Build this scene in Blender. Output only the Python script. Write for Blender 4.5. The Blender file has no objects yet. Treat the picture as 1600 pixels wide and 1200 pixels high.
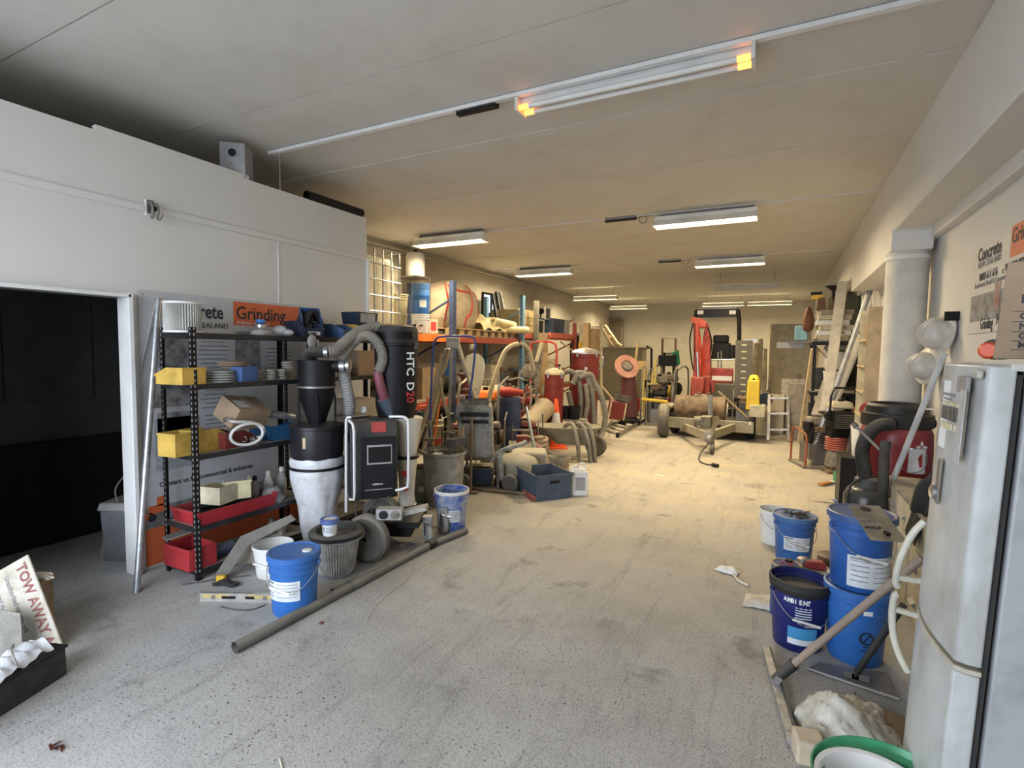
import bpy, math, random
from mathutils import Vector, Matrix
random.seed(7)
R = math.radians
sc = bpy.context.scene
COL = sc.collection

# ------------------------------------------------------------------ camera
FPX, CX, CY, HCAM = 817.0, 800.0, 600.0, 1.67
_d = Vector((422, 47, -FPX)).normalized()
_x = Vector((1590, -75, FPX)); _x = (_x - _d * _x.dot(_d)).normalized()
_z = _x.cross(_d)
ROT = Matrix((_x, _d, _z))            # camera axes -> world axes
cd = bpy.data.cameras.new('camera'); cam = bpy.data.objects.new('camera', cd); COL.objects.link(cam)
cd.sensor_width = 36; cd.lens = FPX / 1600 * 36; cd.clip_start = .02; cd.clip_end = 200
cam.matrix_world = Matrix.Translation((0, 0, HCAM)) @ ROT.to_4x4()
sc.camera = cam

# ------------------------------------------------------------------ sky and exposure
sc.view_settings.view_transform = 'Standard'; sc.view_settings.look = 'None'
sc.view_settings.gamma = 1; sc.view_settings.use_curve_mapping = False
sc.view_settings.exposure = 1.0
w = bpy.data.worlds.new('overcast_sky'); sc.world = w; w.use_nodes = True
bg = w.node_tree.nodes['Background']; bg.inputs[0].default_value = (.80, .88, 1, 1); bg.inputs[1].default_value = 5.0
LAMP = 1.0
# portal in the open roller door, so the sky is sampled through it
pl = bpy.data.lights.new('door_portal', 'AREA'); pl.shape = 'RECTANGLE'; pl.size = 3.5; pl.size_y = 3.0; pl.cycles.is_portal = True
po = bpy.data.objects.new('door_portal', pl); COL.objects.link(po); po.location = (-2.35, -1.35, 1.5); po.rotation_euler = (R(90), 0, 0)

# ------------------------------------------------------------------ pixel <-> world
def ray(px, py): return ROT @ Vector((px - CX, CY - py, -FPX))
def V(px, py, X=None, Y=None, Z=None):
    r = ray(px, py); o = Vector((0, 0, HCAM))
    t = X / r.x if X is not None else (Y / r.y if Y is not None else ((Z or 0) - HCAM) / r.z)
    return o + r * t
FW = Vector((-ROT[0][2], -ROT[1][2], -ROT[2][2]))
def mpp(p): return (Vector(p) - Vector((0, 0, HCAM))).dot(FW) / FPX
FACE = math.atan2(ROT[1][0], ROT[0][0])

class Fr:
    """upright local frame standing where a photographed foot point meets the floor (or another plane)"""
    def __init__(s, px, py, rz=FACE, **k):
        s.o = V(px, py, **(k or dict(Z=0))); s.rz = rz
        s.M = Matrix.Translation(s.o) @ Matrix.Rotation(rz, 4, 'Z'); s.I = s.M.inverted()
    def q(s, px, py, d=0.0):
        n = s.M.to_3x3() @ Vector((0, 1, 0)); c = Vector((0, 0, HCAM)); r = ray(px, py)
        t = ((s.o - c).dot(n) + d) / r.dot(n)
        return s.I @ (c + r * t)
    def w(s, wpx, d=0.0):
        return wpx * mpp(s.M @ Vector((0, d, 0)))

# ------------------------------------------------------------------ materials
MC = {}
def mat(n, c, rough=.6, metal=0, var=.12, scale=6, dust=0, bump=0, c2=None, th=.55, emit=0, alpha=1, trans=0, spec=.4, dcol=(.42, .38, .31), stretch=None):
    if n in MC: return MC[n]
    m = bpy.data.materials.new(n); m.use_nodes = True; t = m.node_tree; N = t.nodes; L = t.links
    b = N['Principled BSDF']; b.inputs['Roughness'].default_value = rough; b.inputs['Metallic'].default_value = metal
    b.inputs['Specular IOR Level'].default_value = spec
    tc = N.new('ShaderNodeTexCoord'); src = tc.outputs['Object']
    if stretch:
        mp = N.new('ShaderNodeMapping'); mp.inputs['Scale'].default_value = stretch; L.new(src, mp.inputs[0]); src = mp.outputs[0]
    nz = N.new('ShaderNodeTexNoise'); nz.inputs['Scale'].default_value = scale; nz.inputs['Detail'].default_value = 6; nz.inputs['Roughness'].default_value = .65
    L.new(src, nz.inputs['Vector'])
    rp = N.new('ShaderNodeValToRGB')
    k = c2 or tuple(x * (1 - var * 2.2) for x in c)
    rp.color_ramp.elements[0].color = (*k, 1); rp.color_ramp.elements[1].color = (*[min(1, x * (1 + (0 if c2 else var * .4))) for x in c], 1)
    rp.color_ramp.elements[0].position = th - .2; rp.color_ramp.elements[1].position = th + .08
    L.new(nz.outputs[0], rp.inputs[0]); col = rp.outputs[0]
    if dust:
        g = N.new('ShaderNodeNewGeometry'); sx = N.new('ShaderNodeSeparateXYZ'); L.new(g.outputs['Normal'], sx.inputs[0])
        a = N.new('ShaderNodeMath'); a.operation = 'MULTIPLY_ADD'; L.new(sx.outputs[2], a.inputs[0]); a.inputs[1].default_value = .85; a.inputs[2].default_value = .14; a.use_clamp = True
        n2 = N.new('ShaderNodeTexNoise'); n2.inputs['Scale'].default_value = scale * 1.7; n2.inputs['Detail'].default_value = 5; L.new(tc.outputs['Object'], n2.inputs['Vector'])
        a2 = N.new('ShaderNodeMath'); a2.operation = 'MULTIPLY'; L.new(a.outputs[0], a2.inputs[0]); L.new(n2.outputs[0], a2.inputs[1])
        a3 = N.new('ShaderNodeMath'); a3.operation = 'MULTIPLY'; L.new(a2.outputs[0], a3.inputs[0]); a3.inputs[1].default_value = dust * 2; a3.use_clamp = True
        mx = N.new('ShaderNodeMix'); mx.data_type = 'RGBA'; L.new(a3.outputs[0], mx.inputs[0]); L.new(col, mx.inputs[6]); mx.inputs[7].default_value = (*dcol, 1); col = mx.outputs[2]
    L.new(col, b.inputs['Base Color'])
    if bump:
        bp = N.new('ShaderNodeBump'); bp.inputs['Strength'].default_value = bump; bp.inputs['Distance'].default_value = .01; n3 = N.new('ShaderNodeTexNoise'); n3.inputs['Scale'].default_value = scale * 4; n3.inputs['Detail'].default_value = 4
        L.new(tc.outputs['Object'], n3.inputs['Vector']); L.new(n3.outputs[0], bp.inputs['Height']); L.new(bp.outputs[0], b.inputs['Normal'])
    if emit: b.inputs['Emission Color'].default_value = (*c, 1); b.inputs['Emission Strength'].default_value = emit
    if trans: b.inputs['Transmission Weight'].default_value = trans
    if alpha < 1: b.inputs['Alpha'].default_value = alpha
    MC[n] = m; return m
DK = lambda n, c, **k: mat(n, c, **{**dict(rough=.5, dust=.35, var=.15, bump=.1), **k})
black = DK('black_plastic', (.010, .010, .012), dust=.05, spec=.22)
blackm = DK('black_metal', (.008, .008, .009), rough=.4, dust=.04, spec=.25)
rubber = DK('dusty_rubber', (.03, .029, .027), rough=.8, dust=.3, spec=.2)
rubc = DK('clean_rubber', (.02, .02, .02), rough=.7, dust=.2)
tyre = DK('dusty_tyre', (.10, .092, .08), rough=.85, dust=.6)
galv = mat('galvanised_steel', (.42, .44, .46), rough=.35, metal=.7, var=.15, scale=20)
alu = mat('aluminium', (.62, .60, .57), rough=.35, metal=.7, var=.12, scale=12, dust=.2)
steel = mat('worn_steel', (.25, .24, .23), rough=.45, metal=.6, dust=.3)
chrome = mat('bright_steel', (.75, .75, .75), rough=.2, metal=.9, var=.05)
hosem = DK('grey_hose', (.21, .195, .165), rough=.75, dust=.4)
bluem = DK('blue_pail_plastic', (.028, .135, .43), rough=.38, dust=.10, var=.06, scale=3)
blued = DK('deep_blue_pail', (.018, .055, .26), rough=.4, dust=.15, scale=3)
bluef = DK('blue_steel_paint', (.018, .042, .12), rough=.45, dust=.35)
navy = DK('navy_plastic', (.016, .032, .068), rough=.5, dust=.2, spec=.25)
binblue = DK('bin_blue', (.035, .10, .26), rough=.5, dust=.35)
yel = DK('bin_yellow', (.62, .40, .075), rough=.5, dust=.3, dcol=(.50, .44, .28))
cream = DK('cream_plastic', (.60, .55, .38), rough=.5, dust=.3)
redp = DK('red_plastic', (.36, .02, .028), rough=.5, dust=.2)
redm = DK('red_paint', (.19, .013, .013), rough=.45, dust=.3)
orange = DK('orange_paint', (.85, .20, .02), rough=.5, dust=.15)
redbeam = DK('red_beam_paint', (.36, .06, .035), rough=.5, dust=.3)
white = mat('white_plastic', (.74, .74, .72), rough=.45, var=.06, dust=.2)
whitepaint = mat('white_enamel', (.70, .70, .68), rough=.4, var=.05)
paper = mat('white_paper', (.72, .73, .72), rough=.8, var=.05)
label_w = mat('label_white', (.62, .66, .70), rough=.5, var=.10, scale=9)
ink = mat('dark_ink', (.025, .027, .035), rough=.6, var=.05)
inkg = mat('grey_ink', (.22, .22, .22), rough=.6, var=.05)
inkblue = mat('navy_ink', (.01, .015, .11), rough=.45, var=.05)
inkred = mat('red_ink', (.45, .05, .05), rough=.6, var=.1)
card = mat('cardboard', (.36, .255, .165), rough=.85, var=.12, scale=4, dust=.2)
cardl = mat('pale_cardboard', (.50, .44, .34), rough=.85, var=.12, scale=4, dust=.2)
wood = mat('timber', (.45, .31, .17), rough=.75, var=.18, scale=5, stretch=(8, 8, .8), dust=.15)
woodp = mat('pale_timber', (.58, .45, .27), rough=.75, var=.15, scale=5, stretch=(8, 8, .8), dust=.1)
woodg = mat('grey_timber', (.32, .28, .23), rough=.8, var=.2, scale=5, dust=.3)
dusty = DK('dusty_metal', (.20, .18, .14), rough=.7, dust=.45, var=.3, scale=12)
mach = DK('dusty_grey_paint', (.34, .34, .31), rough=.55, dust=.3, var=.3, scale=9)
greyp = DK('grey_plastic', (.33, .33, .33), rough=.6, dust=.35)
clothw = mat('white_cloth', (.62, .58, .50), rough=.9, var=.12, scale=5, bump=.3)
clothy = mat('yellow_film', (.72, .62, .34), rough=.6, var=.15, scale=5)
filmw = mat('translucent_film', (.80, .82, .84), rough=.3, var=.12, scale=9, trans=.25, alpha=.82, bump=.4)
green = DK('green_plastic', (.02, .30, .13), rough=.35, dust=.1)
yelp = DK('yellow_paint', (.75, .48, .03), rough=.5, dust=.2)
rust = mat('rusty_steel', (.22, .15, .09), rough=.8, c2=(.07, .04, .025), scale=7, dust=.2, bump=.3)
darkcloth = mat('dark_cloth', (.035, .035, .035), rough=.95, var=.2, bump=.4)

# ------------------------------------------------------------------ mesh builder
class B:
    def __init__(s): s.v = []; s.f = []; s.M = None
    def at(s, M): s.M = M; return s
    def add(s, vs, fs):
        o = len(s.v); s.v += [(s.M @ Vector(p)) if s.M else Vector(p) for p in vs]; s.f += [tuple(i + o for i in f) for f in fs]; return s
    def box(s, cx, cy, cz, sx, sy, sz, tx=1, ty=1, rot=None):
        """box centred in x,y; cz is the bottom; tx,ty scale the top face"""
        a, b = sx / 2, sy / 2
        vs = [Vector(p) for p in ((-a, -b, 0), (a, -b, 0), (a, b, 0), (-a, b, 0), (-a * tx, -b * ty, sz), (a * tx, -b * ty, sz), (a * tx, b * ty, sz), (-a * tx, b * ty, sz))]
        if rot is not None: vs = [rot @ p for p in vs]
        return s.add([p + Vector((cx, cy, cz)) for p in vs], [(0, 3, 2, 1), (4, 5, 6, 7), (0, 1, 5, 4), (1, 2, 6, 5), (2, 3, 7, 6), (3, 0, 4, 7)])
    def bar(s, p, q, a, b=None, up=None):
        """rectangular bar from p to q, a wide, b deep"""
        b = b or a; p = Vector(p); q = Vector(q); d = (q - p).normalized(); u = Vector(up or (0, 0, 1))
        if abs(d.dot(u)) > .99: u = Vector((0, 1, 0))
        x = d.cross(u).normalized() * a / 2; y = x.cross(d).normalized() * b / 2
        vs = [c + i * x + j * y for c in (p, q) for i, j in ((-1, -1), (1, -1), (1, 1), (-1, 1))]
        return s.add(vs, [(0, 3, 2, 1), (4, 5, 6, 7), (0, 1, 5, 4), (1, 2, 6, 5), (2, 3, 7, 6), (3, 0, 4, 7)])
    def cyl(s, p, q, r, r2=None, n=16, cap=True):
        r2 = r if r2 is None else r2; p = Vector(p); q = Vector(q); d = (q - p).normalized(); u = Vector((0, 0, 1)) if abs(d.z) < .95 else Vector((1, 0, 0))
        x = d.cross(u).normalized(); y = x.cross(d).normalized()
        vs = [c + (x * math.cos(2 * math.pi * i / n) + y * math.sin(2 * math.pi * i / n)) * rr for c, rr in ((p, r), (q, r2)) for i in range(n)]
        fs = [(i, (i + 1) % n, n + (i + 1) % n, n + i) for i in range(n)]
        if cap: fs += [tuple(range(n - 1, -1, -1)), tuple(range(n, 2 * n))]
        return s.add(vs, fs)
    def tube(s, pts, r, n=8, smooth=0, corr=0, pitch=.02, closed=False, cap=True):
        P_ = [Vector(p) for p in pts]
        if smooth:
            out = []; m = len(P_)
            for i in range(m if closed else m - 1):
                p0, p1, p2, p3 = (P_[(i - 1) % m], P_[i], P_[(i + 1) % m], P_[(i + 2) % m]) if closed else (P_[max(i - 1, 0)], P_[i], P_[i + 1], P_[min(i + 2, m - 1)])
                for k in range(smooth):
                    t = k / smooth
                    out.append(.5 * ((2 * p1) + (p2 - p0) * t + (2 * p0 - 5 * p1 + 4 * p2 - p3) * t * t + (-p0 + 3 * p1 - 3 * p2 + p3) * t ** 3))
            if not closed: out.append(P_[-1])
            P_ = out
        if corr:
            Q = []; acc = 0; Q.append(P_[0])
            for a, b in zip(P_, P_[1:]):
                L = (b - a).length; t = pitch / 2 - acc
                while t < L: Q.append(a.lerp(b, t / L)); t += pitch / 2
                acc = L - (t - pitch / 2)
            P_ = Q
        m = len(P_); vs = []; fs = []; x = None
        for i, p in enumerate(P_):
            d = (P_[(i + 1) % m] - P_[i - 1]) if closed else (P_[min(i + 1, m - 1)] - P_[max(i - 1, 0)])
            d = d.normalized() if d.length > 1e-9 else Vector((0, 0, 1))
            if x is None: x = d.orthogonal().normalized()
            x = (x - d * x.dot(d)).normalized(); y = d.cross(x)
            rr = (r[i] if isinstance(r, list) else r) * (1 + (corr if i % 2 else -corr))
            vs += [p + (x * math.cos(2 * math.pi * k / n) + y * math.sin(2 * math.pi * k / n)) * rr for k in range(n)]
        for i in range(m if closed else m - 1):
            j = (i + 1) % m
            fs += [(i * n + k, i * n + (k + 1) % n, j * n + (k + 1) % n, j * n + k) for k in range(n)]
        if cap and not closed: fs += [tuple(range(n - 1, -1, -1)), tuple((m - 1) * n + k for k in range(n))]
        return s.add(vs, fs)
    def lathe(s, prof, c=(0, 0, 0), n=28, ax=None, jit=0):
        """profile of (r, z) turned about z (or the axis ax) at c"""
        Q = Vector((0, 0, 1)).rotation_difference(Vector(ax)).to_matrix() if ax else Matrix.Identity(3)
        vs = []; fs = []; m = len(prof); c = Vector(c)
        for r, z in prof:
            for k in range(n):
                a = 2 * math.pi * k / n; rr = r * (1 + jit * (random.random() - .5))
                vs.append(c + Q @ Vector((rr * math.cos(a), rr * math.sin(a), z)))
        for i in range(m - 1):
            fs += [(i * n + k, i * n + (k + 1) % n, (i + 1) * n + (k + 1) % n, (i + 1) * n + k) for k in range(n)]
        if tuple(prof[0]) == tuple(prof[-1]): return s.add(vs, fs)
        if prof[0][0] > 1e-4: fs.append(tuple(range(n - 1, -1, -1)))
        if prof[-1][0] > 1e-4: fs.append(tuple((m - 1) * n + k for k in range(n)))
        return s.add(vs, fs)
    def shell(s, prof, c=(0, 0, 0), n=28, ax=None):
        """open vessel: outer profile from bottom to rim, then inner back down"""
        t = .006; inner = [(max(r - t, .001), z + (t if i == 0 else 0)) for i, (r, z) in enumerate(prof)][::-1]
        return s.lathe([(0.0001, prof[0][1])] + prof + inner + [(0.0001, prof[0][1] + t)], c, n, ax)
    def ext(s, poly, vec):
        """polygon of 3-D points swept along vec"""
        n = len(poly); p = [Vector(q) for q in poly]; w_ = [q + Vector(vec) for q in p]
        return s.add(p + w_, [tuple(range(n - 1, -1, -1)), tuple(range(n, 2 * n))] + [(i, (i + 1) % n, n + (i + 1) % n, n + i) for i in range(n)])
    def ball(s, c, r, n=14):
        r = r if isinstance(r, tuple) else (r, r, r); h = n // 2; vs = []; fs = []
        for i in range(h + 1):
            a = math.pi * i / h
            vs += [Vector(c) + Vector((r[0] * math.sin(a) * math.cos(2 * math.pi * k / n), r[1] * math.sin(a) * math.sin(2 * math.pi * k / n), r[2] * math.cos(a))) for k in range(n)]
        for i in range(h): fs += [((i + 1) * n + k, (i + 1) * n + (k + 1) % n, i * n + (k + 1) % n, i * n + k) for k in range(n)]
        return s.add(vs, fs)
    def grid(s, fn, nu, nv, th=.004):
        P_ = [[Vector(fn(i / nu, j / nv)) for j in range(nv + 1)] for i in range(nu + 1)]; vs = []; W = nv + 1; K = (nu + 1) * W
        flat = [p for r_ in P_ for p in r_]
        nrm = []
        for i in range(nu + 1):
            for j in range(nv + 1):
                a = P_[min(i + 1, nu)][j] - P_[max(i - 1, 0)][j]; b = P_[i][min(j + 1, nv)] - P_[i][max(j - 1, 0)]; c = a.cross(b); nrm.append(c.normalized() if c.length > 1e-12 else Vector((0, 0, 1)))
        vs = [p + q * th / 2 for p, q in zip(flat, nrm)] + [p - q * th / 2 for p, q in zip(flat, nrm)]
        fs = []
        for i in range(nu):
            for j in range(nv):
                a = i * W + j; q = (a, a + W, a + W + 1, a + 1); fs += [q, tuple(K + x for x in q[::-1])]
        e = [i * W for i in range(nu + 1)]; fs += [(e[i + 1], e[i], K + e[i], K + e[i + 1]) for i in range(nu)]
        e = [i * W + nv for i in range(nu + 1)]; fs += [(e[i], e[i + 1], K + e[i + 1], K + e[i]) for i in range(nu)]
        fs += [(j, j + 1, K + j + 1, K + j) for j in range(nv)]; o = nu * W; fs += [(o + j + 1, o + j, K + o + j, K + o + j + 1) for j in range(nv)]
        return s.add(vs, fs)
    def tray(s, cx, cy, cz, sx, sy, sz, t=.006, tx=1, ty=1):
        """open-topped box with wall thickness"""
        a, b = sx / 2, sy / 2; A, C = a * tx, b * ty; i, j = a - t, b - t; I, J = A - t, C - t
        vs = [(-a, -b, 0), (a, -b, 0), (a, b, 0), (-a, b, 0), (-A, -C, sz), (A, -C, sz), (A, C, sz), (-A, C, sz), (-I, -J, sz), (I, -J, sz), (I, J, sz), (-I, J, sz), (-i, -j, t), (i, -j, t), (i, j, t), (-i, j, t)]
        fs = [(0, 3, 2, 1), (12, 13, 14, 15)]
        for k in range(4):
            m = (k + 1) % 4; fs += [(k, m, 4 + m, 4 + k), (4 + k, 4 + m, 8 + m, 8 + k), (8 + k, 8 + m, 12 + m, 12 + k)]
        return s.add([Vector(p) + Vector((cx, cy, cz)) for p in vs], fs)

def mk(name, b, m, parent=None, bev=0, ang=38):
    me = bpy.data.meshes.new(name); me.from_pydata([tuple(p) for p in b.v], [], b.f); me.validate(); me.update()
    me.polygons.foreach_set('use_smooth', [True] * len(me.polygons)); me.set_sharp_from_angle(angle=R(ang))
    me.materials.append(m)
    o = bpy.data.objects.new(name, me); COL.objects.link(o)
    if parent is not None: o.parent = parent
    if bev:
        k = o.modifiers.new('bevel', 'BEVEL'); k.width = bev; k.segments = 2; k.limit_method = 'ANGLE'; k.angle_limit = R(40)
    return o
def part(name, b, m, parent, label=None, bev=0, ang=38, stuff=False):
    o = mk(name, b, m, parent, bev, ang)
    if label: o['label'] = label
    if stuff: o['kind'] = 'stuff'
    return o
def T(name, label, cat, loc=(0, 0, 0), rz=0, group=None):
    o = bpy.data.objects.new(name, None); o.empty_display_size = .1; COL.objects.link(o); o.location = loc; o.rotation_euler = (0, 0, rz)
    o['label'] = label; o['category'] = cat
    if group: o['group'] = group
    return o
def TF(name, label, cat, fr, group=None): return T(name, label, cat, fr.o, fr.rz, group)
def S(name, label, cat, b, m, loc=(0, 0, 0), rz=0, group=None, bev=0, ang=38):
    o = mk(name, b, m, None, bev, ang); o.location = loc; o.rotation_euler = (0, 0, rz); o['label'] = label; o['category'] = cat
    if group: o['group'] = group
    return o
def struct(name, b, m, parent=None, bev=0):
    o = mk(name, b, m, parent, bev)
    if parent is None: o['kind'] = 'structure'
    return o
def dup(root, loc=None, rz=None, label=None, group=None):
    r = root.copy(); COL.objects.link(r)
    if loc is not None: r.location = loc
    if rz is not None: r.rotation_euler = (0, 0, rz)
    if label: r['label'] = label
    if group: r['group'] = group
    for ch in [o for o in root.children]:
        c = ch.copy(); COL.objects.link(c); c.parent = r
        for g in ch.children:
            d = g.copy(); COL.objects.link(d); d.parent = c
    return r
def text(name, s, size, m, parent, M, bold=0, squash=1.0, align='LEFT'):
    cu = bpy.data.curves.new('t', 'FONT'); cu.body = s; cu.size = size; cu.extrude = .0008; cu.offset = bold; cu.align_x = align; cu.resolution_u = 2
    o = bpy.data.objects.new('t', cu); COL.objects.link(o); dg = bpy.context.evaluated_depsgraph_get()
    me = bpy.data.meshes.new_from_object(o.evaluated_get(dg)); bpy.data.objects.remove(o); bpy.data.curves.remove(cu)
    me.transform(M @ Matrix.Diagonal((squash, 1, 1, 1))); me.materials.clear(); me.materials.append(m)
    p = bpy.data.objects.new(name, me); COL.objects.link(p); p.parent = parent; return p
def basis(o, x, y):
    x = Vector(x).normalized(); y = Vector(y).normalized(); z = x.cross(y)
    return Matrix.Translation(o) @ Matrix((x, y, z)).transposed().to_4x4()
def ring(c, r0, r1, z0, z1, n=28):
    return B().lathe([(r0, z0), (r1, z0), (r1, z1), (r0, z1), (r0, z0)], c, n)
def sector(b, r, z0, z1, a0, a1, t=.0015, n=10, c=(0, 0, 0), rt=None):
    """curved patch on a pail"""
    vs = []; rt = rt or r
    for k in range(n + 1):
        a = a0 + (a1 - a0) * k / n
        for rr, z in ((r, z0), (rt, z1)):
            for e in (0, t): vs.append(Vector(c) + Vector(((rr + e) * math.cos(a), (rr + e) * math.sin(a), z)))
    fs = []
    for k in range(n):
        o = k * 4; q = o + 4; fs += [(o + 1, q + 1, q + 3, o + 3), (o, o + 2, q + 2, q), (o + 2, o + 3, q + 3, q + 2), (o, q, q + 1, o + 1)]
    fs += [(0, 1, 3, 2), (n * 4, n * 4 + 2, n * 4 + 3, n * 4 + 1)]
    return b.add(vs, fs)
# ================================================================== THE SETTING
XL, XR, YB, YF, HC, XP, YP = -5.95, 1.20, 19.8, -1.35, 3.45, -4.14, 4.48
wallm = mat('painted_plaster', (.66, .65, .62), rough=.75, var=.022, scale=1.4, bump=.10)
wallb = mat('painted_block', (.56, .53, .45), rough=.85, var=.05, scale=2, bump=.2)
ceilm = mat('painted_concrete_ceiling', (.60, .585, .55), rough=.8, c2=(.54, .52, .475), th=.46, scale=2.2, bump=.3)
whitet = mat('white_gloss_trim', (.74, .74, .73), rough=.4, var=.04)
darkp = mat('shaded_office_panel', (.075, .075, .070), rough=.8, var=.08)  # dark tone carries the shade of the unlit office

def floor_mat():
    m = bpy.data.materials.new('dusty_concrete_floor'); m.use_nodes = True; t = m.node_tree; N = t.nodes; L = t.links; b = N['Principled BSDF']
    b.inputs['Roughness'].default_value = .8; b.inputs['Specular IOR Level'].default_value = .25
    g = N.new('ShaderNodeNewGeometry'); pos = g.outputs['Position']
    def noise(s, d=8, ro=.6, vec=pos):
        n = N.new('ShaderNodeTexNoise'); n.inputs['Scale'].default_value = s; n.inputs['Detail'].default_value = d; n.inputs['Roughness'].default_value = ro; L.new(vec, n.inputs['Vector']); return n.outputs[0]
    def ramp(src, *st):
        r = N.new('ShaderNodeValToRGB'); e = r.color_ramp.elements
        while len(e) < len(st): e.new(.5)
        for k, (p, c) in enumerate(st): e[k].position = p; e[k].color = (*((c, c, c) if isinstance(c, float) else c), 1)
        L.new(src, r.inputs[0]); return r.outputs[0]
    def mix(f, a, c, mode='MIX'):
        x = N.new('ShaderNodeMix'); x.data_type = 'RGBA'; x.blend_type = mode
        (L.new(f, x.inputs[0]) if not isinstance(f, float) else setattr(x.inputs[0], 'default_value', f))
        L.new(a, x.inputs[6]) if not isinstance(a, tuple) else setattr(x.inputs[6], 'default_value', (*a, 1))
        L.new(c, x.inputs[7]) if not isinstance(c, tuple) else setattr(x.inputs[7], 'default_value', (*c, 1)); return x.outputs[2]
    def mth(op, a, c):
        x = N.new('ShaderNodeMath'); x.operation = op; x.use_clamp = True
        for i, v in ((0, a), (1, c)):
            if isinstance(v, (int, float)): x.inputs[i].default_value = v
            else: L.new(v, x.inputs[i])
        return x.outputs[0]
    base = ramp(noise(.7, 10, .7), (.32, (.29, .285, .27)), (.5, (.39, .385, .37)), (.68, (.48, .475, .455)))
    # fine grit everywhere, exposed dark stones where the slab is worn
    grit = ramp(noise(90, 3, .8), (.36, .55), (.5, 1.0))
    base = mix(1.0, base, grit, 'MULTIPLY')
    vor = N.new('ShaderNodeTexVoronoi'); vor.inputs['Scale'].default_value = 46; vor.inputs['Randomness'].default_value = 1; L.new(pos, vor.inputs['Vector'])
    stone = ramp(vor.outputs['Distance'], (.16, 1.0), (.26, 0.0))
    sx = N.new('ShaderNodeSeparateXYZ'); L.new(pos, sx.inputs[0])
    worn = ramp(noise(1.1, 6, .7), (.40, 0.06), (.58, 1.0))
    near = N.new('ShaderNodeMapRange'); near.inputs[1].default_value = 2.8; near.inputs[2].default_value = 6; near.inputs[3].default_value = 1; near.inputs[4].default_value = .08; L.new(sx.outputs[1], near.inputs[0])
    pick = ramp(noise(38, 2, .5), (.46, 0.0), (.56, 1.0))
    f = mth('MULTIPLY', mth('MULTIPLY', stone, pick), mth('MULTIPLY', worn, near.outputs[0]))
    base = mix(f, base, (.05, .048, .046))
    # pale beige grinding dust lying thicker towards the back
    far = N.new('ShaderNodeMapRange'); far.inputs[1].default_value = 2.4; far.inputs[2].default_value = 6.0; far.inputs[3].default_value = .0; far.inputs[4].default_value = 1; L.new(sx.outputs[1], far.inputs[0])
    dn = ramp(noise(1.6, 9, .75), (.35, .25), (.62, 1.0))
    base = mix(mth('MULTIPLY', mth('MULTIPLY', far.outputs[0], dn), .85), base, (.52, .455, .345))
    # long curving scrape marks and dark stains
    mp = N.new('ShaderNodeMapping'); mp.inputs['Scale'].default_value = (5, .55, 1); mp.inputs['Rotation'].default_value = (0, 0, .5); L.new(pos, mp.inputs[0])
    streak = ramp(noise(1.4, 7, .8, mp.outputs[0]), (.36, .62), (.47, 1.0))
    base = mix(.55, base, mix(1.0, base, streak, 'MULTIPLY'))
    stain = ramp(noise(2.7, 4, .6), (.28, .60), (.40, 1.0)); base = mix(1.0, base, stain, 'MULTIPLY')
    L.new(base, b.inputs['Base Color'])
    bp = N.new('ShaderNodeBump'); bp.inputs['Strength'].default_value = .35; bp.inputs['Distance'].default_value = .006; L.new(noise(45, 5, .7), bp.inputs['Height']); L.new(bp.outputs[0], b.inputs['Normal'])
    return m
struct('floor', B().box((XL + XR) / 2, (YB + YF) / 2, -.2, XR - XL + .4, YB - YF + .4, .2), floor_mat())
struct('floor_forecourt', B().box(-1.5, -12.0, -.22, 40, 20.8, .2), mat('forecourt_concrete', (.46, .455, .44), rough=.9, var=.1, scale=.8))

# ceiling: precast panels with recessed joints
ce = struct('ceiling', B().box((XL + XR) / 2, (YB + YF) / 2, HC + .012, XR - XL + .4, YB - YF + .4, .2), ceilm)
js = [YF, .35, 1.56, 2.73, 3.98, 5.22, 7.08, 8.9, 10.7, 12.5, 14.3, 16.1, 17.9, YB]
for a, b_ in zip(js, js[1:]):
    part('ceiling_panel', B().box((XL + XR) / 2, (a + b_) / 2, HC + random.choice((0, .002, .004)), XR - XL, b_ - a - .012, .03), ceilm, ce)
struct('wall_left', B().box(XL - .1, (YB + YF) / 2, 0, .2, YB - YF + .4, HC), wallb)
struct('wall_back', B().box((XL + XR) / 2, YB + .1, 0, XR - XL + .4, .2, HC), wallb)
struct('wall_right', B().box(XR + .1, (YB + YF) / 2, 0, .2, YB - YF + .4, HC), wallm)
fw = B(); fw.box(-5.1, YF - .1, 0, 1.95, .2, HC); fw.box(.35, YF - .1, 0, 1.9, .2, HC); fw.box(-2.35, YF - .1, 3.0, 3.5, .2, HC - 3.0)
struct('wall_front', fw, wallm)
# concrete beam along the right side, with the small ledge under it
struct('trim_beam', B().box((.87 + XR) / 2, (YB + YF) / 2, 2.815, XR - .87, YB - YF, HC - 2.815), wallm, bev=.008)
struct('trim_ledge', B().box(1.165, (YB + YF) / 2, 2.72, .07, YB - YF, .1), wallm, bev=.006)
struct('trim_haunch', B().ext([(.87, 5.8, 2.83), (.87, 9.2, 2.83), (.87, 9.2, 2.60), (.87, 6.3, 2.60)], (.33, 0, 0)), wallm)
# round painted pillar
PC = (1.0, 6.05)
pil = T('pillar', 'round white painted concrete pillar by the right wall, under the beam', 'pillar', (PC[0], PC[1], 0))
part('shaft', B().lathe([(.165, 0), (.165, 2.62)], n=40), mat('pillar_paint', (.62, .60, .55), rough=.7, var=.09, scale=3, bump=.25), pil)
part('pillar_head', B().box(0, 0, 2.62, .31, .33, .20), wallm, pil, bev=.01)
part('strap', B().lathe([(.165, 2.55), (.175, 2.55), (.175, 2.585), (.165, 2.585)], n=40), whitepaint, pil)

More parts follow.
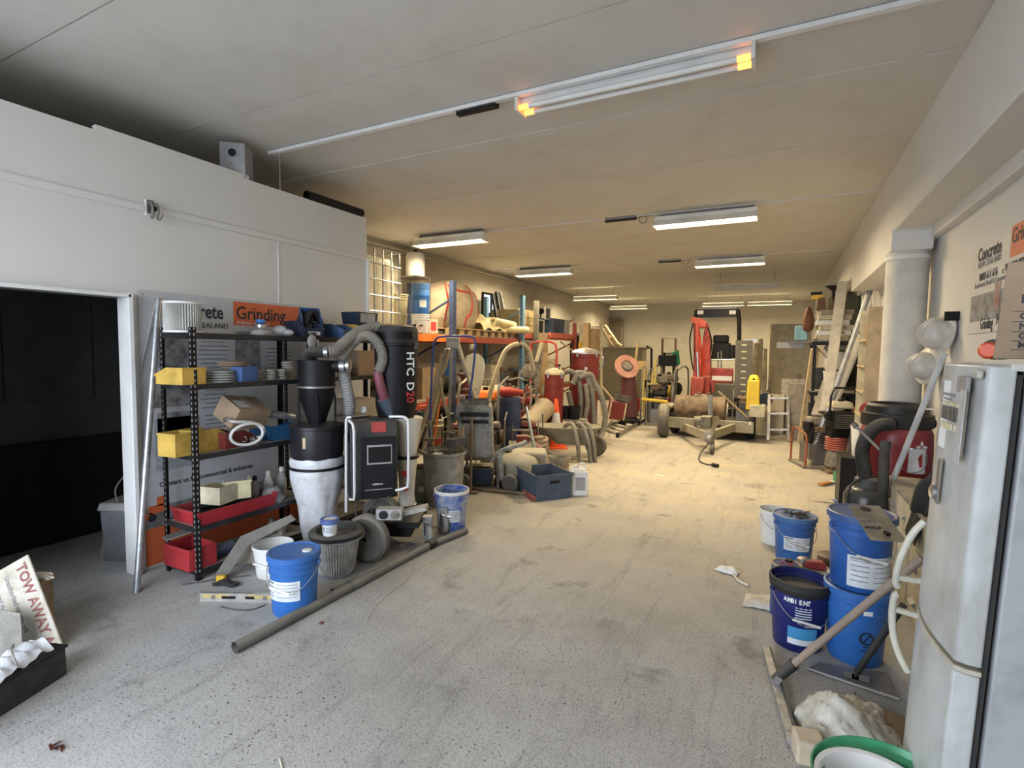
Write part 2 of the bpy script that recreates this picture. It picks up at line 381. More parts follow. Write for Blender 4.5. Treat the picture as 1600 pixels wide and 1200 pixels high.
# office partition with the doorway
wo = B(); HP = 3.1
wo.box(XP - .05, (2.07 + YP) / 2, 0, .1, YP - 2.07, HP); wo.box(XP - .05, (2.07 + 1.1) / 2, 2.0, .1, .97, HP - 2.0); wo.box(XP - .05, (1.1 + YF) / 2, 0, .1, 1.1 - YF, HP)
struct('wall_office', wo, wallm)
struct('wall_office_end', B().box((XP + XL) / 2 - .05, YP - .05, 0, XP - XL - .1, .1, HP), wallm)
struct('ceiling_office', B().box((XP + XL) / 2 - .05, (YF + YP) / 2, 2.6, XP - XL - .1, YP - YF, .06), wallm)
# inner wall of board panels, the room's shade put into their dark colour
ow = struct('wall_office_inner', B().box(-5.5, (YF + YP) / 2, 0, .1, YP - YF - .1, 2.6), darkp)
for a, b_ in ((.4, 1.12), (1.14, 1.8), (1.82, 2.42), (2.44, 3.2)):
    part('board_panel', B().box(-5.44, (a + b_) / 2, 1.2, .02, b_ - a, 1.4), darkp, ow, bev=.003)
part('dark_low_block', B().box(-5.40, 1.6, 0, .09, 3.2, .86), mat('matt_black', (.008, .008, .008), rough=.9), ow)  # near-black low block added along the foot of the inner wall
tr = B(); tr.box(XP + .0, 2.055, 0, .15, .03, 2.03); tr.box(XP + .01, 2.085, 0, .02, .05, 2.03); tr.box(XP, 1.58, 2.0, .15, .96, .025); tr.box(XP, 1.115, 0, .15, .03, 2.0)
struct('trim_door', tr, whitet, bev=.003)
struct('trim_rail', B().box(XP + .008, (YF + YP) / 2, 2.63, .016, YP - YF, .05), wallm, bev=.003)
struct('trim_seam', B().box(XP + .003, 3.33, 2.07, .006, .008, .56), whitet)
struct('trim_corner', B().box(XP + .006, YP - .0, 0, .05, .03, 2.66), whitet, bev=.003)
struct('trim_conduit', B().box((.87 - 4.25) / 2, 3.34, HC - .028, 5.12, .045, .028), whitet, bev=.003)
struct('trim_pipe', B().cyl((XL + .05, 4.6, 3.36), (XL + .05, YB, 3.36), .022).cyl((XL + .05, 4.6, 3.30), (XL + .05, YB, 3.30), .012), wallb)
for nm, y in (('trim_conduit', 6.93), ('trim_conduit', 10.45)):
    struct(nm, B().box((XL + .87) / 2, y, HC - .018, .87 - XL - .1, .03, .018), ceilm)
# small barred window high in the left wall
w1 = struct('window_1', B().box(XL + .01, 10.5, 2.46, .06, .92, .05).box(XL + .01, 10.5, 2.90, .06, .92, .05).box(XL + .01, 10.06, 2.5, .06, .05, .42).box(XL + .01, 10.94, 2.5, .06, .05, .42).box(XL + .01, 10.42, 2.5, .06, .06, .42), blackm)
part('pane', B().box(XL + .008, 10.5, 2.5, .01, .86, .42), mat('daylit_frosted_glass', (.75, .82, 1.0), emit=1.3, rough=.3, var=.2, scale=9), w1)

# ------------------------------------------------------------------ ceiling lights
glow = mat('warm_tube', (1.0, .86, .56), emit=9, var=0)
glowhot = mat('failing_tube_end', (1.0, .30, .06), emit=2.0, var=0)
tubeoff = mat('unlit_tube', (.72, .72, .70), rough=.25, var=.03)
shade = mat('lamp_enamel', (.78, .77, .72), rough=.5, var=.08)
def fixture(x0, x1, y, z, label, lit=True, hung=0):
    L_ = x1 - x0; t = T('ceiling_light', label, 'light', ((x0 + x1) / 2, y, z))
    if hung:
        part('housing', B().box(0, 0, .03, L_, .07, .05), shade, t)
        for s in (-1, 1): part('chain', B().cyl((s * L_ * .42, 0, .08), (s * L_ * .42, 0, HC - z), .005, n=5), steel, t)
    else:
        part('housing', B().box(0, 0, .03, L_, .12, .07), shade, t, bev=.004)
        part('mounting_rail', B().box(0, .03, .10, L_ * .92, .05, HC - z - .10), steel, t)
    rf = B().ext([(-L_ / 2, -.055, .06), (-L_ / 2, -.13, -.03), (-L_ / 2, -.124, -.03), (-L_ / 2, -.05, .055)], (L_, 0, 0)).ext([(-L_ / 2, .055, .06), (-L_ / 2, .05, .055), (-L_ / 2, .124, -.03), (-L_ / 2, .13, -.03)], (L_, 0, 0))
    for s in (-1, 1): rf.ext([(s * L_ / 2, -.055, .06), (s * L_ / 2, -.13, -.03), (s * L_ / 2, .13, -.03), (s * L_ / 2, .055, .06)], (s * .006, 0, 0))
    part('reflector', rf, shade, t)
    for s in (-1, 1): part('tube', B().cyl((-L_ / 2 + .02, s * .05, .012), (L_ / 2 - .02, s * .05, .012), .019, n=8), glow if lit else tubeoff, t)
    if lit:
        ld = bpy.data.lights.new('tube_light', 'AREA'); ld.shape = 'RECTANGLE'; ld.size = L_ - .1; ld.size_y = .2; ld.energy = (50 if y < 11 else 26) * LAMP; ld.color = (1.0, .80, .50); ld.spread = R(170)
        lo = bpy.data.objects.new('tube_light', ld); COL.objects.link(lo); lo.parent = t; lo.location = (0, 0, -.035)
    return t
fixture(-1.53, -.33, 6.95, 3.30, 'lit twin tube ceiling light, largest of the lit ones, in the right row')
fixture(-1.52, -.34, 10.45, 3.30, 'lit twin tube ceiling light, second in the right row')
fixture(-5.2, -3.96, 6.75, 3.30, 'lit twin tube ceiling light nearest the white office partition, left row')
fixture(-5.2, -3.95, 10.3, 3.30, 'lit twin tube ceiling light, second in the left row')
fixture(-5.35, -4.1, 14.2, 3.14, 'lit ceiling light hung on two chains, third in the left row', hung=1)
fixture(-5.3, -4.05, 17.6, 3.14, 'lit ceiling light hung on chains nearest the back wall, left row', hung=1)
fixture(-1.4, -.1, 12.6, 3.10, 'unlit ceiling light hung on chains above the excavator', lit=False, hung=1)
fixture(-2.3, -1.1, 17.6, 3.16, 'lit ceiling light seen just above the excavator roll bar', hung=1)
fixture(-1.0, .2, 17.6, 3.16, 'lit ceiling light by the back wall, right of the excavator roll bar', hung=1)
# big failing batten near the camera
t = T('batten_light', 'large white twin tube batten, tubes glowing orange only at their ends', 'light', (-.96, 3.40, 3.36))
part('housing', B().box(0, .02, .02, 1.5, .11, .07, ty=.7), whitepaint, t, bev=.005)
for s in (-1, 1):
    tb = part('tube', B().cyl((-.73, s * .045 - .01, -.01), (.73, s * .045 - .01, -.01), .017, n=12), tubeoff, t)
    for e in (-1, 1):
        part('glowing_end', B().cyl((e * .73, s * .045 - .01, -.01), (e * .66, s * .045 - .01, -.01), .0178, n=12), glowhot, tb, label='orange glowing tube end')
for e in (-1, 1): part('end_cap', B().box(e * .745, -.01, -.035, .02, .15, .09), whitepaint, t)
# ceiling sockets on the conduit
for x, y, L_, lb in ((-2.05, 3.37, .34, 'black slotted junction box on the ceiling, left of the big batten light'), (-1.98, 6.93, .42, 'black slotted junction box on the ceiling beside the first lit right row light'), (-2.0, 10.45, .42, 'small black junction box on the ceiling beside the second right row light')):
    t = T('junction_box', lb, 'box', (x, y, HC)); part('cover', B().box(0, 0, -.05, L_, .05, .05), blackm, t, bev=.004); part('base_strip', B().box(0, -.035, -.03, L_ * .96, .02, .03), steel, t)
    if y > 5: part('cable_loop', B().tube([(L_ / 2 + .09 + .05 * math.cos(a * .6), 0, -.06 + .05 * math.sin(a * .6)) for a in range(11)], .006, n=5).tube([(L_ / 2, 0, -.03), (L_ / 2 + .06, 0, -.02), (L_ / 2 + .2, 0, -.02)], .006, n=5), steel, t)
# ================================================================== GENERIC THINGS
def pail_prof(r0, r1, h, ribs=True):
    p = [(r0 * .96, 0), (r0, .012)]
    if ribs:
        f = lambda z: r0 + (r1 - r0) * z / h
        p += [(f(h * .70), h * .70), (f(h * .70) + .007, h * .71), (f(h * .74) + .007, h * .735), (f(h * .74), h * .745), (f(h * .82), h * .82), (f(h * .82) + .008, h * .83), (f(h * .86) + .008, h * .85), (f(h * .86), h * .86), (f(h * .94), h * .94), (r1 + .008, h * .945), (r1 + .008, h)]
    else: p += [(r1, h * .9), (r1 + .006, h * .91), (r1 + .006, h)]
    return p
def pail(label, loc, m, h=.37, r0=.130, r1=.150, lid=None, bail='front', band=None, rz=0, group=None, ribs=True, cat='bucket', name='bucket', grip=True, rimm=None, fill=None):
    t = T(name, label, cat, loc, rz, group)
    f = lambda z: r0 + (r1 - r0) * z / h
    if lid is None: part('pail_body', B().shell(pail_prof(r0, r1, h, ribs), n=36), m, t)
    else:
        part('pail_body', B().lathe(pail_prof(r0, r1, h, ribs) , n=36), m, t)
        l = part('lid', B().lathe([(r1 + .010, h - .03), (r1 + .014, h - .028), (r1 + .014, h + .004), (r1 + .004, h + .008), (r1 - .004, h + .004), (r1 - .010, h - .004), (.0001, h - .004)], n=36), lid, t)
        if grip: part('spout_cap', B().lathe([(.030, h - .004), (.030, h + .006), (.022, h + .010), (.0001, h + .010)], (r1 * .52, r1 * .10, 0), 20), white, l, label='white round spout cap')
    if rimm: part('rim', ring((0, 0, 0), r1 + .004, r1 + .012, h * .93, h * 1.005, 36), rimm, t)
    if band:
        z0, z1, a0, a1 = band
        lb = part('label_band', sector(B(), f(z0) + .002, z0, z1, a0, a1, rt=f(z1) + .002, n=16), label_w, t, label='white printed label')
        b = B()
        for k in range(5):
            z = z1 - (z1 - z0) * (.16 + .16 * k)
            if a1 - a0 > 1.2: sector(b, f(z) + .0038, z, z + .005, a0 + .12, a0 + (a1 - a0) * .34, t=.0005, n=5)
            sector(b, f(z) + .0038, z, z + .0035, a0 + (a1 - a0) * .42, a1 - .12, t=.0005, n=7)
        sector(b, f(z1) + .0038, z1 - .016, z1 - .007, a0 + .1, a0 + (a1 - a0) * .36, t=.0005, n=5)
        part('label_print', b, inkg, lb)
    if bail:
        z = h * .84; R_ = r1 + .012
        if bail == 'front': pts = [(R_ * math.cos(a), -abs(R_ * math.sin(a)) * .98, z - .15 * abs(math.sin(a)) * h / .37) for a in [math.pi * k / 14 for k in range(15)]]
        elif bail == 'side': pts = [(R_ * math.sin(a) * 1.02 + 0, -R_ * math.cos(a), z - .12 * math.sin(a)) for a in [math.pi * k / 14 for k in range(15)]]
        else: pts = [(R_ * math.cos(a), R_ * .25 * math.sin(a), z + R_ * .9 * math.sin(a)) for a in [math.pi * k / 14 for k in range(15)]]
        hd = part('bail_handle', B().tube(pts, .0022, n=5), chrome, t)
        if bail == 'front': part('hand_grip', B().cyl(Vector(pts[6]) + Vector((0, -.003, 0)), Vector(pts[10]) + Vector((0, -.003, 0)), .008, n=8), white, hd)
        for s in (-1, 1): part('handle_ear', B().cyl((s * r1, 0, z), (s * (r1 + .018), 0, z), .014, n=10), m, t)
    if fill: part('contents', fill[0], fill[1], t)
    return t
def bin_prof(L_, W_, H_, t=.004):
    """pick bin: low sloped front at -y, open top; local origin at its base centre"""
    b = B(); a, c = W_ / 2, L_ / 2
    side = [(-c * .92, 0), (c, 0), (c, H_), (-c * .25, H_), (-c, H_ * .62), (-c, H_ * .55)]
    for s in (-1, 1): b.ext([(s * a, y, z) for y, z in side], (-s * t, 0, 0))
    b.box(0, 0, 0, W_ - .002, L_ * .92, t); b.box(0, c - t / 2, 0, W_, t, H_); b.box(0, -c * .95, 0, W_, t * 1.5, H_ * .5)
    b.box(0, -c, H_ * .46, W_ + .008, .010, .016)
    for s in (-1, 1): b.box(s * a, c * .38, H_ - .012, .010, L_ * .6, .014)
    b.box(0, c, H_ - .012, W_ + .01, .010, .014)
    return b
def pick_bin(label, loc, m, L_=.30, W_=.2, H_=.14, rz=0, group=None, tilt=0, contents=True):
    t = T('parts_bin', label, 'storage bin', loc, rz, group); t.rotation_euler = (tilt, 0, rz)
    part('bin_body', bin_prof(L_, W_, H_), m, t)
    part('label_slot', B().box(0, -L_ / 2 - .004, H_ * .12, W_ * .6, .004, H_ * .22), paper, t)
    if contents:
        b = B()
        for k in range(7): b.cyl((random.uniform(-.3, .3) * W_, random.uniform(-.3, .3) * L_, .01), (random.uniform(-.35, .35) * W_, random.uniform(-.35, .4) * L_, H_ * random.uniform(.3, .75)), random.uniform(.008, .02), n=7)
        part('bin_contents', b, dusty, t)
    return t
ORD = ['bottom', 'second', 'third', 'fourth', 'fifth', 'sixth', 'seventh', 'eighth']
def stack_disc(loc, r, n, h, m, label, group, jig=.006, cat='grinding disc', name='grinding_disc', hole=.25):
    for k in range(n):
        S(name, ('%s one up in the ' % ORD[k] if 0 < k < n - 1 else ('lowest of the ' if k == 0 else 'topmost of the ')) + label, cat, B().lathe([(r * hole, 0), (r, 0), (r, h * .6), (r * .86, h * .85), (r * hole, h * .85), (r * hole, 0)], n=24), m, (loc[0] + random.uniform(-jig, jig), loc[1] + random.uniform(-jig, jig), loc[2] + k * h), 0, group)
def flatprint(b, o, xdir, w_, h_, t=.001, zdir=(0, 0, 1)):
    o = Vector(o); x = Vector(xdir).normalized() * w_; z = Vector(zdir).normalized() * h_; n = x.cross(z).normalized() * t
    return b.ext([o, o + x, o + x + z, o + z], n)
def carton(name, label, cat, loc, sx, sy, sz, rz=0, m=card, rot=None, group=None, tape=True, extra=None):
    t = T(name, label, cat, loc, rz, group)
    if rot: t.rotation_euler = rot
    part('box_body', B().box(0, 0, 0, sx, sy, sz), m, t, bev=.004)
    for s in (-1, 1): part('flap', B().box(0, s * sy / 4, sz, sx * .995, sy / 2 - .003, .004), m, t)
    if tape: part('tape', B().box(0, 0, sz + .004, sx, .045, .001), cardl, t)
    if extra:
        for nm, b, mm in extra: part(nm, b, mm, t)
    return t
def clump(n, w_, d, h, lean=.2, r=(.004, .012), base=0):
    """bundle of upright rods"""
    b = B()
    for k in range(n):
        x = random.uniform(-w_, w_) / 2; y = random.uniform(-d, d) / 2; hh = h * random.uniform(.6, 1)
        b.cyl((x, y, base), (x + random.uniform(-lean, lean) * hh, y + random.uniform(-lean, lean) * hh * .4, base + hh), random.uniform(*r), n=6)
    return b

# ================================================================== FOREGROUND LEFT
A = V(5, 1118, Z=0); C = V(106, 1053, Z=0); dv = C - A; rz = math.atan2(dv.y, dv.x)
L_ = .62; O = C - dv.normalized() * L_
cs = T('equipment_case', 'long low black case on the floor, wrapped white things tied on its top', 'case', O, rz)
part('case_body', B().box(L_ / 2, .10, 0, L_, .20, .145, ty=.96), mat('scuffed_black', (.022, .022, .024), rough=.45, var=.3, scale=14, dust=.08), cs, bev=.008)
part('top_rim', B().box(L_ / 2, .10, .142, L_ + .012, .21, .012), blackm, cs, bev=.003)
b = B()
for k in range(26):
    x = .04 + .56 * k / 26; b.cyl((x, .02, .155), (x + .05, .18, .158), .004, n=5)
wrap = S('wrapped_sheets', 'crumpled white plastic wrapped sheets tied with string on the black case', 'wrapping', B().grid(lambda u, v: (u * .50 + .03 * v, v * .17 - .01 + .01 * math.sin(u * 9), .01 + .028 * math.sin(math.pi * v) ** .6 + .010 * math.sin(u * 23 + v * 9) + .006 * math.sin(u * 51)), 36, 12, .003), filmw, O + Matrix.Rotation(rz, 3, 'Z') @ Vector((.06, .01, .160)), rz)
part('tie_string', B().tube([(.12, -.005, .02), (.16, .05, .075), (.22, .12, .07), (.24, .17, .03)], .004, n=5, smooth=5), steel, wrap); part('tie_string', B().tube([(.33, -.005, .02), (.36, .06, .075), (.42, .12, .065), (.45, .16, .03)], .004, n=5, smooth=5), steel, wrap)
# TOW AWAY board leaning
a0 = V(97, 990, Z=0); sg = T('towing_sign', 'dirty white board leaning sideways behind the black case, red lettering TOW AWAY', 'sign', (0, 0, 0))
f = Fr(100, 1012)
g = lambda px, py, d: f.M @ f.q(px, py, d)
p1, p2, p3 = g(100, 1012, .0), g(44, 866, .12), g(-60, 905, .12)
ex = (p2 - p1).normalized(); ey = (p3 - p2); ey = (ey - ex * ey.dot(ex)).normalized(); LEN = (p2 - p1).length
M0 = Matrix.Translation(p1) @ Matrix((ex, ey, ex.cross(ey))).transposed().to_4x4()
sg.matrix_world = M0
part('board', B().add([(0, 0, -.006), (LEN, 0, -.006), (LEN, .50, -.006), (0, .50, -.006), (0, 0, .006), (LEN, 0, .006), (LEN, .50, .006), (0, .50, .006)], [(0, 3, 2, 1), (4, 5, 6, 7), (0, 1, 5, 4), (1, 2, 6, 5), (2, 3, 7, 6), (3, 0, 4, 7)]), mat('dirty_white_board', (.52, .49, .43), c2=(.36, .32, .25), scale=9, rough=.6), sg, bev=.004)
flip = 1 if (ex.cross(ey)).dot(Vector((0, 0, HCAM)) - p1) > 0 else -1
def tt(s, sz, x, y, m, bold=0, sq=1):
    # text runs from the top of the leaning board downwards
    zz = .0075 * flip
    return text('lettering', s, sz, m, sg, Matrix.Translation((x, y, zz)) @ Matrix(((-1, 0, 0, 0), (0, -1, 0, 0), (0, 0, 1, 0), (0, 0, 0, 1))) if flip > 0 else Matrix.Translation((x, y, zz)) @ Matrix(((-1, 0, 0, 0), (0, 1, 0, 0), (0, 0, -1, 0), (0, 0, 0, 1))), bold, sq)
tt('TOW AWAY AREA', .085, LEN - .03, .085, mat('faded_maroon', (.22, .07, .065), rough=.7, c2=(.40, .26, .22), scale=25, th=.42), .002, .86)
tt('Unauthorized vehicles will', .040, LEN - .05, .170, inkg, .0006, .8)
tt('be towed at owners expense', .040, LEN - .05, .245, inkg, .0006, .8)
S('cardboard_sheet', 'square grey cardboard sheet leaning on the towing sign', 'cardboard', B().ext([M0.inverted() @ g(-30, 945, -.05) * 1, M0.inverted() @ g(33, 958, -.05), M0.inverted() @ g(38, 1020, -.12), M0.inverted() @ g(-30, 1030, -.12)], (0, 0, .006)), mat('grey_board', (.25, .24, .21), rough=.9, var=.15, scale=12)).matrix_world = M0
f = Fr(88, 992)
t = TF('wooden_crate', 'small wooden block crate standing behind the leaning towing sign', 'crate', f)
a = f.q(45, 992, .05); w0 = f.w(75)
part('crate_panel', B().box(-w0 / 2 - .09, .07, 0, w0 * .8, .12, .28), MC['grey_timber'] if 0 else mat('dull_timber', (.30, .215, .13), rough=.75, var=.18, scale=5, dust=.2), t, bev=.004)
part('crate_lid', B().box(-w0 / 2 - .09, .07, .28, w0 * .8 + .02, .14, .02), MC['dull_timber'], t, bev=.003)
S('leather_work_glove', 'small pale crumpled glove lying on the wooden crate behind the towing sign', 'glove', B().ball((0, 0, .02), (.035, .06, .022)).ball((.03, -.03, .02), (.012, .03, .012)).ball((.0, -.07, .015), (.01, .03, .01)).ball((-.02, -.065, .015), (.01, .03, .01)), clothw, f.M @ Vector((-.14, .06, .30)), rz)
def leaf(label, px, py, n, s):
    b = B()
    for k in range(n):
        a = random.random() * 6.3; x, y = random.uniform(-s, s), random.uniform(-s, s) * .5
        c, d = math.cos(a), math.sin(a); q = s * .8
        b.add([(x - q * c, y - q * d, .003), (x - .3 * q * d, y + .3 * q * c, .014), (x + q * c, y + q * d, .004), (x + .3 * q * d, y - .3 * q * c, .006)], [(0, 1, 2, 3)])
    S('dry_leaf', label, 'leaf', b, mat('dry_leaf_brown', (.20, .06, .035), rough=.9, var=.3), V(px, py, Z=0))
leaf('crumpled reddish brown dry leaf on the concrete near the bottom left corner', 92, 1167, 5, .035)
leaf('small reddish dry leaf on the floor beside the long grey pipe', 502, 974, 3, .022)

# hook bracket, timber strip, speaker and pipe on the office wall
hk = V(232, 325, X=XP)
t = T('wall_hook', 'dark steel double hook screwed to the white office wall above the doorway', 'hook', hk)
part('back_plate', B().box(.018, 0, -.045, .006, .05, .10), steel, t, bev=.003)
part('block', B().box(.010, 0, -.055, .020, .05, .11), wallm, t)
for s in (-1, 1): part('hook_arm', B().tube([(.02, s * .02, .03), (.075, s * .02, .02), (.09, s * .02, -.03), (.07, s * .02, -.075), (.095, s * .025, -.085), (.12, s * .03, -.055)], .007, n=8, smooth=4), steel, t)
part('roller', B().lathe([(.02, -.02), (.02, .02)], (.055, 0, -.01), 16, (0, 1, 0)), rubc, t)
y0, y1 = V(148, 193, X=XP).y, V(388, 278, X=XP).y
S('timber_strip', 'white painted timber strip lying along the top edge of the office wall', 'timber', B().box(XP - .015, (y0 + y1) / 2, HP, .05, y1 - y0, .035), wallm, bev=.003)
t = T('speaker', 'grey box loudspeaker on top of the office wall', 'speaker', (XP - .13, 3.03, HP))
t.rotation_euler = (0, 0, R(38))
part('cabinet', B().box(0, .0, 0, .20, .22, .29), mat('speaker_grey', (.30, .32, .36), rough=.4, var=.04), t, bev=.012)
part('front_baffle', B().box(0, -.118, .004, .20, .016, .282), greyp, t, bev=.005)
part('port_ring', B().lathe([(.032, 0), (.045, 0), (.043, .008), (.034, .008), (.032, 0)], (0, -.126, .20), 24, (0, -1, 0)), galv, t)
part('port_hole', B().lathe([(.033, 0), (.033, .002)], (0, -.127, .20), 20, (0, -1, 0)), blackm, t)
part('maker_mark', B().box(0, -.127, .10, .05, .001, .006), inkg, t)
S('thin_cable', 'thin grey cable dropping from the ceiling to the top of the office wall', 'cable', B().cyl((XP + .0, 3.36, HP), (XP, 3.36, HC - .001), .004, n=5), greyp)
y0, y1 = V(482, 305, X=XP).y, V(568, 335, X=XP).y
S('gutter_pipe', 'black half round pipe lying on the far end of the office wall top', 'pipe', B().tube([(XP - .03, y0, HP + .045), (XP - .03, y1, HP + .045)], .045, n=16, cap=False).tube([(XP - .03, y1, HP + .045), (XP - .03, y0, HP + .045)], .040, n=16, cap=False), black)

# big company sign on the office wall
SY0, SY1, SZ0, SZ1 = 2.135, 3.58, .02, 2.07
sn = T('company_sign', 'tall printed grey sign board with orange foot behind the black shelving', 'sign', (XP, SY0, SZ0))
part('sign_board', B().box(.004, (SY1 - SY0) / 2, 0, .006, SY1 - SY0, SZ1 - SZ0), mat('sign_grey', (.50, .51, .53), rough=.45, var=.04), sn)
SX = .0075
def sprint(nm, m, y0, y1, z0, z1, t=.001, lab=None): return part(nm, B().box(SX + t / 2, (y0 + y1) / 2 - SY0, z0 - SZ0, t, y1 - y0, z1 - z0), m, sn, label=lab)
sprint('orange_panel', mat('sign_orange', (.62, .14, .05), rough=.5, var=.05), 2.87, SY1 - .0, 1.85, 2.05)
sprint('orange_foot', MC['sign_orange'], SY0, SY1, .02, .30)
ph = mat('sign_photo', (.30, .30, .30), c2=(.07, .07, .075), scale=14, rough=.5, th=.5); ph2 = mat('sign_photo_gravel', (.40, .42, .46), c2=(.20, .21, .24), scale=60, rough=.5, th=.5)
ph3 = mat('sign_photo_yard', (.30, .33, .38), c2=(.12, .12, .10), scale=5, rough=.5)
sprint('photo_patch', ph, 2.22, 2.52, 1.50, 1.80); sprint('photo_patch', ph, 2.88, 3.12, 1.32, 1.80); sprint('photo_patch', ph, 2.22, 2.55, 1.20, 1.47)
sprint('photo_patch', ph2, 2.22, 2.56, .72, 1.12); sprint('photo_patch', ph3, 2.14, SY1, .30, .46)
sprint('photo_patch', ph, 2.24, 2.50, .98, 1.16)
b = B()
for z0, n, ya, yb in ((1.60, 9, 2.56, 2.84), (1.00, 7, 2.60, 2.86), (1.55, 7, 3.16, 3.5), (1.24, 6, 2.6, 2.84)):
    for k in range(n): b.box(SX + .001, (ya + yb) / 2 - SY0 - random.uniform(0, .03), z0 - SZ0 - k * .035 + .1, .001, (yb - ya) * random.uniform(.75, 1), .009)
part('small_print', b, inkg, sn, stuff=True)
def st(s, size, y, z, m, bold=0, sq=1.0): return text('lettering', s, size, m, sn, basis((SX + .0015, y - SY0, z - SZ0), (0, 1, 0), (0, 0, 1)), bold, sq)
st('Concrete', .155, 2.31, 1.895, ink, .0035, .78); st('NEW ZEALAND', .058, 2.41, 1.815, ink, 0, 1.0)
st('Grinding', .155, 2.89, 1.905, ink, .0022, .92); st('A division of concrete', .036, 2.90, 1.862, paper, 0, 1)
st('Grinding, Polishing, Sealing, Removal', .06, 2.72, .80, ink, 0, .85); st('Contact us for commercial & industrial', .055, 2.24, .60, ink, .0005, .9)
# printed orange loader picture: flat print on the sign
b = B()
b.box(SX + .001, .10, .39, .001, .15, .06); b.box(SX + .001, .12, .44, .001, .07, .07); b.box(SX + .001, .02, .35, .001, .06, .05)
part('loader_print', b, MC['sign_orange'], sn)
part('loader_wheel', B().lathe([(.03, 0), (.03, .001)], (SX + .0025, .05, .36), 16, (1, 0, 0)), ink, sn); part('loader_wheel', B().lathe([(.022, 0), (.022, .001)], (SX + .0025, .15, .37), 16, (1, 0, 0)), ink, sn)
part('screw', B().lathe([(.006, 0), (.005, .003)], (.007, .03, 2.02), 10, (1, 0, 0)), chrome, sn)
# leaning galvanised pole, clear strip
pb, pt = V(213, 926, Z=0), V(248, 466, X=XP + .07)
t = T('steel_pole', 'galvanised steel pole leaning on the office wall right of the doorway', 'pole', pb)
d = pt - pb
part('pole_tube', B().cyl((0, 0, .0), d, .021, n=16), galv, t)
part('joint_sleeve', B().cyl(d * .38, d * .42, .0235, n=16), galv, t)
a, b_ = V(212, 610, X=XP + .03), V(243, 470, X=XP + .02)
S('clear_strip', 'thin clear plastic strip slanting across the sign beside the steel pole', 'strip', B().bar(a, b_, .008, .003), filmw)
# grey bin and object in the dark office
f = Fr(185, 878)
t = TF('waste_bin', 'dark grey lidded bin just inside the dark office doorway', 'bin', f)
w_ = f.w(58)
part('bin_body', B().box(0, .16, 0, w_ * .8, .3, .40, tx=1.12, ty=1.1), mat('dim_grey_plastic', (.17, .18, .19), rough=.5), t, bev=.01)
part('bin_lid', B().box(0, .16, .40, w_ * 1.0, .36, .06, tx=.92, ty=.92), greyp, t, bev=.012)
part('wire_handle', B().tube([(.02, .0, .44), (-.02, .02, .56), (.03, .05, .66)], .006, n=6, smooth=4), steel, t)
f2 = Fr(168, 875)
S('wooden_prop', 'pale thin board propped against the grey bin in the office doorway', 'board', B().bar((-.03, -.02, 0), (.0, .03, .36), .045, .012), woodg, f2.o, f2.rz)

# ================================================================== BLACK SHELVING
SHX0, SHX1 = -4.00, -3.62
SHZ = [.075, .385, .90, 1.40, 1.76]
def shelving(label, y0, y1, zs=SHZ):
    t = T('shelving_unit', label, 'shelving', ((SHX0 + SHX1) / 2, y0, 0)); W = SHX1 - SHX0; L_ = y1 - y0
    for sx in (-1, 1):
        for y in (0.017, L_ - .017):
            b = B(); x = sx * (W / 2 - .017)
            b.box(x + sx * .015, y, 0, .003, .034, 1.80); b.box(x, y + (-.016 if y < .5 else .016), 0, .034, .003, 1.80)
            p = part('post', b, blackm, t)
            h = B()
            for k in range(44):
                z = .06 + k * .04
                h.box(x, y + (-.0178 if y < .5 else .0178), z, .009, .0005, .018)
                h.box(x + sx * .0168, y, z, .0005, .009, .018)
            part('slots', h, mat('slot_light', (.30, .30, .30), rough=.7), p, stuff=True)
    for z in zs:
        s = part('shelf', B().box(0, L_ / 2, z - .008, W - .01, L_ - .01, .008), mat('shelf_board', (.13, .12, .105), rough=.8, dust=.5), t)
        r = B()
        for x in (-W / 2 + .004, W / 2 - .004): r.bar((x, .02, z - .018), (x, L_ - .02, z - .018), .008, .038)
        for y in (.004, L_ - .004): r.bar((-W / 2 + .02, y, z - .018), (W / 2 - .02, y, z - .018), .008, .038)
        part('shelf_rail', r, mat('black_gloss', (.02, .02, .022), rough=.25, dust=.05), s)
    return t
shelving('black five tier shelving unit in front of the printed sign', 2.20, 3.22)
shelving('second black shelving unit, behind the black vacuum machine and cyclone', 3.26, 4.30)
XM = (SHX0 + SHX1) / 2
def sp(px, py, X=XM): return V(px, py, X=X)
def onsh(px, k, X=XM, e=0.001):
    """point on shelf k straight behind pixel column px"""
    p = V(px, 600, X=X); return Vector((X, p.y, SHZ[k] + e))
# top shelf
p = onsh(288, 4, XM); t = T('pleated_filter', 'white pleated cylinder filter on the top shelf of the nearer black shelving', 'filter', p)
b = B(); n = 84
vs = []; 
for zz in (.012, .205):
    for k in range(n): rr = .118 if k % 2 else .096; vs.append((rr * math.cos(2 * math.pi * k / n), rr * math.sin(2 * math.pi * k / n), zz))
b.add(vs, [(k, (k + 1) % n, n + (k + 1) % n, n + k) for k in range(n)])
part('pleats', b, mat('filter_paper', (.62, .61, .58), rough=.9, var=.12, scale=5), t, ang=10)
part('end_ring', ring((0, 0, 0), .07, .122, 0, .014, 36), white, t); part('end_ring', ring((0, 0, 0), .07, .122, .203, .217, 36), white, t)
part('core', ring((0, 0, 0), .068, .072, .01, .205, 24), steel, t)
p = onsh(409, 4, XM + .06); t = T('burner_fitting', 'round grey cap fitting with a blue knob on the top black shelf', 'fitting', p)
part('base_dish', B().lathe([(.075, 0), (.078, .02), (.065, .04), (.03, .045), (.03, .06)], n=24), greyp, t); part('neck', B().lathe([(.03, .05), (.042, .065), (.042, .085), (.02, .10)], n=18), chrome, t); part('knob', B().lathe([(.02, .095), (.038, .105), (.036, .125), (.01, .13)], n=10), mat('knob_blue', (.03, .20, .55), rough=.4), t)
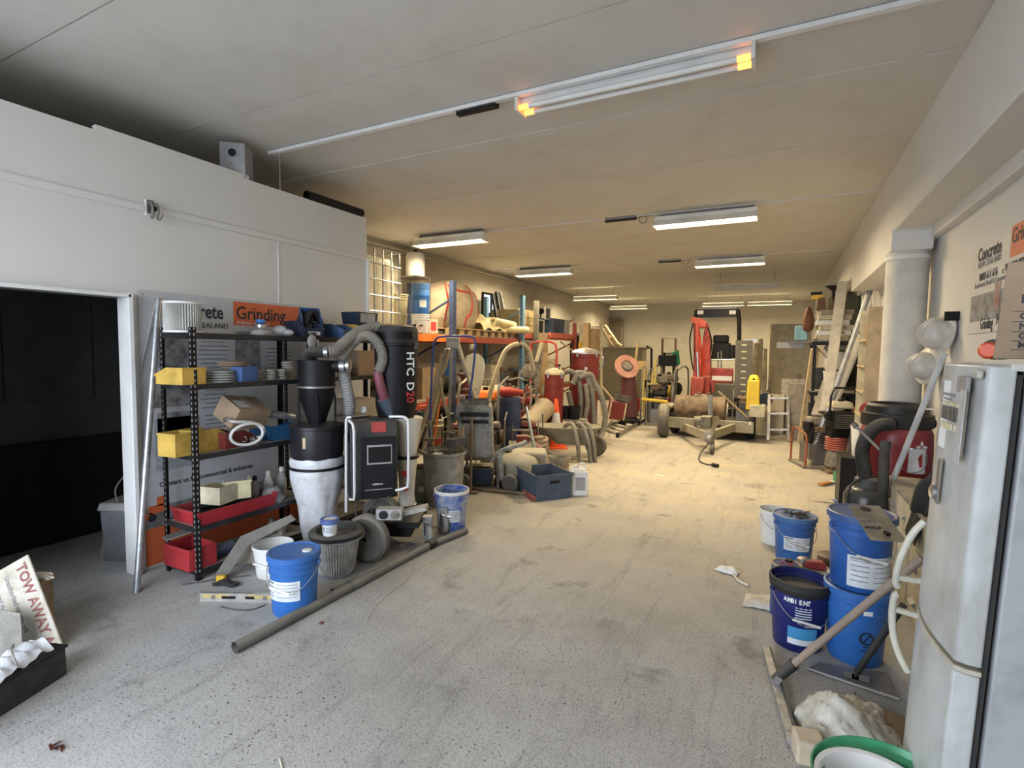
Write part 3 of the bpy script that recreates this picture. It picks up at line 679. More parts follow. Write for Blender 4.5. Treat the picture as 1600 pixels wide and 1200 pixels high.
S('plastic_bag', 'crumpled white plastic bag beside the blue knobbed fitting on the top shelf', 'bag', B().ball((0, 0, .045), (.07, .06, .046)).ball((.05, .04, .03), (.05, .05, .03)), filmw, onsh(438, 4, XM + .02))
def blue_bin(label, p, L_, W_, H_, rz, tilt=0, m=binblue): return pick_bin(label, p, m, L_, W_, H_, rz, None, tilt)
blue_bin('dark blue empty parts bin on the top shelf, left end facing out', Vector((XM - .02, V(478, 520, X=XM).y + .0, SHZ[4] + .001)), .30, .2, .14, R(80), m=navy)
t = blue_bin('blue bin tipped up on its end above the gap between both shelving units', Vector((XM - .06, 3.44, SHZ[4] + .10)), .24, .17, .12, R(60), .7)
t = blue_bin('blue parts bin lying in the middle of the second shelving top', Vector((XM - .02, 3.72, SHZ[4] + .001)), .30, .2, .13, R(100))
S('black_cloth', 'black rag draped over the blue bins on the second shelving unit', 'cloth', B().grid(lambda u, v: (.16 * u - .08, .20 * v - .1, .16 * math.sin(math.pi * v) ** .7 + .02 * math.sin(u * 14) + .01), 14, 14, .006), darkcloth, (XM - .06, 3.44, SHZ[4] + .06))
S('work_glove', 'grey work glove hanging over the front edge of the shelving top', 'glove', B().ball((0, 0, 0), (.02, .05, .06)).ball((.005, -.03, -.08), (.012, .016, .04)).ball((.005, 0.0, -.09), (.012, .014, .045)).ball((.005, .03, -.085), (.012, .014, .04)).ball((.005, .06, -.02), (.012, .014, .04)), greyp, (SHX1 + .025, 3.22, SHZ[4] - .04))
p = V(590, 510, X=XM)
t = T('storage_tub', 'grey fronted bin perched on a yellow bin at the end of the second shelving top', 'storage bin', (XM, 4.02, SHZ[4] + .145), R(88)); part('tub_body', B().tray(0, 0, 0, .26, .2, .12, tx=1.1, ty=1.1), navy, t); part('end_label', B().box(0, -.112, .02, .2, .003, .09), greyp, t)
pick_bin('yellow bin under the grey fronted bin on the second shelving top', Vector((XM, 4.0, SHZ[4] + .001)), yel, .34, .24, .14, R(100))
# shelf 4 (second from top)
pick_bin('yellow bin at the left end of the second tier of the nearer shelving', onsh(283, 3, XM + .06), yel, .26, .18, .115, R(-82), contents=False)
stack_disc(onsh(340, 3, XM + .03), .125, 5, .018, mat('disc_grey_green', (.36, .38, .36), rough=.5, var=.2, dust=.3), 'pale grey flat discs between yellow and blue bins', 'grey disc stack on the second tier')
stack_disc(onsh(366, 3, XM - .06) + Vector((0, 0, .115)), .11, 3, .013, card, 'loose brown fibre discs over the pale disc stack', 'brown discs on the second tier', .02)
stack_disc(onsh(366, 3, XM - .06), .10, 6, .019, mat('disc_brown', (.27, .22, .18), rough=.7, dust=.3), 'dark brown discs under the loose fibre discs', 'dark discs on the second tier', .008)
pick_bin('blue bin on the second tier right of the flat disc stack', onsh(378, 3, XM + .08), mat('bin_bright_blue', (.08, .16, .40), rough=.5, dust=.2), .16, .15, .11, R(-80), contents=False)
cupm = mat('cup_wheel', (.42, .40, .35), rough=.6, var=.2)
for px, X_, w__ in ((406, XM + .04, 'left'), (423, XM + .05, 'middle'), (440, XM + .03, 'right')):
    stack_disc(onsh(px, 3, X_), .042, 4, .021, cupm, 'small cup wheels, %s stack of three, second tier' % w__, 'cup wheel stacks on the second tier', .003)
stack_disc(onsh(450, 3, XM - .06), .05, 7, .021, cupm, 'cup wheels in the taller back stack, second tier', 'tall cup wheel stack on the second tier', .003)
# shelf 3
f3 = lambda px, X=XM, dz=.001: Vector((X, V(px, 600, X=X).y, SHZ[2] + dz))
pick_bin('yellow bin at the left end of the middle tier, side on', f3(285, XM + .05), yel, .26, .17, .16, R(-172), contents=True)
pick_bin('yellow bin with small parts behind the post on the middle tier', f3(318, XM + .02), yel, .28, .17, .16, R(-170))
pick_bin('dark red bin with tools on the middle tier under the cardboard box', f3(356, XM + .02), redm, .30, .20, .12, R(-165))
pick_bin('deep blue bin at the right end of the middle tier', f3(428, XM + .0), mat('bin_teal', (.02, .09, .20), rough=.5), .3, .26, .12, R(-95))
a = f3(388, SHX1 - .02, .10)
t = S('white_hose_coil', 'loose white plastic hose coiled over the middle tier of the black shelving', 'hose', B().tube([(0 + .02 * math.sin(k * .7), .13 * math.cos(k * .52) - .002 * k, -.01 + .085 * math.sin(k * .52) + .001 * k) for k in range(16)] + [(-.03, -.10, .10), (-.08, -.16, .12)], .012, n=10, smooth=5), white, a)
part('hose_clamp', B().lathe([(.018, -.015), (.018, .015)], (-.05, -.155, .12), 14, (0, 1, .3)), chrome, t)
for k, (dx, dy) in enumerate(((0, 0), (.05, .05), (-.06, .07), (.02, .12))):
    S('pipe_clamp', ['shiny clamp nearest the left inside the white hose coil', 'second shiny clamp inside the white hose coil', 'lowest left shiny clamp by the white hose coil', 'rightmost shiny clamp inside the white hose coil'][k], 'clamp', B().lathe([(.018, 0), (.024, 0), (.024, .03), (.018, .03), (.018, 0)], (0, 0, .026), 16, (1, .3 * k, .2)).box(0, .02, .0, .02, .02, .02), chrome, a + Vector((-.09 + dx, .0 + dy, -.085)), 0, 'clamps by the white hose')
carton('cardboard_box', 'opened brown cardboard box tilted on the middle tier of the nearer shelving, white label', 'box', (XM - .03, V(375, 600, X=XM).y, SHZ[2] + .17), .22, .32, .17, rot=(R(-8), R(28), R(4)), extra=[('sticker', B().box(.02, -.08, .1745, .10, .10, .001), paper)])
S('white_cartridge', 'white cylindrical cartridge with black print leaning on the middle tier beside the blue bin', 'cartridge', B().cyl((0, -.13, .05), (0, .10, -.0), .033, n=18).cyl((0, -.145, .053), (0, -.13, .05), .026, n=18), mat('white_silver', (.55, .55, .56), c2=(.25, .25, .27), rough=.35, metal=.4, scale=11), f3(442, XM + .02, .16))
# shelf 2 (low)
f2_ = lambda px, X=XM, dz=.001: Vector((X, V(px, 750, X=X).y, SHZ[1] + dz))
t = T('red_tray_bin', 'long red bin on the low tier, cream bins resting in it', 'storage bin', f2_(350, XM + .03), 0)
part('bin_body', B().tray(0, .02, 0, .30, .62, .10, .005, tx=1.12, ty=1.05), redp, t); part('rim', B().box(0, -.305, .085, .34, .012, .018).box(0, .345, .085, .34, .012, .018), redp, t)
part('bin_contents', B().box(.02, 0, .01, .2, .4, .05).cyl((-.05, -.2, .08), (.08, .2, .075), .02), blackm, t)
y0 = f2_(345).y
pick_bin('cream yellow bin resting on the long red bin, nearest the post', Vector((XM + .04, y0 - .02, SHZ[1] + .105)), cream, .24, .18, .13, R(-165), contents=False)
pick_bin('open cream bin with black parts in it on the long red bin', Vector((XM - .0, y0 + .13, SHZ[1] + .105)), mat('bin_cream', (.66, .60, .36), rough=.5, dust=.2), .26, .18, .14, R(-120))
def bottle(label, loc, h, r, m, capm, name='spray_bottle', cat='bottle'):
    t = T(name, label, cat, loc); part('bottle_body', B().lathe([(r * .9, 0), (r, .01), (r, h * .55), (r * .45, h * .8), (r * .4, h * .84)], n=18), m, t); part('cap', B().lathe([(r * .45, h * .83), (r * .48, h * .95), (r * .3, h)], n=14), capm, t); return t
bottle('dark bottle with a cap on the low tier, right of the cream bins', f2_(398, XM - .02), .22, .04, greyp, black)
bottle('small white bottle standing behind the grey rag on the low tier', f2_(419, XM - .08), .22, .038, white, white)
bottle('white bottle at the right end of the low tier behind the dust bag', f2_(440, XM - .04), .24, .042, greyp, white)
S('grey_rag', 'crumpled dark grey rag with a metal weight at the right of the low tier', 'rag', B().lathe([(.09, 0), (.10, .03), (.075, .07), (.08, .09), (.05, .12), (.0001, .13)], n=16, jit=.2), greyp, f2_(424, XM + .08))
# bottom shelf
f1 = lambda px, X=XM, dz=.001: Vector((X, V(px, 850, X=X).y, SHZ[0] + dz))
t = T('red_crate', 'red slotted crate on the bottom tier of the nearer shelving', 'crate', f1(293, XM + .02)); part('crate_body', B().tray(0, .02, 0, .30, .20, .155, .006), mat('crate_red', (.40, .02, .03), rough=.5, dust=.2), t)
part('rib', B().box(0, -.083, .04, .31, .006, .012).box(0, -.083, .10, .31, .006, .012).box(.152, .02, .04, .006, .2, .012).box(.152, .02, .10, .006, .2, .012), MC['crate_red'], t)
S('grey_channel', 'long grey metal channel laid across the red crate on the bottom tier', 'channel', B().bar((-.10, -.28, .10), (.02, .42, .17), .09, .012), alu, f1(330, XM, .10))
S('red_long_lid', 'long dark red plastic lid lying tilted on the bottom tier', 'lid', B().bar((-.06, -.2, .16), (0, .42, .18), .2, .02), redm, f1(345, XM - .04, .05))
t = T('power_tool', 'dark blue corded power tool on the bottom tier beside the red crate', 'power tool', f1(330, XM + .10))
part('motor_housing', B().cyl((0, -.10, .06), (0, .16, .06), .05, n=16).cyl((0, .16, .06), (0, .24, .055), .035, n=14), navy, t); part('tool_head', B().cyl((0, -.18, .06), (0, -.10, .06), .035, n=12).box(0, -.16, .0, .07, .05, .05), blackm, t); part('switch_grip', B().bar((0, .2, .06), (.02, .30, .09), .04, .04), black, t); part('warning_plate', B().box(.0, .03, .109, .04, .08, .002), alu, t)
bottle('row tin can on the bottom tier at the right end', f1(425, XM), .14, .045, dusty, steel, 'tin_can', 'can'); bottle('dull green tin at the far right of the bottom tier', f1(441, XM + .05), .12, .05, dusty, greyp, 'tin_can', 'can')
# second unit: cartons
for (px, py, k, sx, sy, sz, lb, rz_) in ((560, 0, 3, .3, .34, .24, 'brown carton on the second tier of the far shelving, seen through the hose loop', .1), (575, 0, 2, .3, .40, .26, 'pale carton on the middle tier of the far shelving behind the black machine', -.05)):
    carton('cardboard_box', lb, 'box', (XM, 3.98 if k == 3 else 3.92, SHZ[k] + .001), sx, sy, sz, rz_, card if k == 3 else cardl)
carton('cardboard_box', 'flat opened carton lying slanted on the far shelving second tier', 'box', (XM + .02, 3.60, SHZ[3] + .001), .28, .26, .10, .2, woodg)
# ================================================================== DUST EXTRACTOR (left middle)
def wheel(b_t, b_h, c, r, w_, ax, hub=.45):
    """tyre profile into b_t, hub into b_h, axle along ax"""
    b_t.lathe([(r * hub, -w_ * .42), (r * .86, -w_ * .5), (r, -w_ * .3), (r, w_ * .3), (r * .86, w_ * .5), (r * hub, w_ * .42)], c, 30, ax)
    b_h.lathe([(.0001, -w_ * .30), (r * .16, -w_ * .42), (r * .2, -w_ * .3), (r * hub * .98, -w_ * .34), (r * hub * .98, w_ * .34), (r * .2, w_ * .3), (r * .16, w_ * .42), (.0001, w_ * .3)], c, 24, ax)
bagm = mat('clear_dust_bag', (.66, .67, .70), rough=.3, c2=(.42, .40, .37), scale=7, bump=.6, th=.45)
longm = mat('dusty_longopac', (.60, .56, .48), rough=.45, c2=(.40, .36, .29), scale=5, bump=.5, th=.42)
# separator with bag
f = Fr(486, 862)
t = TF('cyclone_separator', 'black cyclone separator on three legs over a drum with a clear dust bag below', 'separator', f)
c_ = lambda px, py, d=.16: f.q(px, py, d)
k = f.w(1, .16); zt = lambda py: c_(486, py).z; D = .16
part('upper_cylinder', B().lathe([(27 * k, zt(604)), (27 * k, zt(566)), (28.5 * k, zt(566)), (28.5 * k, zt(563)), (.0001, zt(562))], (0, D, 0), 32), black, t)
part('clamp_ring', ring((0, D, 0), 27 * k, 29 * k, zt(605), zt(602)), steel, t)
part('cone', B().lathe([(10 * k, zt(668)), (14 * k, zt(655)), (24 * k, zt(625)), (27 * k, zt(604))], (0, D, 0), 32), black, t)
for a in (-2.4, -1.2, .2): part('support_leg', B().tube([(25 * k * math.cos(a), D + 25 * k * math.sin(a), zt(612)), (27 * k * math.cos(a), D + 27 * k * math.sin(a), zt(620)), (27 * k * math.cos(a), D + 27 * k * math.sin(a), zt(663))], .009, n=8), blackm, t)
part('drum', B().lathe([(37 * k, zt(716)), (39 * k, zt(700)), (39 * k, zt(668)), (41 * k, zt(667)), (41 * k, zt(663)), (30 * k, zt(661)), (.0001, zt(660))], (0, D, 0), 36), mat('scuffed_drum', (.014, .014, .018), rough=.32, dust=.08, scale=9), t)
part('tape_mark', sector(B(), 39.3 * k, zt(694), zt(678), -1.75, -1.63, c=(0, D, 0), n=3), woodp, t, label='short strip of orange tape')
def bagshape(c, zs, jit=.02, n=40, seed=3):
    rr = random.Random(seed); b = B(); vs = []; fs = []; ph = [rr.uniform(0, 6) for _ in range(6)]
    for i, (r, z) in enumerate(zs):
        for j in range(n):
            a = 2 * math.pi * j / n; q = r * (1 + jit * (math.sin(5 * a + ph[0]) + .7 * math.sin(9 * a + ph[1] + i * .3) + .5 * math.sin(14 * a + ph[2] - i * .2)))
            vs.append((c[0] + q * math.cos(a), c[1] + q * math.sin(a), z + .004 * math.sin(7 * a + i)))
    for i in range(len(zs) - 1): fs += [(i * n + j, i * n + (j + 1) % n, (i + 1) * n + (j + 1) % n, (i + 1) * n + j) for j in range(n)]
    fs += [tuple(range(n - 1, -1, -1)), tuple((len(zs) - 1) * n + j for j in range(n))]
    return b.add(vs, fs)
bp = [(12, 856), (19, 846), (23, 835), (26, 820), (27.5, 800), (29, 785), (33, 770), (37, 755), (39, 742), (39, 732), (38, 727), (39, 722), (40, 717), (38, 712)]
part('dust_bag', bagshape((0, D), [(r * k, zt(y)) for r, y in bp], .018), bagm, t, label='clear plastic dust bag full of white folds')
part('bag_strap', ring((0, D, 0), 38.4 * k, 40.5 * k, zt(729), zt(725)), black, t)
part('bag_knot', B().lathe([(14 * k, 0.001), (12 * k, .03), (5 * k, .07), (8 * k, .10)], (20 * k, D - .12, 0), 14, jit=.3), clothw, t)
# inlet elbow and outlet
e = B().tube([c_(478, 566), c_(479, 556), c_(487, 551), c_(505, 550), c_(514, 549)], .045, n=16, smooth=4)
part('elbow', e, rubber, t)
part('hose_clamp', B().cyl(c_(508, 550), c_(514, 550), .050, n=20), galv, t)
part('outlet_pipe', B().cyl(c_(500, 572), c_(532, 572), .048, n=18), black, t)
part('hose_clamp', B().cyl(c_(532, 572), c_(540, 572), .053, n=20), galv, t); part('hose_clamp', B().cyl(c_(542, 571), c_(547, 571), .053, n=20), chrome, t)

# main machine
f = Fr(575, 881)
t = TF('dust_extractor', 'large black wheeled dust extractor with tall filter cylinder and white tube handles', 'dust extractor', f)
q = f.q
DB = .42
# chassis
part('chassis', B().box(.10, .45, .20, .50, .42, .05), blackm, t, bev=.004); part('support_arm', B().bar(q(600, 808, .12), q(668, 792, .12), .10, .035), mach, t, bev=.004)
tw, th_ = B(), B(); r = f.w(38); wheel(tw, th_, (q(572, 842).x, .04, r), r, .085, (.35, 1, 0), .62)
w_ = part('big_wheel', tw, tyre, t, label='dusty grey solid wheel at the near side'); part('wheel_hub', th_, dusty, w_)
part('wheel_bolt', B().lathe([(.018, 0), (.012, .012)], Vector((q(572, 842).x - .012, -.0, r)), 8, (-.35, -1, 0)), blackm, w_)
tw, th_ = B(), B(); wheel(tw, th_, (q(596, 830, .6).x, .62, r), r, .085, (.35, 1, 0), .62)
w_ = part('big_wheel', tw, tyre, t); part('wheel_hub', th_, dusty, w_)
for (px, py, d) in ((668, 823, .12), (690, 812, .6)):
    c = f.I @ (V(668, 849, Z=0) if px == 668 else V(693, 833, Z=0)); r2 = .085; c.z = 0; tw, th_ = B(), B(); wheel(tw, th_, (c.x, c.y, r2), r2, .04, (1, .55, 0), .6)
    w_ = part('caster', tw, greyp, t); part('caster_hub', th_, galv, w_); part('caster_fork', B().box(c.x - .032, c.y, r2 - .01, .006, .05, r2 + .04).box(c.x + .032, c.y, r2 - .01, .006, .05, r2 + .04).box(c.x, c.y, r2 * 2 + .022, .075, .075, .05), galv, w_)
# socket block
a = q(598, 812, .02)
so = part('socket_box', B().box(a.x + .05, .05, a.z, .20, .10, .085), greyp, t, label='pale double socket block', bev=.006)
for dx in (0, .09): part('socket_face', B().lathe([(.034, 0), (.034, .006), (.026, .008), (.0001, .004)], (a.x + .01 + dx, -.001, a.z + .045), 18, (0, -1, 0)), blackm if dx == 0 else dusty, so)
# cabinet turned a little to the right
ca = R(22); cb = q(582, 772, DB); Mx = Matrix.Translation((cb.x - .02, DB + .04, 0)) @ Matrix.Rotation(ca, 4, 'Z')
z0, z1 = q(590, 772, DB).z, q(590, 656, DB).z
side = [(-.20, z0), (-.20, z1 - .10), (-.13, z1), (.20, z1), (.20, z0)]
part('cabinet', B().at(Mx).ext([(-.19, y, z) for y, z in side], (.38, 0, 0)), mat('dark_slate_plastic', (.022, .025, .030), rough=.5, dust=.2, spec=.25), t, bev=.01)
part('front_panel', B().at(Mx).box(.03, -.208, z0 + .01, .27, .02, z1 - z0 - .13), black, t, bev=.006)
part('display_window', B().at(Mx).box(.04, -.222, z1 - .33, .18, .006, .13), blackm, t); part('display_frame', B().at(Mx).box(.04, -.219, z1 - .345, .20, .004, .16), greyp, t, bev=.002)
part('vent_slot', B().at(Mx).box(.03, -.222, z0 + .08, .22, .004, .006).box(.03, -.222, z0 + .12, .07, .004, .012), greyp, t)
text('lettering', 'HTC', .022, paper, t, Mx @ basis((-.02, -.225, z0 + .12), (1, 0, 0), (0, 0, 1)), 0, 1)
part('side_grille', B().at(Mx).box(-.192, -.02, z1 - .25, .01, .22, .2), mat('grille_grey', (.03, .03, .033), rough=.6, dust=.3), t)
lk = B()
for i in range(9):
    for j in range(8): lk.at(Mx).box(-.198, -.11 + j * .025, z1 - .24 + i * .021, .003, .012, .009)
part('grille_holes', lk, dusty, t, stuff=True)
part('red_sticker', B().at(Mx).ext([(-.02, -.19, z1 - .088), (.10, -.19, z1 - .088), (.10, -.14, z1 - .012), (-.02, -.14, z1 - .012)], (0, -.004, .004)), mat('sticker_red', (.5, .08, .07), rough=.6), t)
part('control_knob', B().at(Mx).lathe([(.035, 0), (.035, .02), (.028, .025)], (-.192, -.12, z1 - .12), 20, (-1, 0, 0)), black, t)
# tube handles
tub = mat('white_tube', (.66, .67, .68), rough=.3, metal=.2, var=.05)
part('tube_handle', B().tube([q(541, 800, .22), q(541, 690, .22), q(541, 656, .22), q(543, 652, .22), q(549, 652, .22)], .012, n=10), tub, t)
part('tube_handle', B().tube([q(546, 780, .16), q(553, 781, .16), q(554, 770, .16), q(553, 672, .16), q(551, 662, .16), q(545, 657, .18)], .012, n=10), tub, t)
part('tube_handle', B().tube([q(608, 651, .30), q(628, 651, .30), q(636, 655, .30), q(638, 668, .30), q(638, 750, .30), q(634, 762, .30), q(618, 766, .30)], .012, n=10, smooth=2), tub, t)
# flat disc and lid on top
part('top_disc', B().lathe([(.16, 0), (.165, .008), (.03, .014)], (q(548, 648, .55).x, .62, z1 + .01), 30), steel, t)
part('top_block', B().box(q(541, 640, .55).x, .60, z1 + .02, .045, .04, .06), greyp, t)
# tall filter tower
DT = .72; kt = f.w(1, DT); xt = q(619, 560, DT).x; zz = lambda py: q(619, py, DT).z
part('filter_tower', B().lathe([(.0001, zz(672)), (22 * kt, zz(668)), (27 * kt, zz(652)), (31 * kt, zz(632)), (32.5 * kt, zz(541)), (34 * kt, zz(540)), (34 * kt, zz(537)), (32.5 * kt, zz(536))], (xt, DT, 0), 40), black, t)
cap = part('motor_cap', B().lathe([(33 * kt, zz(538)), (33.5 * kt, zz(518)), (31 * kt, zz(511)), (20 * kt, zz(508)), (.0001, zz(507))], (xt, DT, 0), 40), mat('cap_black', (.016, .016, .018), rough=.55, dust=.2, spec=.25), t)
gr = B()
for i in range(26):
    a = -2.5 + i * .075; sector(gr, 33.6 * kt, zz(530), zz(519), a, a + .035, c=(xt, DT, 0), n=1, t=.004)
part('cap_fins', gr, blackm, cap, stuff=True)
for s in (-.35, -2.6): part('latch', B().box(xt + 34 * kt * math.cos(s), DT + 34 * kt * math.sin(s), zz(545), .03, .02, .06), blackm, t)
# vertical lettering
Mt = Matrix.Translation((xt, DT, 0)) @ Matrix.Rotation(R(36), 4, 'Z')
for s_, y_, m_, b_ in (('HTC', 549, paper, .002), ('D', 595, paper, .002), ('20', 609, mat('sticker_red2', (.6, .05, .05), rough=.5), .0012)):
    part_ = text('lettering', s_, .098, m_, t, Mt @ basis((.015, -33.2 * kt, zz(y_)), (0, 0, -1), (1, 0, 0)), b_, 1.05)
# longopac tube under the tower
lp = [(13, 812), (15, 800), (13, 790), (11, 770), (13, 745), (15, 722), (16, 715), (13, 712), (15, 706), (17, 694), (18, 684), (20, 672), (22, 660), (24, 652)]
part('sleeve_bag', bagshape((q(636, 700, DT - .05).x, DT - .05), [(r_ * kt, max(.28, q(636, y_, DT - .05).z)) for r_, y_ in lp], .03, 28, 5), longm, t, label='dusty white dust sleeve with red arrows')
rb = B()
for py in (738, 760):
    c = q(633, py, DT - .14); rb.add([c + Vector((-.02, -.035, .02)), c + Vector((.035, -.035, .02)), c + Vector((.035, -.035, -.02)), c + Vector((-.02, -.035, -.02)), c + Vector((.008, -.035, -.04))], [(0, 3, 4, 2, 1)])
part('red_arrow', rb, mat('arrow_red', (.6, .04, .03), rough=.5), t)
part('sleeve_ring', ring((q(636, 700, DT - .05).x, DT - .05, 0), 14 * kt, 18 * kt, zz(713), zz(709)), blackm, t)
# side inlet with red tube
part('red_tube', B().tube([q(590, 580, .52), q(594, 600, .52), q(601, 622, .55), q(606, 634, .6)], .042, n=14, smooth=3), mat('worn_maroon', (.22, .055, .08), rough=.5, dust=.3), t)
part('inlet', B().cyl(q(600, 622, .56), q(615, 650, .62), .06, n=16), mat('inlet_blue', (.06, .08, .11), rough=.5, dust=.3), t)
part('gauge', B().lathe([(.03, 0), (.03, .02)], q(568, 640, .7), 18, (0, -1, .1)), steel, t)
hd = part('cable', B().tube([q(607, 775, .3), q(601, 800, .25), q(588, 812, .25), q(580, 800, .2), q(590, 778, .3)], .008, n=6, smooth=5).tube([q(560, 775, .3), q(556, 800, .2), q(563, 815, .15), q(575, 800, .2)], .007, n=6, smooth=5), rubc, t)
part('under_box', B().box(.1, .45, .10, .34, .26, .14), black, t)
# hoses between both
hs = T('suction_hose', 'grey ribbed suction hose from the cyclone elbow up to the black filter cap', 'hose', f.o, f.rz)
part('hose_run', B().tube([q(514, 549, .28), q(524, 547, .3), q(538, 536, .36), (q(556, 522, .45)), q(574, 514, .55), q(592, 511, .62)], .047, n=14, smooth=6, corr=.05, pitch=.022), hosem, hs)
hs = T('suction_hose', 'grey ribbed hose arching down beside the black filter tower to the red tube', 'hose', f.o, f.rz)
part('hose_run', B().tube([q(534, 560, .42), q(545, 543, .42), q(558, 530, .44), q(572, 524, .46), q(586, 530, .48), q(595, 545, .50), q(598, 562, .51), q(592, 580, .52)], .042, n=14, smooth=6, corr=.05, pitch=.022), hosem, hs)
hs = S('grey_flex_hose', 'short grey ribbed hose standing between the cyclone and the black machine', 'hose', B().tube([q(535, 575, .5), q(540, 600, .5), q(546, 630, .55), q(545, 648, .6)], .05, n=14, smooth=6, corr=.05, pitch=.022), mat('pale_hose', (.33, .33, .32), rough=.7, dust=.3), f.o, f.rz)

# ================================================================== LEFT FLOOR ITEMS
p = V(448, 940, Z=0)
FP = lambda px, py, rpx: V(px, py, Z=0) + Vector((-math.sin(FACE), math.cos(FACE), 0)) * (rpx * mpp(V(px, py, Z=0)))   # centre behind the front foot point
pail('bright blue lidded pail with a white label, by the near end of the grey pipe', FP(447, 967, 33), bluem, .375, .132, .148, lid=bluem, band=(.11, .235, -2.75, -.95), rz=FACE)
pail('white bucket half hidden behind the bright blue lidded pail', FP(414, 909, 30), white, .23, .115, .135, ribs=False, rz=FACE)
f = Fr(517, 906); t = TF('filter_basket', 'grey pleated conical filter basket with a thick black rim near the big wheel', 'filter', Fr(517, 906)); k = f.w(1, .1)
n = 96; vs = []
for z, r in ((.012, 27 * k), (.29, 36 * k)):
    for j in range(n): rr = r * (1 if j % 2 else .955); vs.append((rr * math.cos(2 * math.pi * j / n), .13 + rr * math.sin(2 * math.pi * j / n), z))
part('pleats', B().add(vs, [(j, (j + 1) % n, n + (j + 1) % n, n + j) for j in range(n)]), mat('basket_pleats', (.44, .42, .39), rough=.85, var=.2, scale=9), t, ang=8)
part('base_ring', B().lathe([(28 * k, 0), (28.5 * k, .02), (.001, .02)], (0, .13, 0), 36), galv, t)
part('rim_ring', B().lathe([(36 * k, .285), (41 * k, .29), (42 * k, .315), (37 * k, .335), (31 * k, .33), (29 * k, .30), (25 * k, .12)], (0, .13, 0), 40), rubc, t)
part('rim_wire', ring((0, .13, 0), 37 * k, 43 * k, .278, .288), galv, t)
f0 = V(519, 835, Z=.335)
c0 = f.M @ Vector((.0, .13 - 30 * k, .338))
pail('small white and blue tub standing on the rim of the grey filter basket', c0, white, .115, .046, .052, lid=mat('tub_lid', (.10, .15, .36), rough=.4), grip=False, bail=None, band=(.02, .07, -2.6, -.6), rz=FACE, ribs=False, cat='tub', name='tub')
# green-grey pails and the blue spattered pail
pm = mat('spattered_blue', (.03, .10, .42), c2=(.42, .44, .47), scale=11, rough=.5, th=.54, dust=.2)
pail('blue pail with white splashes and open white rim, at the far end of the pipe', FP(703, 833, 22), pm, .375, .128, .150, rimm=white, band=(.10, .21, -2.5, -.9), rz=FACE)
# pipes on the floor
a, c = V(367, 1012, Z=.032), V(668, 853, Z=.032)
t = T('grey_pipe', 'long grey plastic pipe on the floor in front of the blue pail', 'pipe', (0, 0, 0))
def opipe(b, p, q_, r, t_=.004):
    d = (Vector(q_) - Vector(p)); return b.tube([p, q_], r, n=20, cap=False).tube([q_, p], r - t_, n=20, cap=False)
pv = mat('dusty_grey_pipe', (.13, .13, .12), rough=.55, var=.15, dust=.22)
part('pipe_tube', opipe(B(), a, c, .032), pv, t); dd = (c - a).normalized()
part('socket_end', opipe(B(), a + dd * .85, a + dd * .95, .037), pv, t)
t2 = T('grey_pipe', 'shorter grey pipe length with a black coupling, beyond the long pipe', 'pipe', (0, 0, 0))
c2_, e2 = V(682, 853, Z=.03), V(728, 829, Z=.03)
part('pipe_tube', opipe(B(), c + dd * .03, e2, .030), pv, t2); part('coupling', opipe(B(), c + dd * .005, c + dd * .09, .040, .008), rubc, t2); part('clamp_screw', B().box((c + dd * .05).x + .03, (c + dd * .05).y, .02, .03, .05, .03), blackm, t2)
a3 = V(560, 905, Z=.035); S('pipe_offcut', 'short grey pipe offcut with a dark open end behind the long pipe', 'pipe', opipe(B(), V(556, 908, Z=.026), V(470, 945, Z=.026) * .0 + V(520, 925, Z=.026), .024), pv)
# cord on floor
S('white_string', 'thin pale string lying curved on the concrete right of the long pipe', 'string', B().tube([V(641, 886, Z=.004), V(636, 905, Z=.004), V(610, 925, Z=.004), V(588, 945, Z=.004), V(571, 972, Z=.004)], .0025, n=5, smooth=5), clothw)
S('white_string', 'short pale string by the bottom edge of the picture', 'string', B().tube([V(437, 1185, Z=.004), V(441, 1202, Z=.004)], .0025, n=5), clothw)
# level, straightedge and small things in front of the shelving
a, c = V(314, 938, Z=0), V(432, 940, Z=0); d = (c - a)
t = T('spirit_level', 'yellow and silver spirit level lying on the floor behind the bright blue pail', 'level', a, math.atan2(d.y, d.x))
part('beam', B().box(d.length / 2, 0, 0, d.length, .024, .055), alu, t); part('yellow_face', B().box(d.length * .22, -.0128, .024, d.length * .36, .002, .022).box(d.length * .8, -.0128, .024, d.length * .34, .002, .022), mat('level_yellow', (.55, .42, .13), rough=.6, dust=.3), t)
part('vial', B().lathe([(.014, 0), (.014, .003)], (.09, -.014, .03), 14, (0, -1, 0)), steel, t); part('vial', B().lathe([(.014, 0), (.014, .003)], (d.length * .86, -.014, .03), 14, (0, -1, 0)), steel, t)
part('hand_slot', B().box(.19, -.0135, .02, .09, .003, .018).box(.33, -.0135, .02, .06, .003, .018), blackm, t)
a = V(285, 914, Z=.004); c = V(390, 899, Z=.004); S('flat_bar', 'thin dark flat steel bar on the floor at the foot of the black shelving', 'bar', B().bar(a, c, .02, .006), steel)
S('black_strap', 'thin black strap curved on the floor in front of the spirit level', 'strap', B().tube([V(345, 948, Z=.004), V(370, 953, Z=.004), V(395, 952, Z=.004), V(415, 945, Z=.004)], .004, n=5, smooth=4), rubc)
S('tape_measure', 'small yellow and black tape measure on the floor by the leaning steel panel', 'tape measure', B().box(0, 0, 0, .06, .04, .045), yelp, V(346, 908, Z=0), .4, bev=.008)
S('black_work_gloves', 'crumpled black work gloves on the floor beside the yellow tape measure', 'gloves', B().ball((0, 0, .018), (.06, .035, .02)).ball((.07, .01, .014), (.04, .014, .014)).ball((.06, -.025, .014), (.045, .012, .013)).ball((-.05, -.03, .014), (.03, .015, .014)), darkcloth, V(352, 914, Z=0), .3)
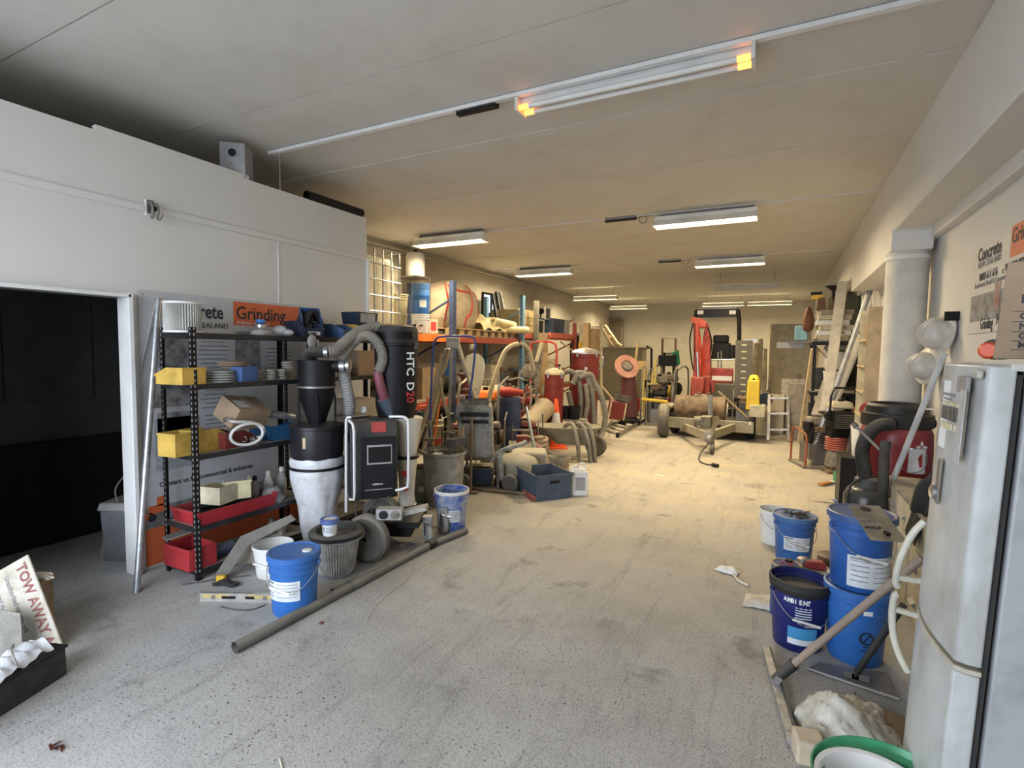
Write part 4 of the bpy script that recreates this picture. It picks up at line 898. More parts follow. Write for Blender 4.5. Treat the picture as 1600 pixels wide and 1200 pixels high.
f = Fr(345, 906)
S('bent_sheet', 'large bent grey steel panel leaning against the low tiers of the black shelving', 'panel', B().add([f.q(331, 905, 0), f.q(376, 838, .10), f.q(455, 804, .16), f.q(462, 812, .16), f.q(388, 852, .08), f.q(352, 905, .0)] + [f.q(331, 905, 0) + Vector((0, .006, .0)), f.q(376, 838, .10) + Vector((0, .006, 0)), f.q(455, 804, .16) + Vector((0, .006, 0)), f.q(462, 812, .16) + Vector((0, .006, 0)), f.q(388, 852, .08) + Vector((0, .006, 0)), f.q(352, 905, .0) + Vector((0, .006, 0))], [(0, 5, 4, 1), (1, 4, 3, 2), (6, 7, 10, 11), (7, 8, 9, 10), (0, 1, 7, 6), (1, 2, 8, 7), (2, 3, 9, 8), (3, 4, 10, 9), (4, 5, 11, 10), (5, 0, 6, 11)]), mat('bent_panel_grey', (.10, .09, .075), rough=.6, var=.2, dust=.2), f.o, f.rz)['category'] = 'sheet'
f = Fr(385, 890)
t = TF('scrap_heap', 'dark heap of hoses and cast parts on the floor under the low shelf tiers', 'scrap', f)
for nm, b, m in (('brown_sheet', B().add([f.q(362, 882, 0), f.q(386, 852, .02), f.q(440, 830, .1), f.q(444, 862, .06), f.q(400, 880, .0), f.q(362, 882, .01), f.q(386, 850, .03), f.q(440, 828, .11)], [(0, 4, 1), (1, 4, 3), (1, 3, 2)]), woodg), ('dark_hose', B().tube([(.2 + .1 * math.cos(i * .8), .12 + .03 * i * .3, .06 + .05 * math.sin(i * .8)) for i in range(16)], .016, n=8, smooth=4), rubc), ('casting', B().lathe([(.09, 0), (.08, .07), (.03, .09)], (.34, .05, 0), 12, jit=.2), rust)): part(nm, b, m, t)

# ================================================================== CRATE, BIN, GREY GRINDER, POLES
f = Fr(655, 786)
t = TF('tool_crate', 'dusty green plastic crate with a pipe across it behind the black machine', 'crate', f); w0 = f.w(34)
part('crate_body', B().tray(w0 * .15, .15, 0, w0 * 1.3, .30, f.w(52), .008, tx=1.05, ty=1.04), mat('dusty_green', (.12, .13, .09), rough=.6, dust=.5), t); part('crate_rib', B().box(w0 * .15, -.006, .05, w0 * 1.32, .01, .02).box(w0 * .15, -.006, .2, w0 * 1.35, .01, .02), MC['dusty_green'], t)
part('label', B().box(0.02, -.004, .12, .06, .003, .06), cardl, t)
part('pipe_across', B().cyl((-.1, .05, f.w(55)), (.22, .10, f.w(55) + .03), .025, n=12), mat('brown_pipe', (.25, .15, .10), rough=.7), t)
f = Fr(689, 795); kk = f.w(1, .2)
t = TF('tool_tub', 'large dusty grey tub full of paddles and hand tools', 'tub', f)
part('tub_body', B().shell([(26 * kk, 0), (29 * kk, .1), (32 * kk, 70 * kk), (32 * kk, 78 * kk), (35 * kk, 79 * kk), (35 * kk, 83 * kk)], (0, .22, 0), 36), mat('dusty_tub', (.36, .35, .33), rough=.65, var=.2, dust=.5, scale=7), t)
def tool(name, label, cat, prts, fr): 
    t_ = TF(name, label, cat, fr)
    for nm, b, m in prts: part(nm, b, m, t_)
    return t_
hz = 83 * kk
def rodtool(label, x, y, dx, dy, h, head, name='mixing_paddle', cat='tool', m=steel):
    p0 = Vector((x, .22 + y, .05)); p1 = Vector((x + dx, .22 + y + dy, hz + h))
    b = B().cyl(p0, p1, .009, n=8); dirn = (p1 - p0).normalized(); pr = [('shaft', b, m)]
    if head == 'paddle': pr.append(('paddle', B().lathe([(.06, 0), (.065, .01), (.06, .02), (.055, .01), (.06, 0)], p1, 16, dirn).bar(p1 - Vector((.06, 0, 0)), p1 + Vector((.06, 0, 0)), .01, .03).bar(p1 - Vector((0, .06, 0)), p1 + Vector((0, .06, 0)), .01, .03), dusty))
    elif head == 'trowel': pr.append(('blade', B().lathe([(.07, 0), (.05, .05), (.012, .07)], p1, 4, -dirn), mach))
    elif head == 'brush': pr.append(('bristles', B().box(p1.x, p1.y, p1.z - .02, .09, .05, .09, tx=1.3), mat('bristle', (.16, .14, .12), rough=.95, var=.3), ))
    elif head == 'wood': pr = [('handle', B().cyl(p0, p1, .016, n=8), wood)]
    tool(name, label, cat, pr, f)
rodtool('mixing paddle with a ring head at the left of the grey tub', -.12, .05, -.05, .03, .10, 'paddle')
rodtool('grey pointed trowel lying at the front of the tub of tools', -.03, -.16, -.01, -.02, .00, 'trowel', 'trowel')
rodtool('stiff brush poking out of the grey tub at the middle', .06, -.02, .02, 0, .06, 'brush', 'brush')
rodtool('second dark brush at the right side of the grey tub', .14, .02, .03, .0, .07, 'brush', 'brush')
rodtool('wooden hammer handle leaning out of the right of the grey tub', .10, .1, .06, .02, .20, 'wood', 'hammer_handle')
rodtool('ring headed mixing paddle at the back of the grey tub', .02, .14, .02, .02, .16, 'paddle')
rodtool('tall thin rod standing in the back left of the grey tub', -.08, .14, -.10, .02, .30, 'none', 'steel_rod', 'rod', galv)
rodtool('square wooden stake in the tub right beside the hammer handle', .16, .08, .03, .05, .24, 'wood', 'wooden_stake', 'stake')

# grey floor grinder
f = Fr(745, 768); q = f.q
t = TF('floor_grinder', 'dusty pale grey floor grinder with black banded body, curved arm and two wheels', 'floor grinder', f)
s_ = f.w(1, .2)
bd = B(); z0, z1 = q(745, 714, .1).z, q(745, 632, .1).z; xl, xr = q(722, 700, .1).x, q(768, 700, .1).x
bd.ext([(xl, .06, z0), (xr + .02, .06, z0), (xr - .0, .06, z1 - .03), (xr - .05, .06, z1), (xl - .06, .06, z1), (xl - .08, .06, z1 - .06)], (0, .34, 0))
part('body_shell', bd, mach, t, bev=.015)
part('black_band', B().box((xl + xr) / 2 - .03, .05, z1 - .14, (xr - xl) * .98, .02, .05).box((xl + xr) / 2 - .02, .05, z1 - .22, (xr - xl) * .9, .02, .04), black, t)
part('grey_panel', B().box((xl + xr) / 2 + .03, .052, z0 + .04, (xr - xl) * .55, .01, (z1 - z0) * .5), greyp, t)
part('top_tray', B().tray((xl + xr) / 2 - .02, .22, z1, (xr - xl) * .9, .3, .05), dusty, t)
part('lifting_eye', B().box(q(723, 622, .1).x, .10, z1, .05, .01, .06).lathe([(.03, 0), (.03, .01), (.012, .01), (.012, 0), (.03, 0)], (q(723, 620, .1).x, .095, z1 + .07), 16, (0, 1, 0)), mach, t)
part('lower_frame', B().bar(q(720, 716, .1), q(775, 716, .1), .05, .04).bar(q(722, 770, .05), q(722, 716, .1), .03, .03).bar(q(778, 765, .05), q(778, 716, .1), .03, .03).box(q(748, 745, .2).x, .25, .10, .36, .3, .16), mat('frame_brown', (.12, .09, .06), rough=.6, dust=.4), t)
part('motor_box', B().box(q(752, 745, .1).x, .12, .06, .24, .12, .20), navy, t, bev=.01)
hd_ = q(815, 735, .25); kd = f.w(1, .25)
part('grinding_head', B().lathe([(33 * kd, .06), (34 * kd, .10), (34 * kd, .28), (30 * kd, .33), (8 * kd, .40), (.001, .41)], (hd_.x - .06, .36, 0), 36), mat('dust_caked', (.36, .33, .25), rough=.85, dust=.5), t)
part('head_skirt', ring((hd_.x - .06, .36, 0), 33 * kd, 35 * kd, .002, .08, 36), navy, t)
part('curved_arm', B().tube([q(768, 722, .08), q(778, 708, .08), q(795, 700, .1), q(815, 694, .15), q(822, 690, .18)], .028, n=8, smooth=4).bar(q(782, 706, .06), q(784, 750, .02), .05, .03), mach, t)
for (px, py, d) in ((797, 752, -.02), (724, 742, .0)):
    c = q(px, py, d); r = max(.07, f.w(14)); tw, th_ = B(), B(); wheel(tw, th_, (c.x, c.y, r), r, .05, (.5, 1, 0), .5); w_ = part('wheel', tw, tyre, t); part('wheel_hub', th_, dusty, w_)
# blue U handle
part('handle_tube', B().tube([q(668, 765, .3), q(674, 600, .3), q(677, 545, .3), q(681, 530, .3), q(692, 526, .3), q(722, 525, .3), q(738, 527, .3), q(743, 538, .3), q(738, 590, .28), q(733, 632, .25), q(728, 765, .25)], .013, n=10, smooth=2), mat('blue_tube', (.03, .07, .30), rough=.35), t, label='tall blue tube handle')
# push broom lying, leaning brown pole
S('brown_pole', 'brown steel pole standing before the grey grinder with a foot plate', 'pole', B().cyl(f.q(735, 790, -.1), f.q(737, 655, -.05), .016, n=10).box(f.q(738, 790, -.1).x, f.q(738, 790, -.1).y, 0.001, .12, .06, .03), mat('brown_steel', (.20, .14, .08), rough=.6, dust=.3), f.o, f.rz)
a, c = V(733, 762, Z=.03), V(826, 772, Z=.03)
t = T('sledge_hammer', 'long handled sledge hammer lying on the floor against the blue crate', 'hammer', (0, 0, 0)); part('handle', B().cyl(a, c, .016, n=10), MC['brown_steel'], t); part('hammer_head', B().bar(V(820, 768, Z=.03), V(835, 780, Z=.03), .06, .06), mat('head_red', (.30, .09, .07), rough=.6), t, bev=.008)
# stock crate + jerry can + pails
A, C = V(815, 768, Z=0), V(893, 779, Z=0)
A = V(838, 784, Z=0); C = V(892, 778, Z=0); d = C - A; rzc = math.atan2(d.y, d.x)
t = T('stock_crate', 'dusty blue ribbed stacking crate on the floor in front of the grinder', 'crate', A, rzc)
LX, LY, LZ = d.length, .52, .29
part('crate_body', B().tray(LX / 2, LY / 2, 0, LX, LY, LZ, .008, tx=1.03, ty=1.03), mat('crate_blue', (.06, .09, .14), rough=.55, dust=.45), t)
b = B()
for i in range(6): b.box(LX * (i + .5) / 6, -.006, .02, .012, .012, LZ - .05)
for i in range(8): b.box(-.006, LY * (i + .5) / 8, .02, .012, .012, LZ - .05)
part('ribs', b, MC['crate_blue'], t); part('rim', ring((0, 0, 0), .1, .1, 0, 0, 4) if 0 else B().box(LX / 2, -.008, LZ - .03, LX + .03, .014, .03).box(-.008, LY / 2, LZ - .03, .014, LY + .03, .03).box(LX + .008, LY / 2, LZ - .03, .014, LY + .03, .03).box(LX / 2, LY + .008, LZ - .03, LX + .03, .014, .03), MC['crate_blue'], t)
part('hand_hold', B().box(LX * .5, -.014, LZ - .10, .12, .01, .03), blackm, t)
f = Fr(905, 776)
t = TF('jerry_can', 'white square jerry can with a label beside the blue stacking crate', 'jerry can', f); w0 = f.w(28)
part('can_body', B().box(0, .11, 0, w0, .2, .29, tx=.97).box(0, .11, .29, w0 * .9, .18, .03, tx=.7, ty=.7), white, t, bev=.015); part('cap', B().lathe([(.025, .30), (.025, .345)], (-.04, .08, 0), 14), white, t); part('handle', B().tube([(-.01, .11, .31), (.01, .11, .36), (.06, .11, .36), (.08, .11, .31)], .012, n=8, smooth=3), white, t)
part('label', B().box(.01, .008, .07, w0 * .55, .003, .15), greyp, t)
pm2 = mat('caked_pail', (.34, .30, .22), rough=.85, dust=.5)
pail('cement caked pail standing behind the blue crate', FP(876, 752, 15), pm2, .30, .11, .125, rz=FACE)
pail('low caked white pail left of the caked ribbed pail', FP(852, 752, 13), pm2, .18, .12, .14, rz=FACE, ribs=False)
# ------------------------------------------------------------------ wheelbarrow with hoses
f = Fr(893, 722); q = f.q
t = TF('wheelbarrow', 'cement caked wheelbarrow with grey hoses hanging over its tray', 'wheelbarrow', f)
k = f.w(1, .3); xc = q(893, 690, .3).x
def trayf(u, v):
    a = u * 2 * math.pi; s_ = v; 
    rx = (26 + 25 * s_) * k; ry = (14 + 16 * s_) * k
    cxx = abs(math.cos(a)) ** .7 * (1 if math.cos(a) >= 0 else -1); cyy = abs(math.sin(a)) ** .7 * (1 if math.sin(a) >= 0 else -1)
    return (xc + rx * cxx - 6 * k * s_, .3 + ry * cyy, q(893, 692, .3).z + (s_ ** .8) * 27 * k)
part('tray', B().grid(trayf, 32, 6, .008).ext([(xc + 26 * k * math.cos(a * math.pi / 8), .3 + 14 * k * math.sin(a * math.pi / 8), q(893, 692, .3).z) for a in range(16)], (0, 0, .006)), mat('caked_tray', (.30, .27, .20), rough=.85, dust=.6), t)
part('frame_leg', B().tube([q(862, 668, .1), q(858, 695, .1), q(853, 722, .1), q(862, 722, .15)], .014, n=8, smooth=3).tube([q(925, 680, .1), q(927, 720, .1)], .014, n=8), dusty, t)
part('handle', B().cyl(q(925, 692, .2), q(958, 655, .1), .014, n=8), dusty, t); part('handle', B().cyl(q(900, 700, .5), q(940, 665, .6), .014, n=8), dusty, t)
tw, th_ = B(), B(); c = q(932, 694, .45); wheel(tw, th_, (c.x, .5, .17), .17, .08, (.4, 1, 0), .5); w_ = part('wheel', tw, tyre, t); part('wheel_hub', th_, redm, w_)
for i, (x0, x1, dd_) in enumerate(((888, 905, -.05), (902, 922, -.02), (912, 930, .0))):
    S('grey_hose', ['grey hose hanging over the wheelbarrow tray, nearest its left side', 'middle one of three grey hoses hanging over the wheelbarrow', 'rightmost of three grey hoses hanging over the wheelbarrow'][i], 'hose', B().tube([q(x0 - 6, 668, .3), q(x0, 662, .2), q(x0 + 8, 665, .05), q(x1 - 3, 690, dd_), q(x1, 715 + 3 * i, dd_), q(x1 + 3, 730, dd_)], .032, n=12, smooth=6, corr=.04, pitch=.03), hosem, f.o, f.rz, 'hoses over the wheelbarrow')
S('grey_hose', 'curled grey hose end under the caked pails beside the wheelbarrow leg', 'hose', B().tube([Vector((q(846, 716, -.2).x, -.2, .021)), q(850, 706, -.2), q(862, 708, -.2), q(870, 714, -.2)], .02, n=8, smooth=5), hosem, f.o, f.rz)
# traffic cone
f = Fr(869, 700)
def cone(label, fr, h, r, m, band=None, name='traffic_cone'):
    t = TF(name, label, 'cone', fr); part('cone_base', B().box(0, r, 0, r * 2.2, r * 2.2, .03), m, t, bev=.006); F = lambda z: r * .8 + (.025 - r * .8) * z / h
    part('cone_body', B().lathe([(F(0), .03), (F(h), h), (.0001, h)], (0, r, 0), 24), m, t)
    if band: part('reflective_band', B().lathe([(F(h * .45) + .002, h * .45), (F(h * .72) + .002, h * .72)], (0, r, 0), 24), band, t)
    return t
f = Fr(869, 702); hh = f.w(78)
cone('orange traffic cone with a white band behind the wheelbarrow', f, hh, .17, mat('cone_orange', (.95, .13, .03), rough=.5), paper)
# ================================================================== PALLET RACKING (left wall)
RX0, RX1, ZB = -5.78, -4.9, 1.9
rk = T('pallet_rack', 'long pallet rack on the left wall, blue uprights with orange and dark red beams', 'rack', (RX1, 7.33, 0))
def rpart(nm, b, m, **k): return part(nm, b.at(None), m, rk, **k)
for y, top, mm, xf in ((4.75, 2.75, bluef, RX1), (7.33, 2.80, bluef, RX1), (9.95, 2.82, mat('pale_blue_upright', (.10, .22, .36), rough=.5, dust=.3), RX1), (13.1, 2.4, redbeam, RX1)):
    for x in (xf, RX0):
        b = B().box(x - RX1, y - 7.33, 0, .08, .10, top); rp = rpart('upright', b, mm)
        h = B()
        for k in range(24): h.box(x - RX1, y - 7.33 - .0508, .2 + k * .1, .012, .001, .04)
        part('upright_slots', h, blackm, rp, stuff=True)
    b = B()
    for k in range(4): b.bar((RX0 - RX1 + .04, y - 7.33, .3 + .6 * k), (-.04, y - 7.33, .7 + .6 * k), .03)
    rpart('brace', b, mm)
for y0, y1, z, mm in ((4.8, 7.28, ZB, orange), (7.38, 9.9, ZB, redbeam), (10.0, 13.05, ZB + .14, redbeam), (4.8, 7.28, .85, redbeam), (7.38, 9.9, .85, redbeam), (10.0, 13.05, .85, redbeam)):
    for x in (RX1, RX0): rpart('beam', B().box(x - RX1, (y0 + y1) / 2 - 7.33, z - .11, .05, y1 - y0, .11), mm)
    rpart('deck_board', B().box((RX0 - RX1) / 2, (y0 + y1) / 2 - 7.33, z, RX1 - RX0 - .06, y1 - y0, .018), woodg)
rpart('orange_bracket', B().box(.01, 12.2 - 7.33, 1.98, .05, 1.6, .12), mat('bracket_red', (.62, .13, .08), rough=.5, dust=.2))
ZT = ZB + .02
# IBC tank
t = T('ibc_tank', 'white caged plastic tank on the rack beside the end of the office wall', 'tank', (-5.45, 5.50, ZT))
part('tank', B().box(0, 0, .06, .92, .98, .96, tx=.98, ty=.98), mat('tank_white', (.70, .66, .53), rough=.5, var=.06), t, bev=.06)
b = B()
for k in range(7): b.cyl((.50, -.52 + k * 1.04 / 6, 0), (.50, -.52 + k * 1.04 / 6, 1.12), .011, n=6)
part('cage_upright', b, galv, t, stuff=True); b = B()
for k in range(6): b.cyl((.515, -.53, .04 + k * .215), (.515, .53, .04 + k * .215), .011, n=6)
for k in range(6): b.cyl((-.5, .53, .04 + k * .215), (.515, .53, .04 + k * .215), .011, n=6)
part('cage_rail', b, galv, t, stuff=True); part('tank_pallet', B().box(0, 0, 0, 1.0, 1.04, .05), steel, t)
t = T('white_drum', 'white plastic drum standing high on the rack behind the blue pail tower', 'drum', (-5.62, V(649, 415, X=-5.62).y, V(649, 433, X=-5.62).z)); part('drum_shelf', B().box(0, 0, -.02, .4, .4, .02).box(-.17, -.17, -(V(649, 433, X=-5.62).z - ZT), .03, .03, V(649, 433, X=-5.62).z - ZT - .02).box(.17, .17, -(V(649, 433, X=-5.62).z - ZT), .03, .03, V(649, 433, X=-5.62).z - ZT - .02), steel, t); part('drum_body', B().lathe([(.15, 0), (.16, .03), (.16, .36), (.14, .40), (.05, .41), (.0001, .41)], n=28), white, t); part('cap', B().lathe([(.04, .41), (.04, .45)], n=14), black, t)
for i, z in enumerate((0, .31)): pail(['cream pail at the bottom of the pair behind the caged tank corner', 'cream pail on top of the other, behind the caged tank corner'][i], (-5.55, 6.70 + .02 * i, ZT + z), cream, .31, .14, .16, bail=None, group='cream pails by the tank', rz=FACE, ribs=i == 1)
pp = V(657, 500, X=-5.08)
pail('white and navy printed pail at the foot of the blue pail tower on the rack', (-5.08, pp.y, ZT), label_w, .29, .125, .145, band=None, rz=FACE, bail=None)
part('navy_print', sector(sector(B(), .132, .07, .24, -2.6, -1.9), .132, .10, .20, -1.5, -1.1), inkblue, [o for o in COL.objects if o.name.startswith('bucket')][-1])
pail('middle blue pail with a white label in the tower on the rack', (-5.08, pp.y, ZT + .295), bluem, .29, .125, .143, band=(.10, .22, -1.5, -.7), rz=FACE, bail=None)
pail('topmost blue ribbed pail of the tower on the rack', (-5.08, pp.y, ZT + .50), mat('pale_blue_pail', (.06, .18, .46), rough=.45, dust=.2), .26, .133, .143, rz=FACE, bail=None)
p = V(672, 510, X=-5.0); t = T('paint_box', 'small pale carton with a red panel beside the blue pail tower', 'box', (-5.0, p.y + .05, ZT), R(60)); part('box_body', B().box(0, 0, 0, .16, .12, .22), cardl, t, bev=.004); part('red_print', B().box(0, -.061, .04, .09, .002, .14), inkred, t)
t = T('tape_roll', 'white tape roll with a red inside on the orange beam', 'tape', (-4.95, V(658, 512, X=-4.95).y, ZT)); part('roll', B().lathe([(.045, 0), (.075, 0), (.075, .06), (.045, .06), (.045, 0)], (0, 0, .076), 24, (.5, -.8, 0)), paper, t); part('core', B().lathe([(.043, 0.002), (.045, .002), (.045, .058), (.043, .058), (.043, .002)], (0, 0, .076), 24, (.5, -.8, 0)), redp, t)
# pallet with bulk bag
pt = T('wooden_pallet', 'wooden pallet on the dark red rack beam under the bulk bag and yellow film', 'pallet', (-5.39, 8.56, ZT))
for k in range(5): part('deck_slat', B().box(-.38 + k * .19, 0, .10, .12, 2.3, .022), wood, pt)
for k in range(9): part('block', B().box(.36, -1.1 + k * .275, 0, .12, .14, .10), wood, pt)
for k in range(3): part('block', B().box(-.36, -1.0 + k * 1.0, 0, .12, .14, .10), wood, pt)
def bagf(u, v):
    a = u * 2 * math.pi; prof = [.92, 1.02, 1.06, 1.02, .96, .80, .62, .30, .02][min(8, int(v * 8))]; i = min(7, int(v * 8)); fr = v * 8 - i; P0 = [.92, 1.02, 1.06, 1.02, .96, .80, .62, .30, .02]; pr = P0[i] + (P0[min(i + 1, 8)] - P0[i]) * fr
    zz_ = [0, .10, .28, .46, .60, .70, .78, .84, .86]; z = zz_[i] + (zz_[min(i + 1, 8)] - zz_[i]) * fr
    ca, sa = math.cos(a), math.sin(a); sx_ = abs(ca) ** .5 * (1 if ca > 0 else -1); sy_ = abs(sa) ** .5 * (1 if sa > 0 else -1); wv = 1 + .03 * math.sin(a * 7 + v * 6) + .025 * math.sin(a * 13)
    return (.32 * pr * sx_ * wv, .54 * pr * sy_ * wv, z + .015 * math.sin(a * 5))
t = T('bulk_bag', 'large beige woven bulk bag with red straps on the rack pallet', 'bag', (-5.42, 8.02, ZT + .125))
part('bag_body', B().grid(bagf, 44, 18, .004), mat('woven_beige', (.46, .38, .28), rough=.9, var=.14, scale=5, bump=.5), t)
for pts in ([(0, .02), (.0, .18), (.04, .5), (.10, .75), (.16, .92)], [(.22, .02), (.16, .3), (.10, .55), (.92, .62)], [(-.18, .02), (-.12, .35), (-.16, .6), (-.22, .85)], [(.03, .55), (-.06, .62), (-.16, .66)]):
    dn = []
    for (a0, b0), (a1, b1) in zip(pts, pts[1:]):
        for k in range(6):
            u_ = a0 + ((a1 - a0) if abs(a1 - a0) < .5 else 0) * k / 6; v_ = b0 + (b1 - b0) * k / 6; q0 = Vector(bagf(u_ % 1, v_)); dn.append(Vector((q0.x * 1.02, q0.y * 1.02, q0.z + .004)))
    b = B()
    for c0_, c1_ in zip(dn, dn[1:]):
        if (c1_ - c0_).length > .002: b.bar(c0_, c1_ + (c1_ - c0_) * .2, .045, .006, up=(1, 0, .2))
    part('red_strap', b, mat('strap_red', (.50, .06, .04), rough=.7), t)
def roll(name, label, p, q_, r, m, cat='roll', hollow=True):
    t = T(name, label, cat, (0, 0, 0)); p = Vector(p); q_ = Vector(q_)
    part('rolled_sheet', B().tube([p, p.lerp(q_, .5), q_], r, n=18, cap=False).tube([q_, p], r * .5, n=14, cap=False), m, t); d = (q_ - p).normalized()
    part('roll_end', B().lathe([(r * .5, 0), (r, 0)], p, 18, -d), m, t) if 0 else part('roll_end', B().lathe([(r * .48, -.002), (r, -.002), (r, .004), (r * .48, .004), (r * .48, -.002)], p, 18, d).lathe([(r * .48, -.004), (r, -.004), (r, .002), (r * .48, .002), (r * .48, -.004)], q_, 18, d), m, t)
    return t
t = T('film_heap', 'heap of folded yellow plastic film on the rack pallet, right of the bulk bag', 'film', (-5.3, 9.0, ZT + .125))
part('film_folds', B().grid(lambda u, v: ((v - .5) * .7, (u - .5) * 1.1, .30 * math.sin(math.pi * v) ** .5 * (.55 + .45 * math.sin(math.pi * u) ** .6) * (1 - .45 * u) + .025 * math.sin(u * 17 + v * 5) + .02 * math.sin(v * 23) + .03), 34, 16, .006), clothy, t, ang=60)
roll('film_roll', 'thick yellow film roll on top of the folded film heap', (-5.02, 8.9, ZT + .30), (-4.98, 9.7, ZT + .25), .09, clothy)
roll('film_roll', 'yellow film roll whose open end sticks out past the pallet', (-5.15, 9.05, ZT + .17), (-4.78, 9.95, ZT + .17), .075, clothy)
S('grey_grate', 'dark wire rack lying behind the yellow film under the small window', 'rack', B().box(0, 0, 0, .02, .7, .3).box(.05, 0, .02, .02, .6, .25), steel, (-5.72, 9.2, ZT + .13))
# stuff in the third bay
for i, (y, h) in enumerate(((9.62, .78), (9.82, .86))):
    t = T('black_chair_back', ['left of the two black padded backs leaning high by the pale blue upright', 'right black padded back, highest thing by the pale blue upright'][i], 'chair', (-5.56, y + .62, ZT + .12)); t.rotation_euler = (0, R(-12), R(10))
    part('pad', B().box(0, 0, 0.1, .06, .36, h, ty=.8), blackm, t, bev=.03); part('frame', B().cyl((.04, -.18, 0), (.04, -.15, h + .1), .012, n=6).cyl((.04, .18, 0), (.04, .15, h + .1), .012, n=6), galv, t)
t = T('wooden_cabinet', 'brown wooden drawer cabinet on the rack behind the pale blue upright', 'cabinet', (-5.4, 10.6, ZT + .14)); part('cabinet_body', B().box(0, 0, 0, .7, 1.0, .50), mat('brown_olive', (.26, .20, .10), rough=.7, dust=.2), t, bev=.006)
for k in range(3): part('drawer', B().box(.352, 0, .02 + k * .16, .02, .96, .145), mat('brown_olive2', (.30, .23, .12), rough=.7, dust=.2), t)
for i, (y, z, s) in enumerate(((11.35, 0, .34), (11.75, .36, .30))):
    t = T('picture_frame', ['dark framed panel standing on the third rack bay', 'smaller dark frame stacked above the other on the third rack bay'][i], 'frame', (-5.1, y, ZT + .14 + z)); b = B()
    b.box(0, -s / 2, 0, .04, .03, s).box(0, s / 2, 0, .04, .03, s).box(0, 0, 0, .04, s, .03).box(0, 0, s - .03, .04, s, .03); part('frame', b, alu, t); part('inner', B().box(-.01, 0, .03, .01, s - .04, s - .06), blackm, t)
for i in range(3):
    t = T('blue_crate', 'stacking crate %s on the third rack bay' % ('dark blue, nearest', 'navy, middle of three', 'pale grey, last of three')[i], 'crate', (-5.22, 11.98 + .36 * i, ZT + .14)); part('crate_body', B().tray(0, 0, 0, .5, .34, .40, .01, tx=1.05, ty=1.02), (navy, navy, greyp)[i], t)
    b = B()
    for k in range(4): b.box(.255, -.12 + k * .08, .03, .012, .012, .33)
    part('ribs', b, (navy, binblue, alu)[i], t)
S('dark_mop_head', 'dark lumpy tool head sticking up behind the framed panels', 'tool', B().lathe([(.02, 0), (.02, .35), (.08, .38), (.1, .45), (.05, .5)], n=10, jit=.25), blackm, (-5.4, 12.0, ZT + .3))
# vertical posts in front of the racks
S('yellow_post', 'tall pale yellow post standing by the end of the pallet rack', 'post', B().box(0, 0, 0, .12, .12, 2.35), cream, V(893, 655, Z=0)).location = Vector((-4.72, 13.2, 0))
t = T('yellow_brace', 'bright yellow stand leg under the red bracket at the rack end', 'stand', (-4.65, 12.85, 0)); part('leg', B().cyl((0, 0, 0), (0, 0, 1.9), .045, n=10), yelp, t); part('brace', B().cyl((0, 0, 1.55), (-.35, -.5, 1.9), .02, n=8), cream, t)
t = T('grey_upright', 'slim dark grey steel upright in front of the rack beyond the pale blue one', 'post', (-4.80, 10.45, 0)); part('post', B().box(0, 0, 0, .09, .09, 2.75), mat('olive_steel', (.16, .15, .12), rough=.6, dust=.3), t); part('foot', B().box(0, 0, 0, .2, .2, .02), MC['olive_steel'], t)
carton('cardboard_box', 'pale rounded box on the lower shelf below the red bracket', 'box', (-5.15, 11.6, .87), .5, .8, .60, 0, cream)
carton('cardboard_box', 'white box on the lower rack shelf right of the tall white oval panel', 'box', (-5.2, 9.0, .87), .4, .34, .5, 0, cardl)
carton('cardboard_box', 'dim brown carton on the lower rack shelf behind the ladder', 'box', (-5.3, 6.9, .87), .5, .5, .5, .1, card)

# small machines helper: engine on a frame
def engine(name, label, cat, loc, rz, s, m1, m2, frame=True, group=None, fm=None, fh=1.0):
    t = T(name, label, cat, loc, rz, group)
    part('engine_block', B().box(0, 0, .30 * s, .26 * s, .22 * s, .22 * s), blackm, t, bev=.02 * s)
    b = B()
    for k in range(7): b.box(0, -.14 * s, (.30 + k * .03) * s, .18 * s, .08 * s, .012 * s)
    part('cooling_fins', b, steel, t, stuff=True)
    part('fuel_tank', B().box(.0, .02 * s, .54 * s, .28 * s, .20 * s, .10 * s, tx=.85, ty=.8), m1, t, bev=.025 * s); part('filler_cap', B().lathe([(.03 * s, 0), (.03 * s, .03 * s)], (0, .02 * s, .64 * s), 12), blackm, t)
    part('recoil_cover', B().lathe([(.10 * s, 0), (.10 * s, .05 * s), (.05 * s, .07 * s)], (.13 * s, 0, .42 * s), 20, (1, -.3, 0)), m2, t); part('air_filter', B().lathe([(.06 * s, 0), (.06 * s, .10 * s)], (-.14 * s, -.05 * s, .48 * s), 16), black, t)
    part('exhaust', B().box(-.02 * s, -.16 * s, .46 * s, .14 * s, .07 * s, .07 * s), rust, t)
    if frame:
        b = B()
        for x in (-.22, .22): b.tube([(x * s, -.22 * s, .0), (x * s, -.22 * s, .62 * s * fh), (x * s, -.1 * s, .72 * s * fh), (x * s, .22 * s, .72 * s * fh), (x * s, .24 * s, .0)], .014 * s, n=7, smooth=3)
        part('guard_frame', b, fm or steel, t, stuff=True); part('base_plate', B().box(0, 0, .0, .5 * s, .5 * s, .03 * s), dusty, t); part('engine_mount', B().box(0, 0, .03 * s, .3 * s, .3 * s, .27 * s), steel, t)
    return t
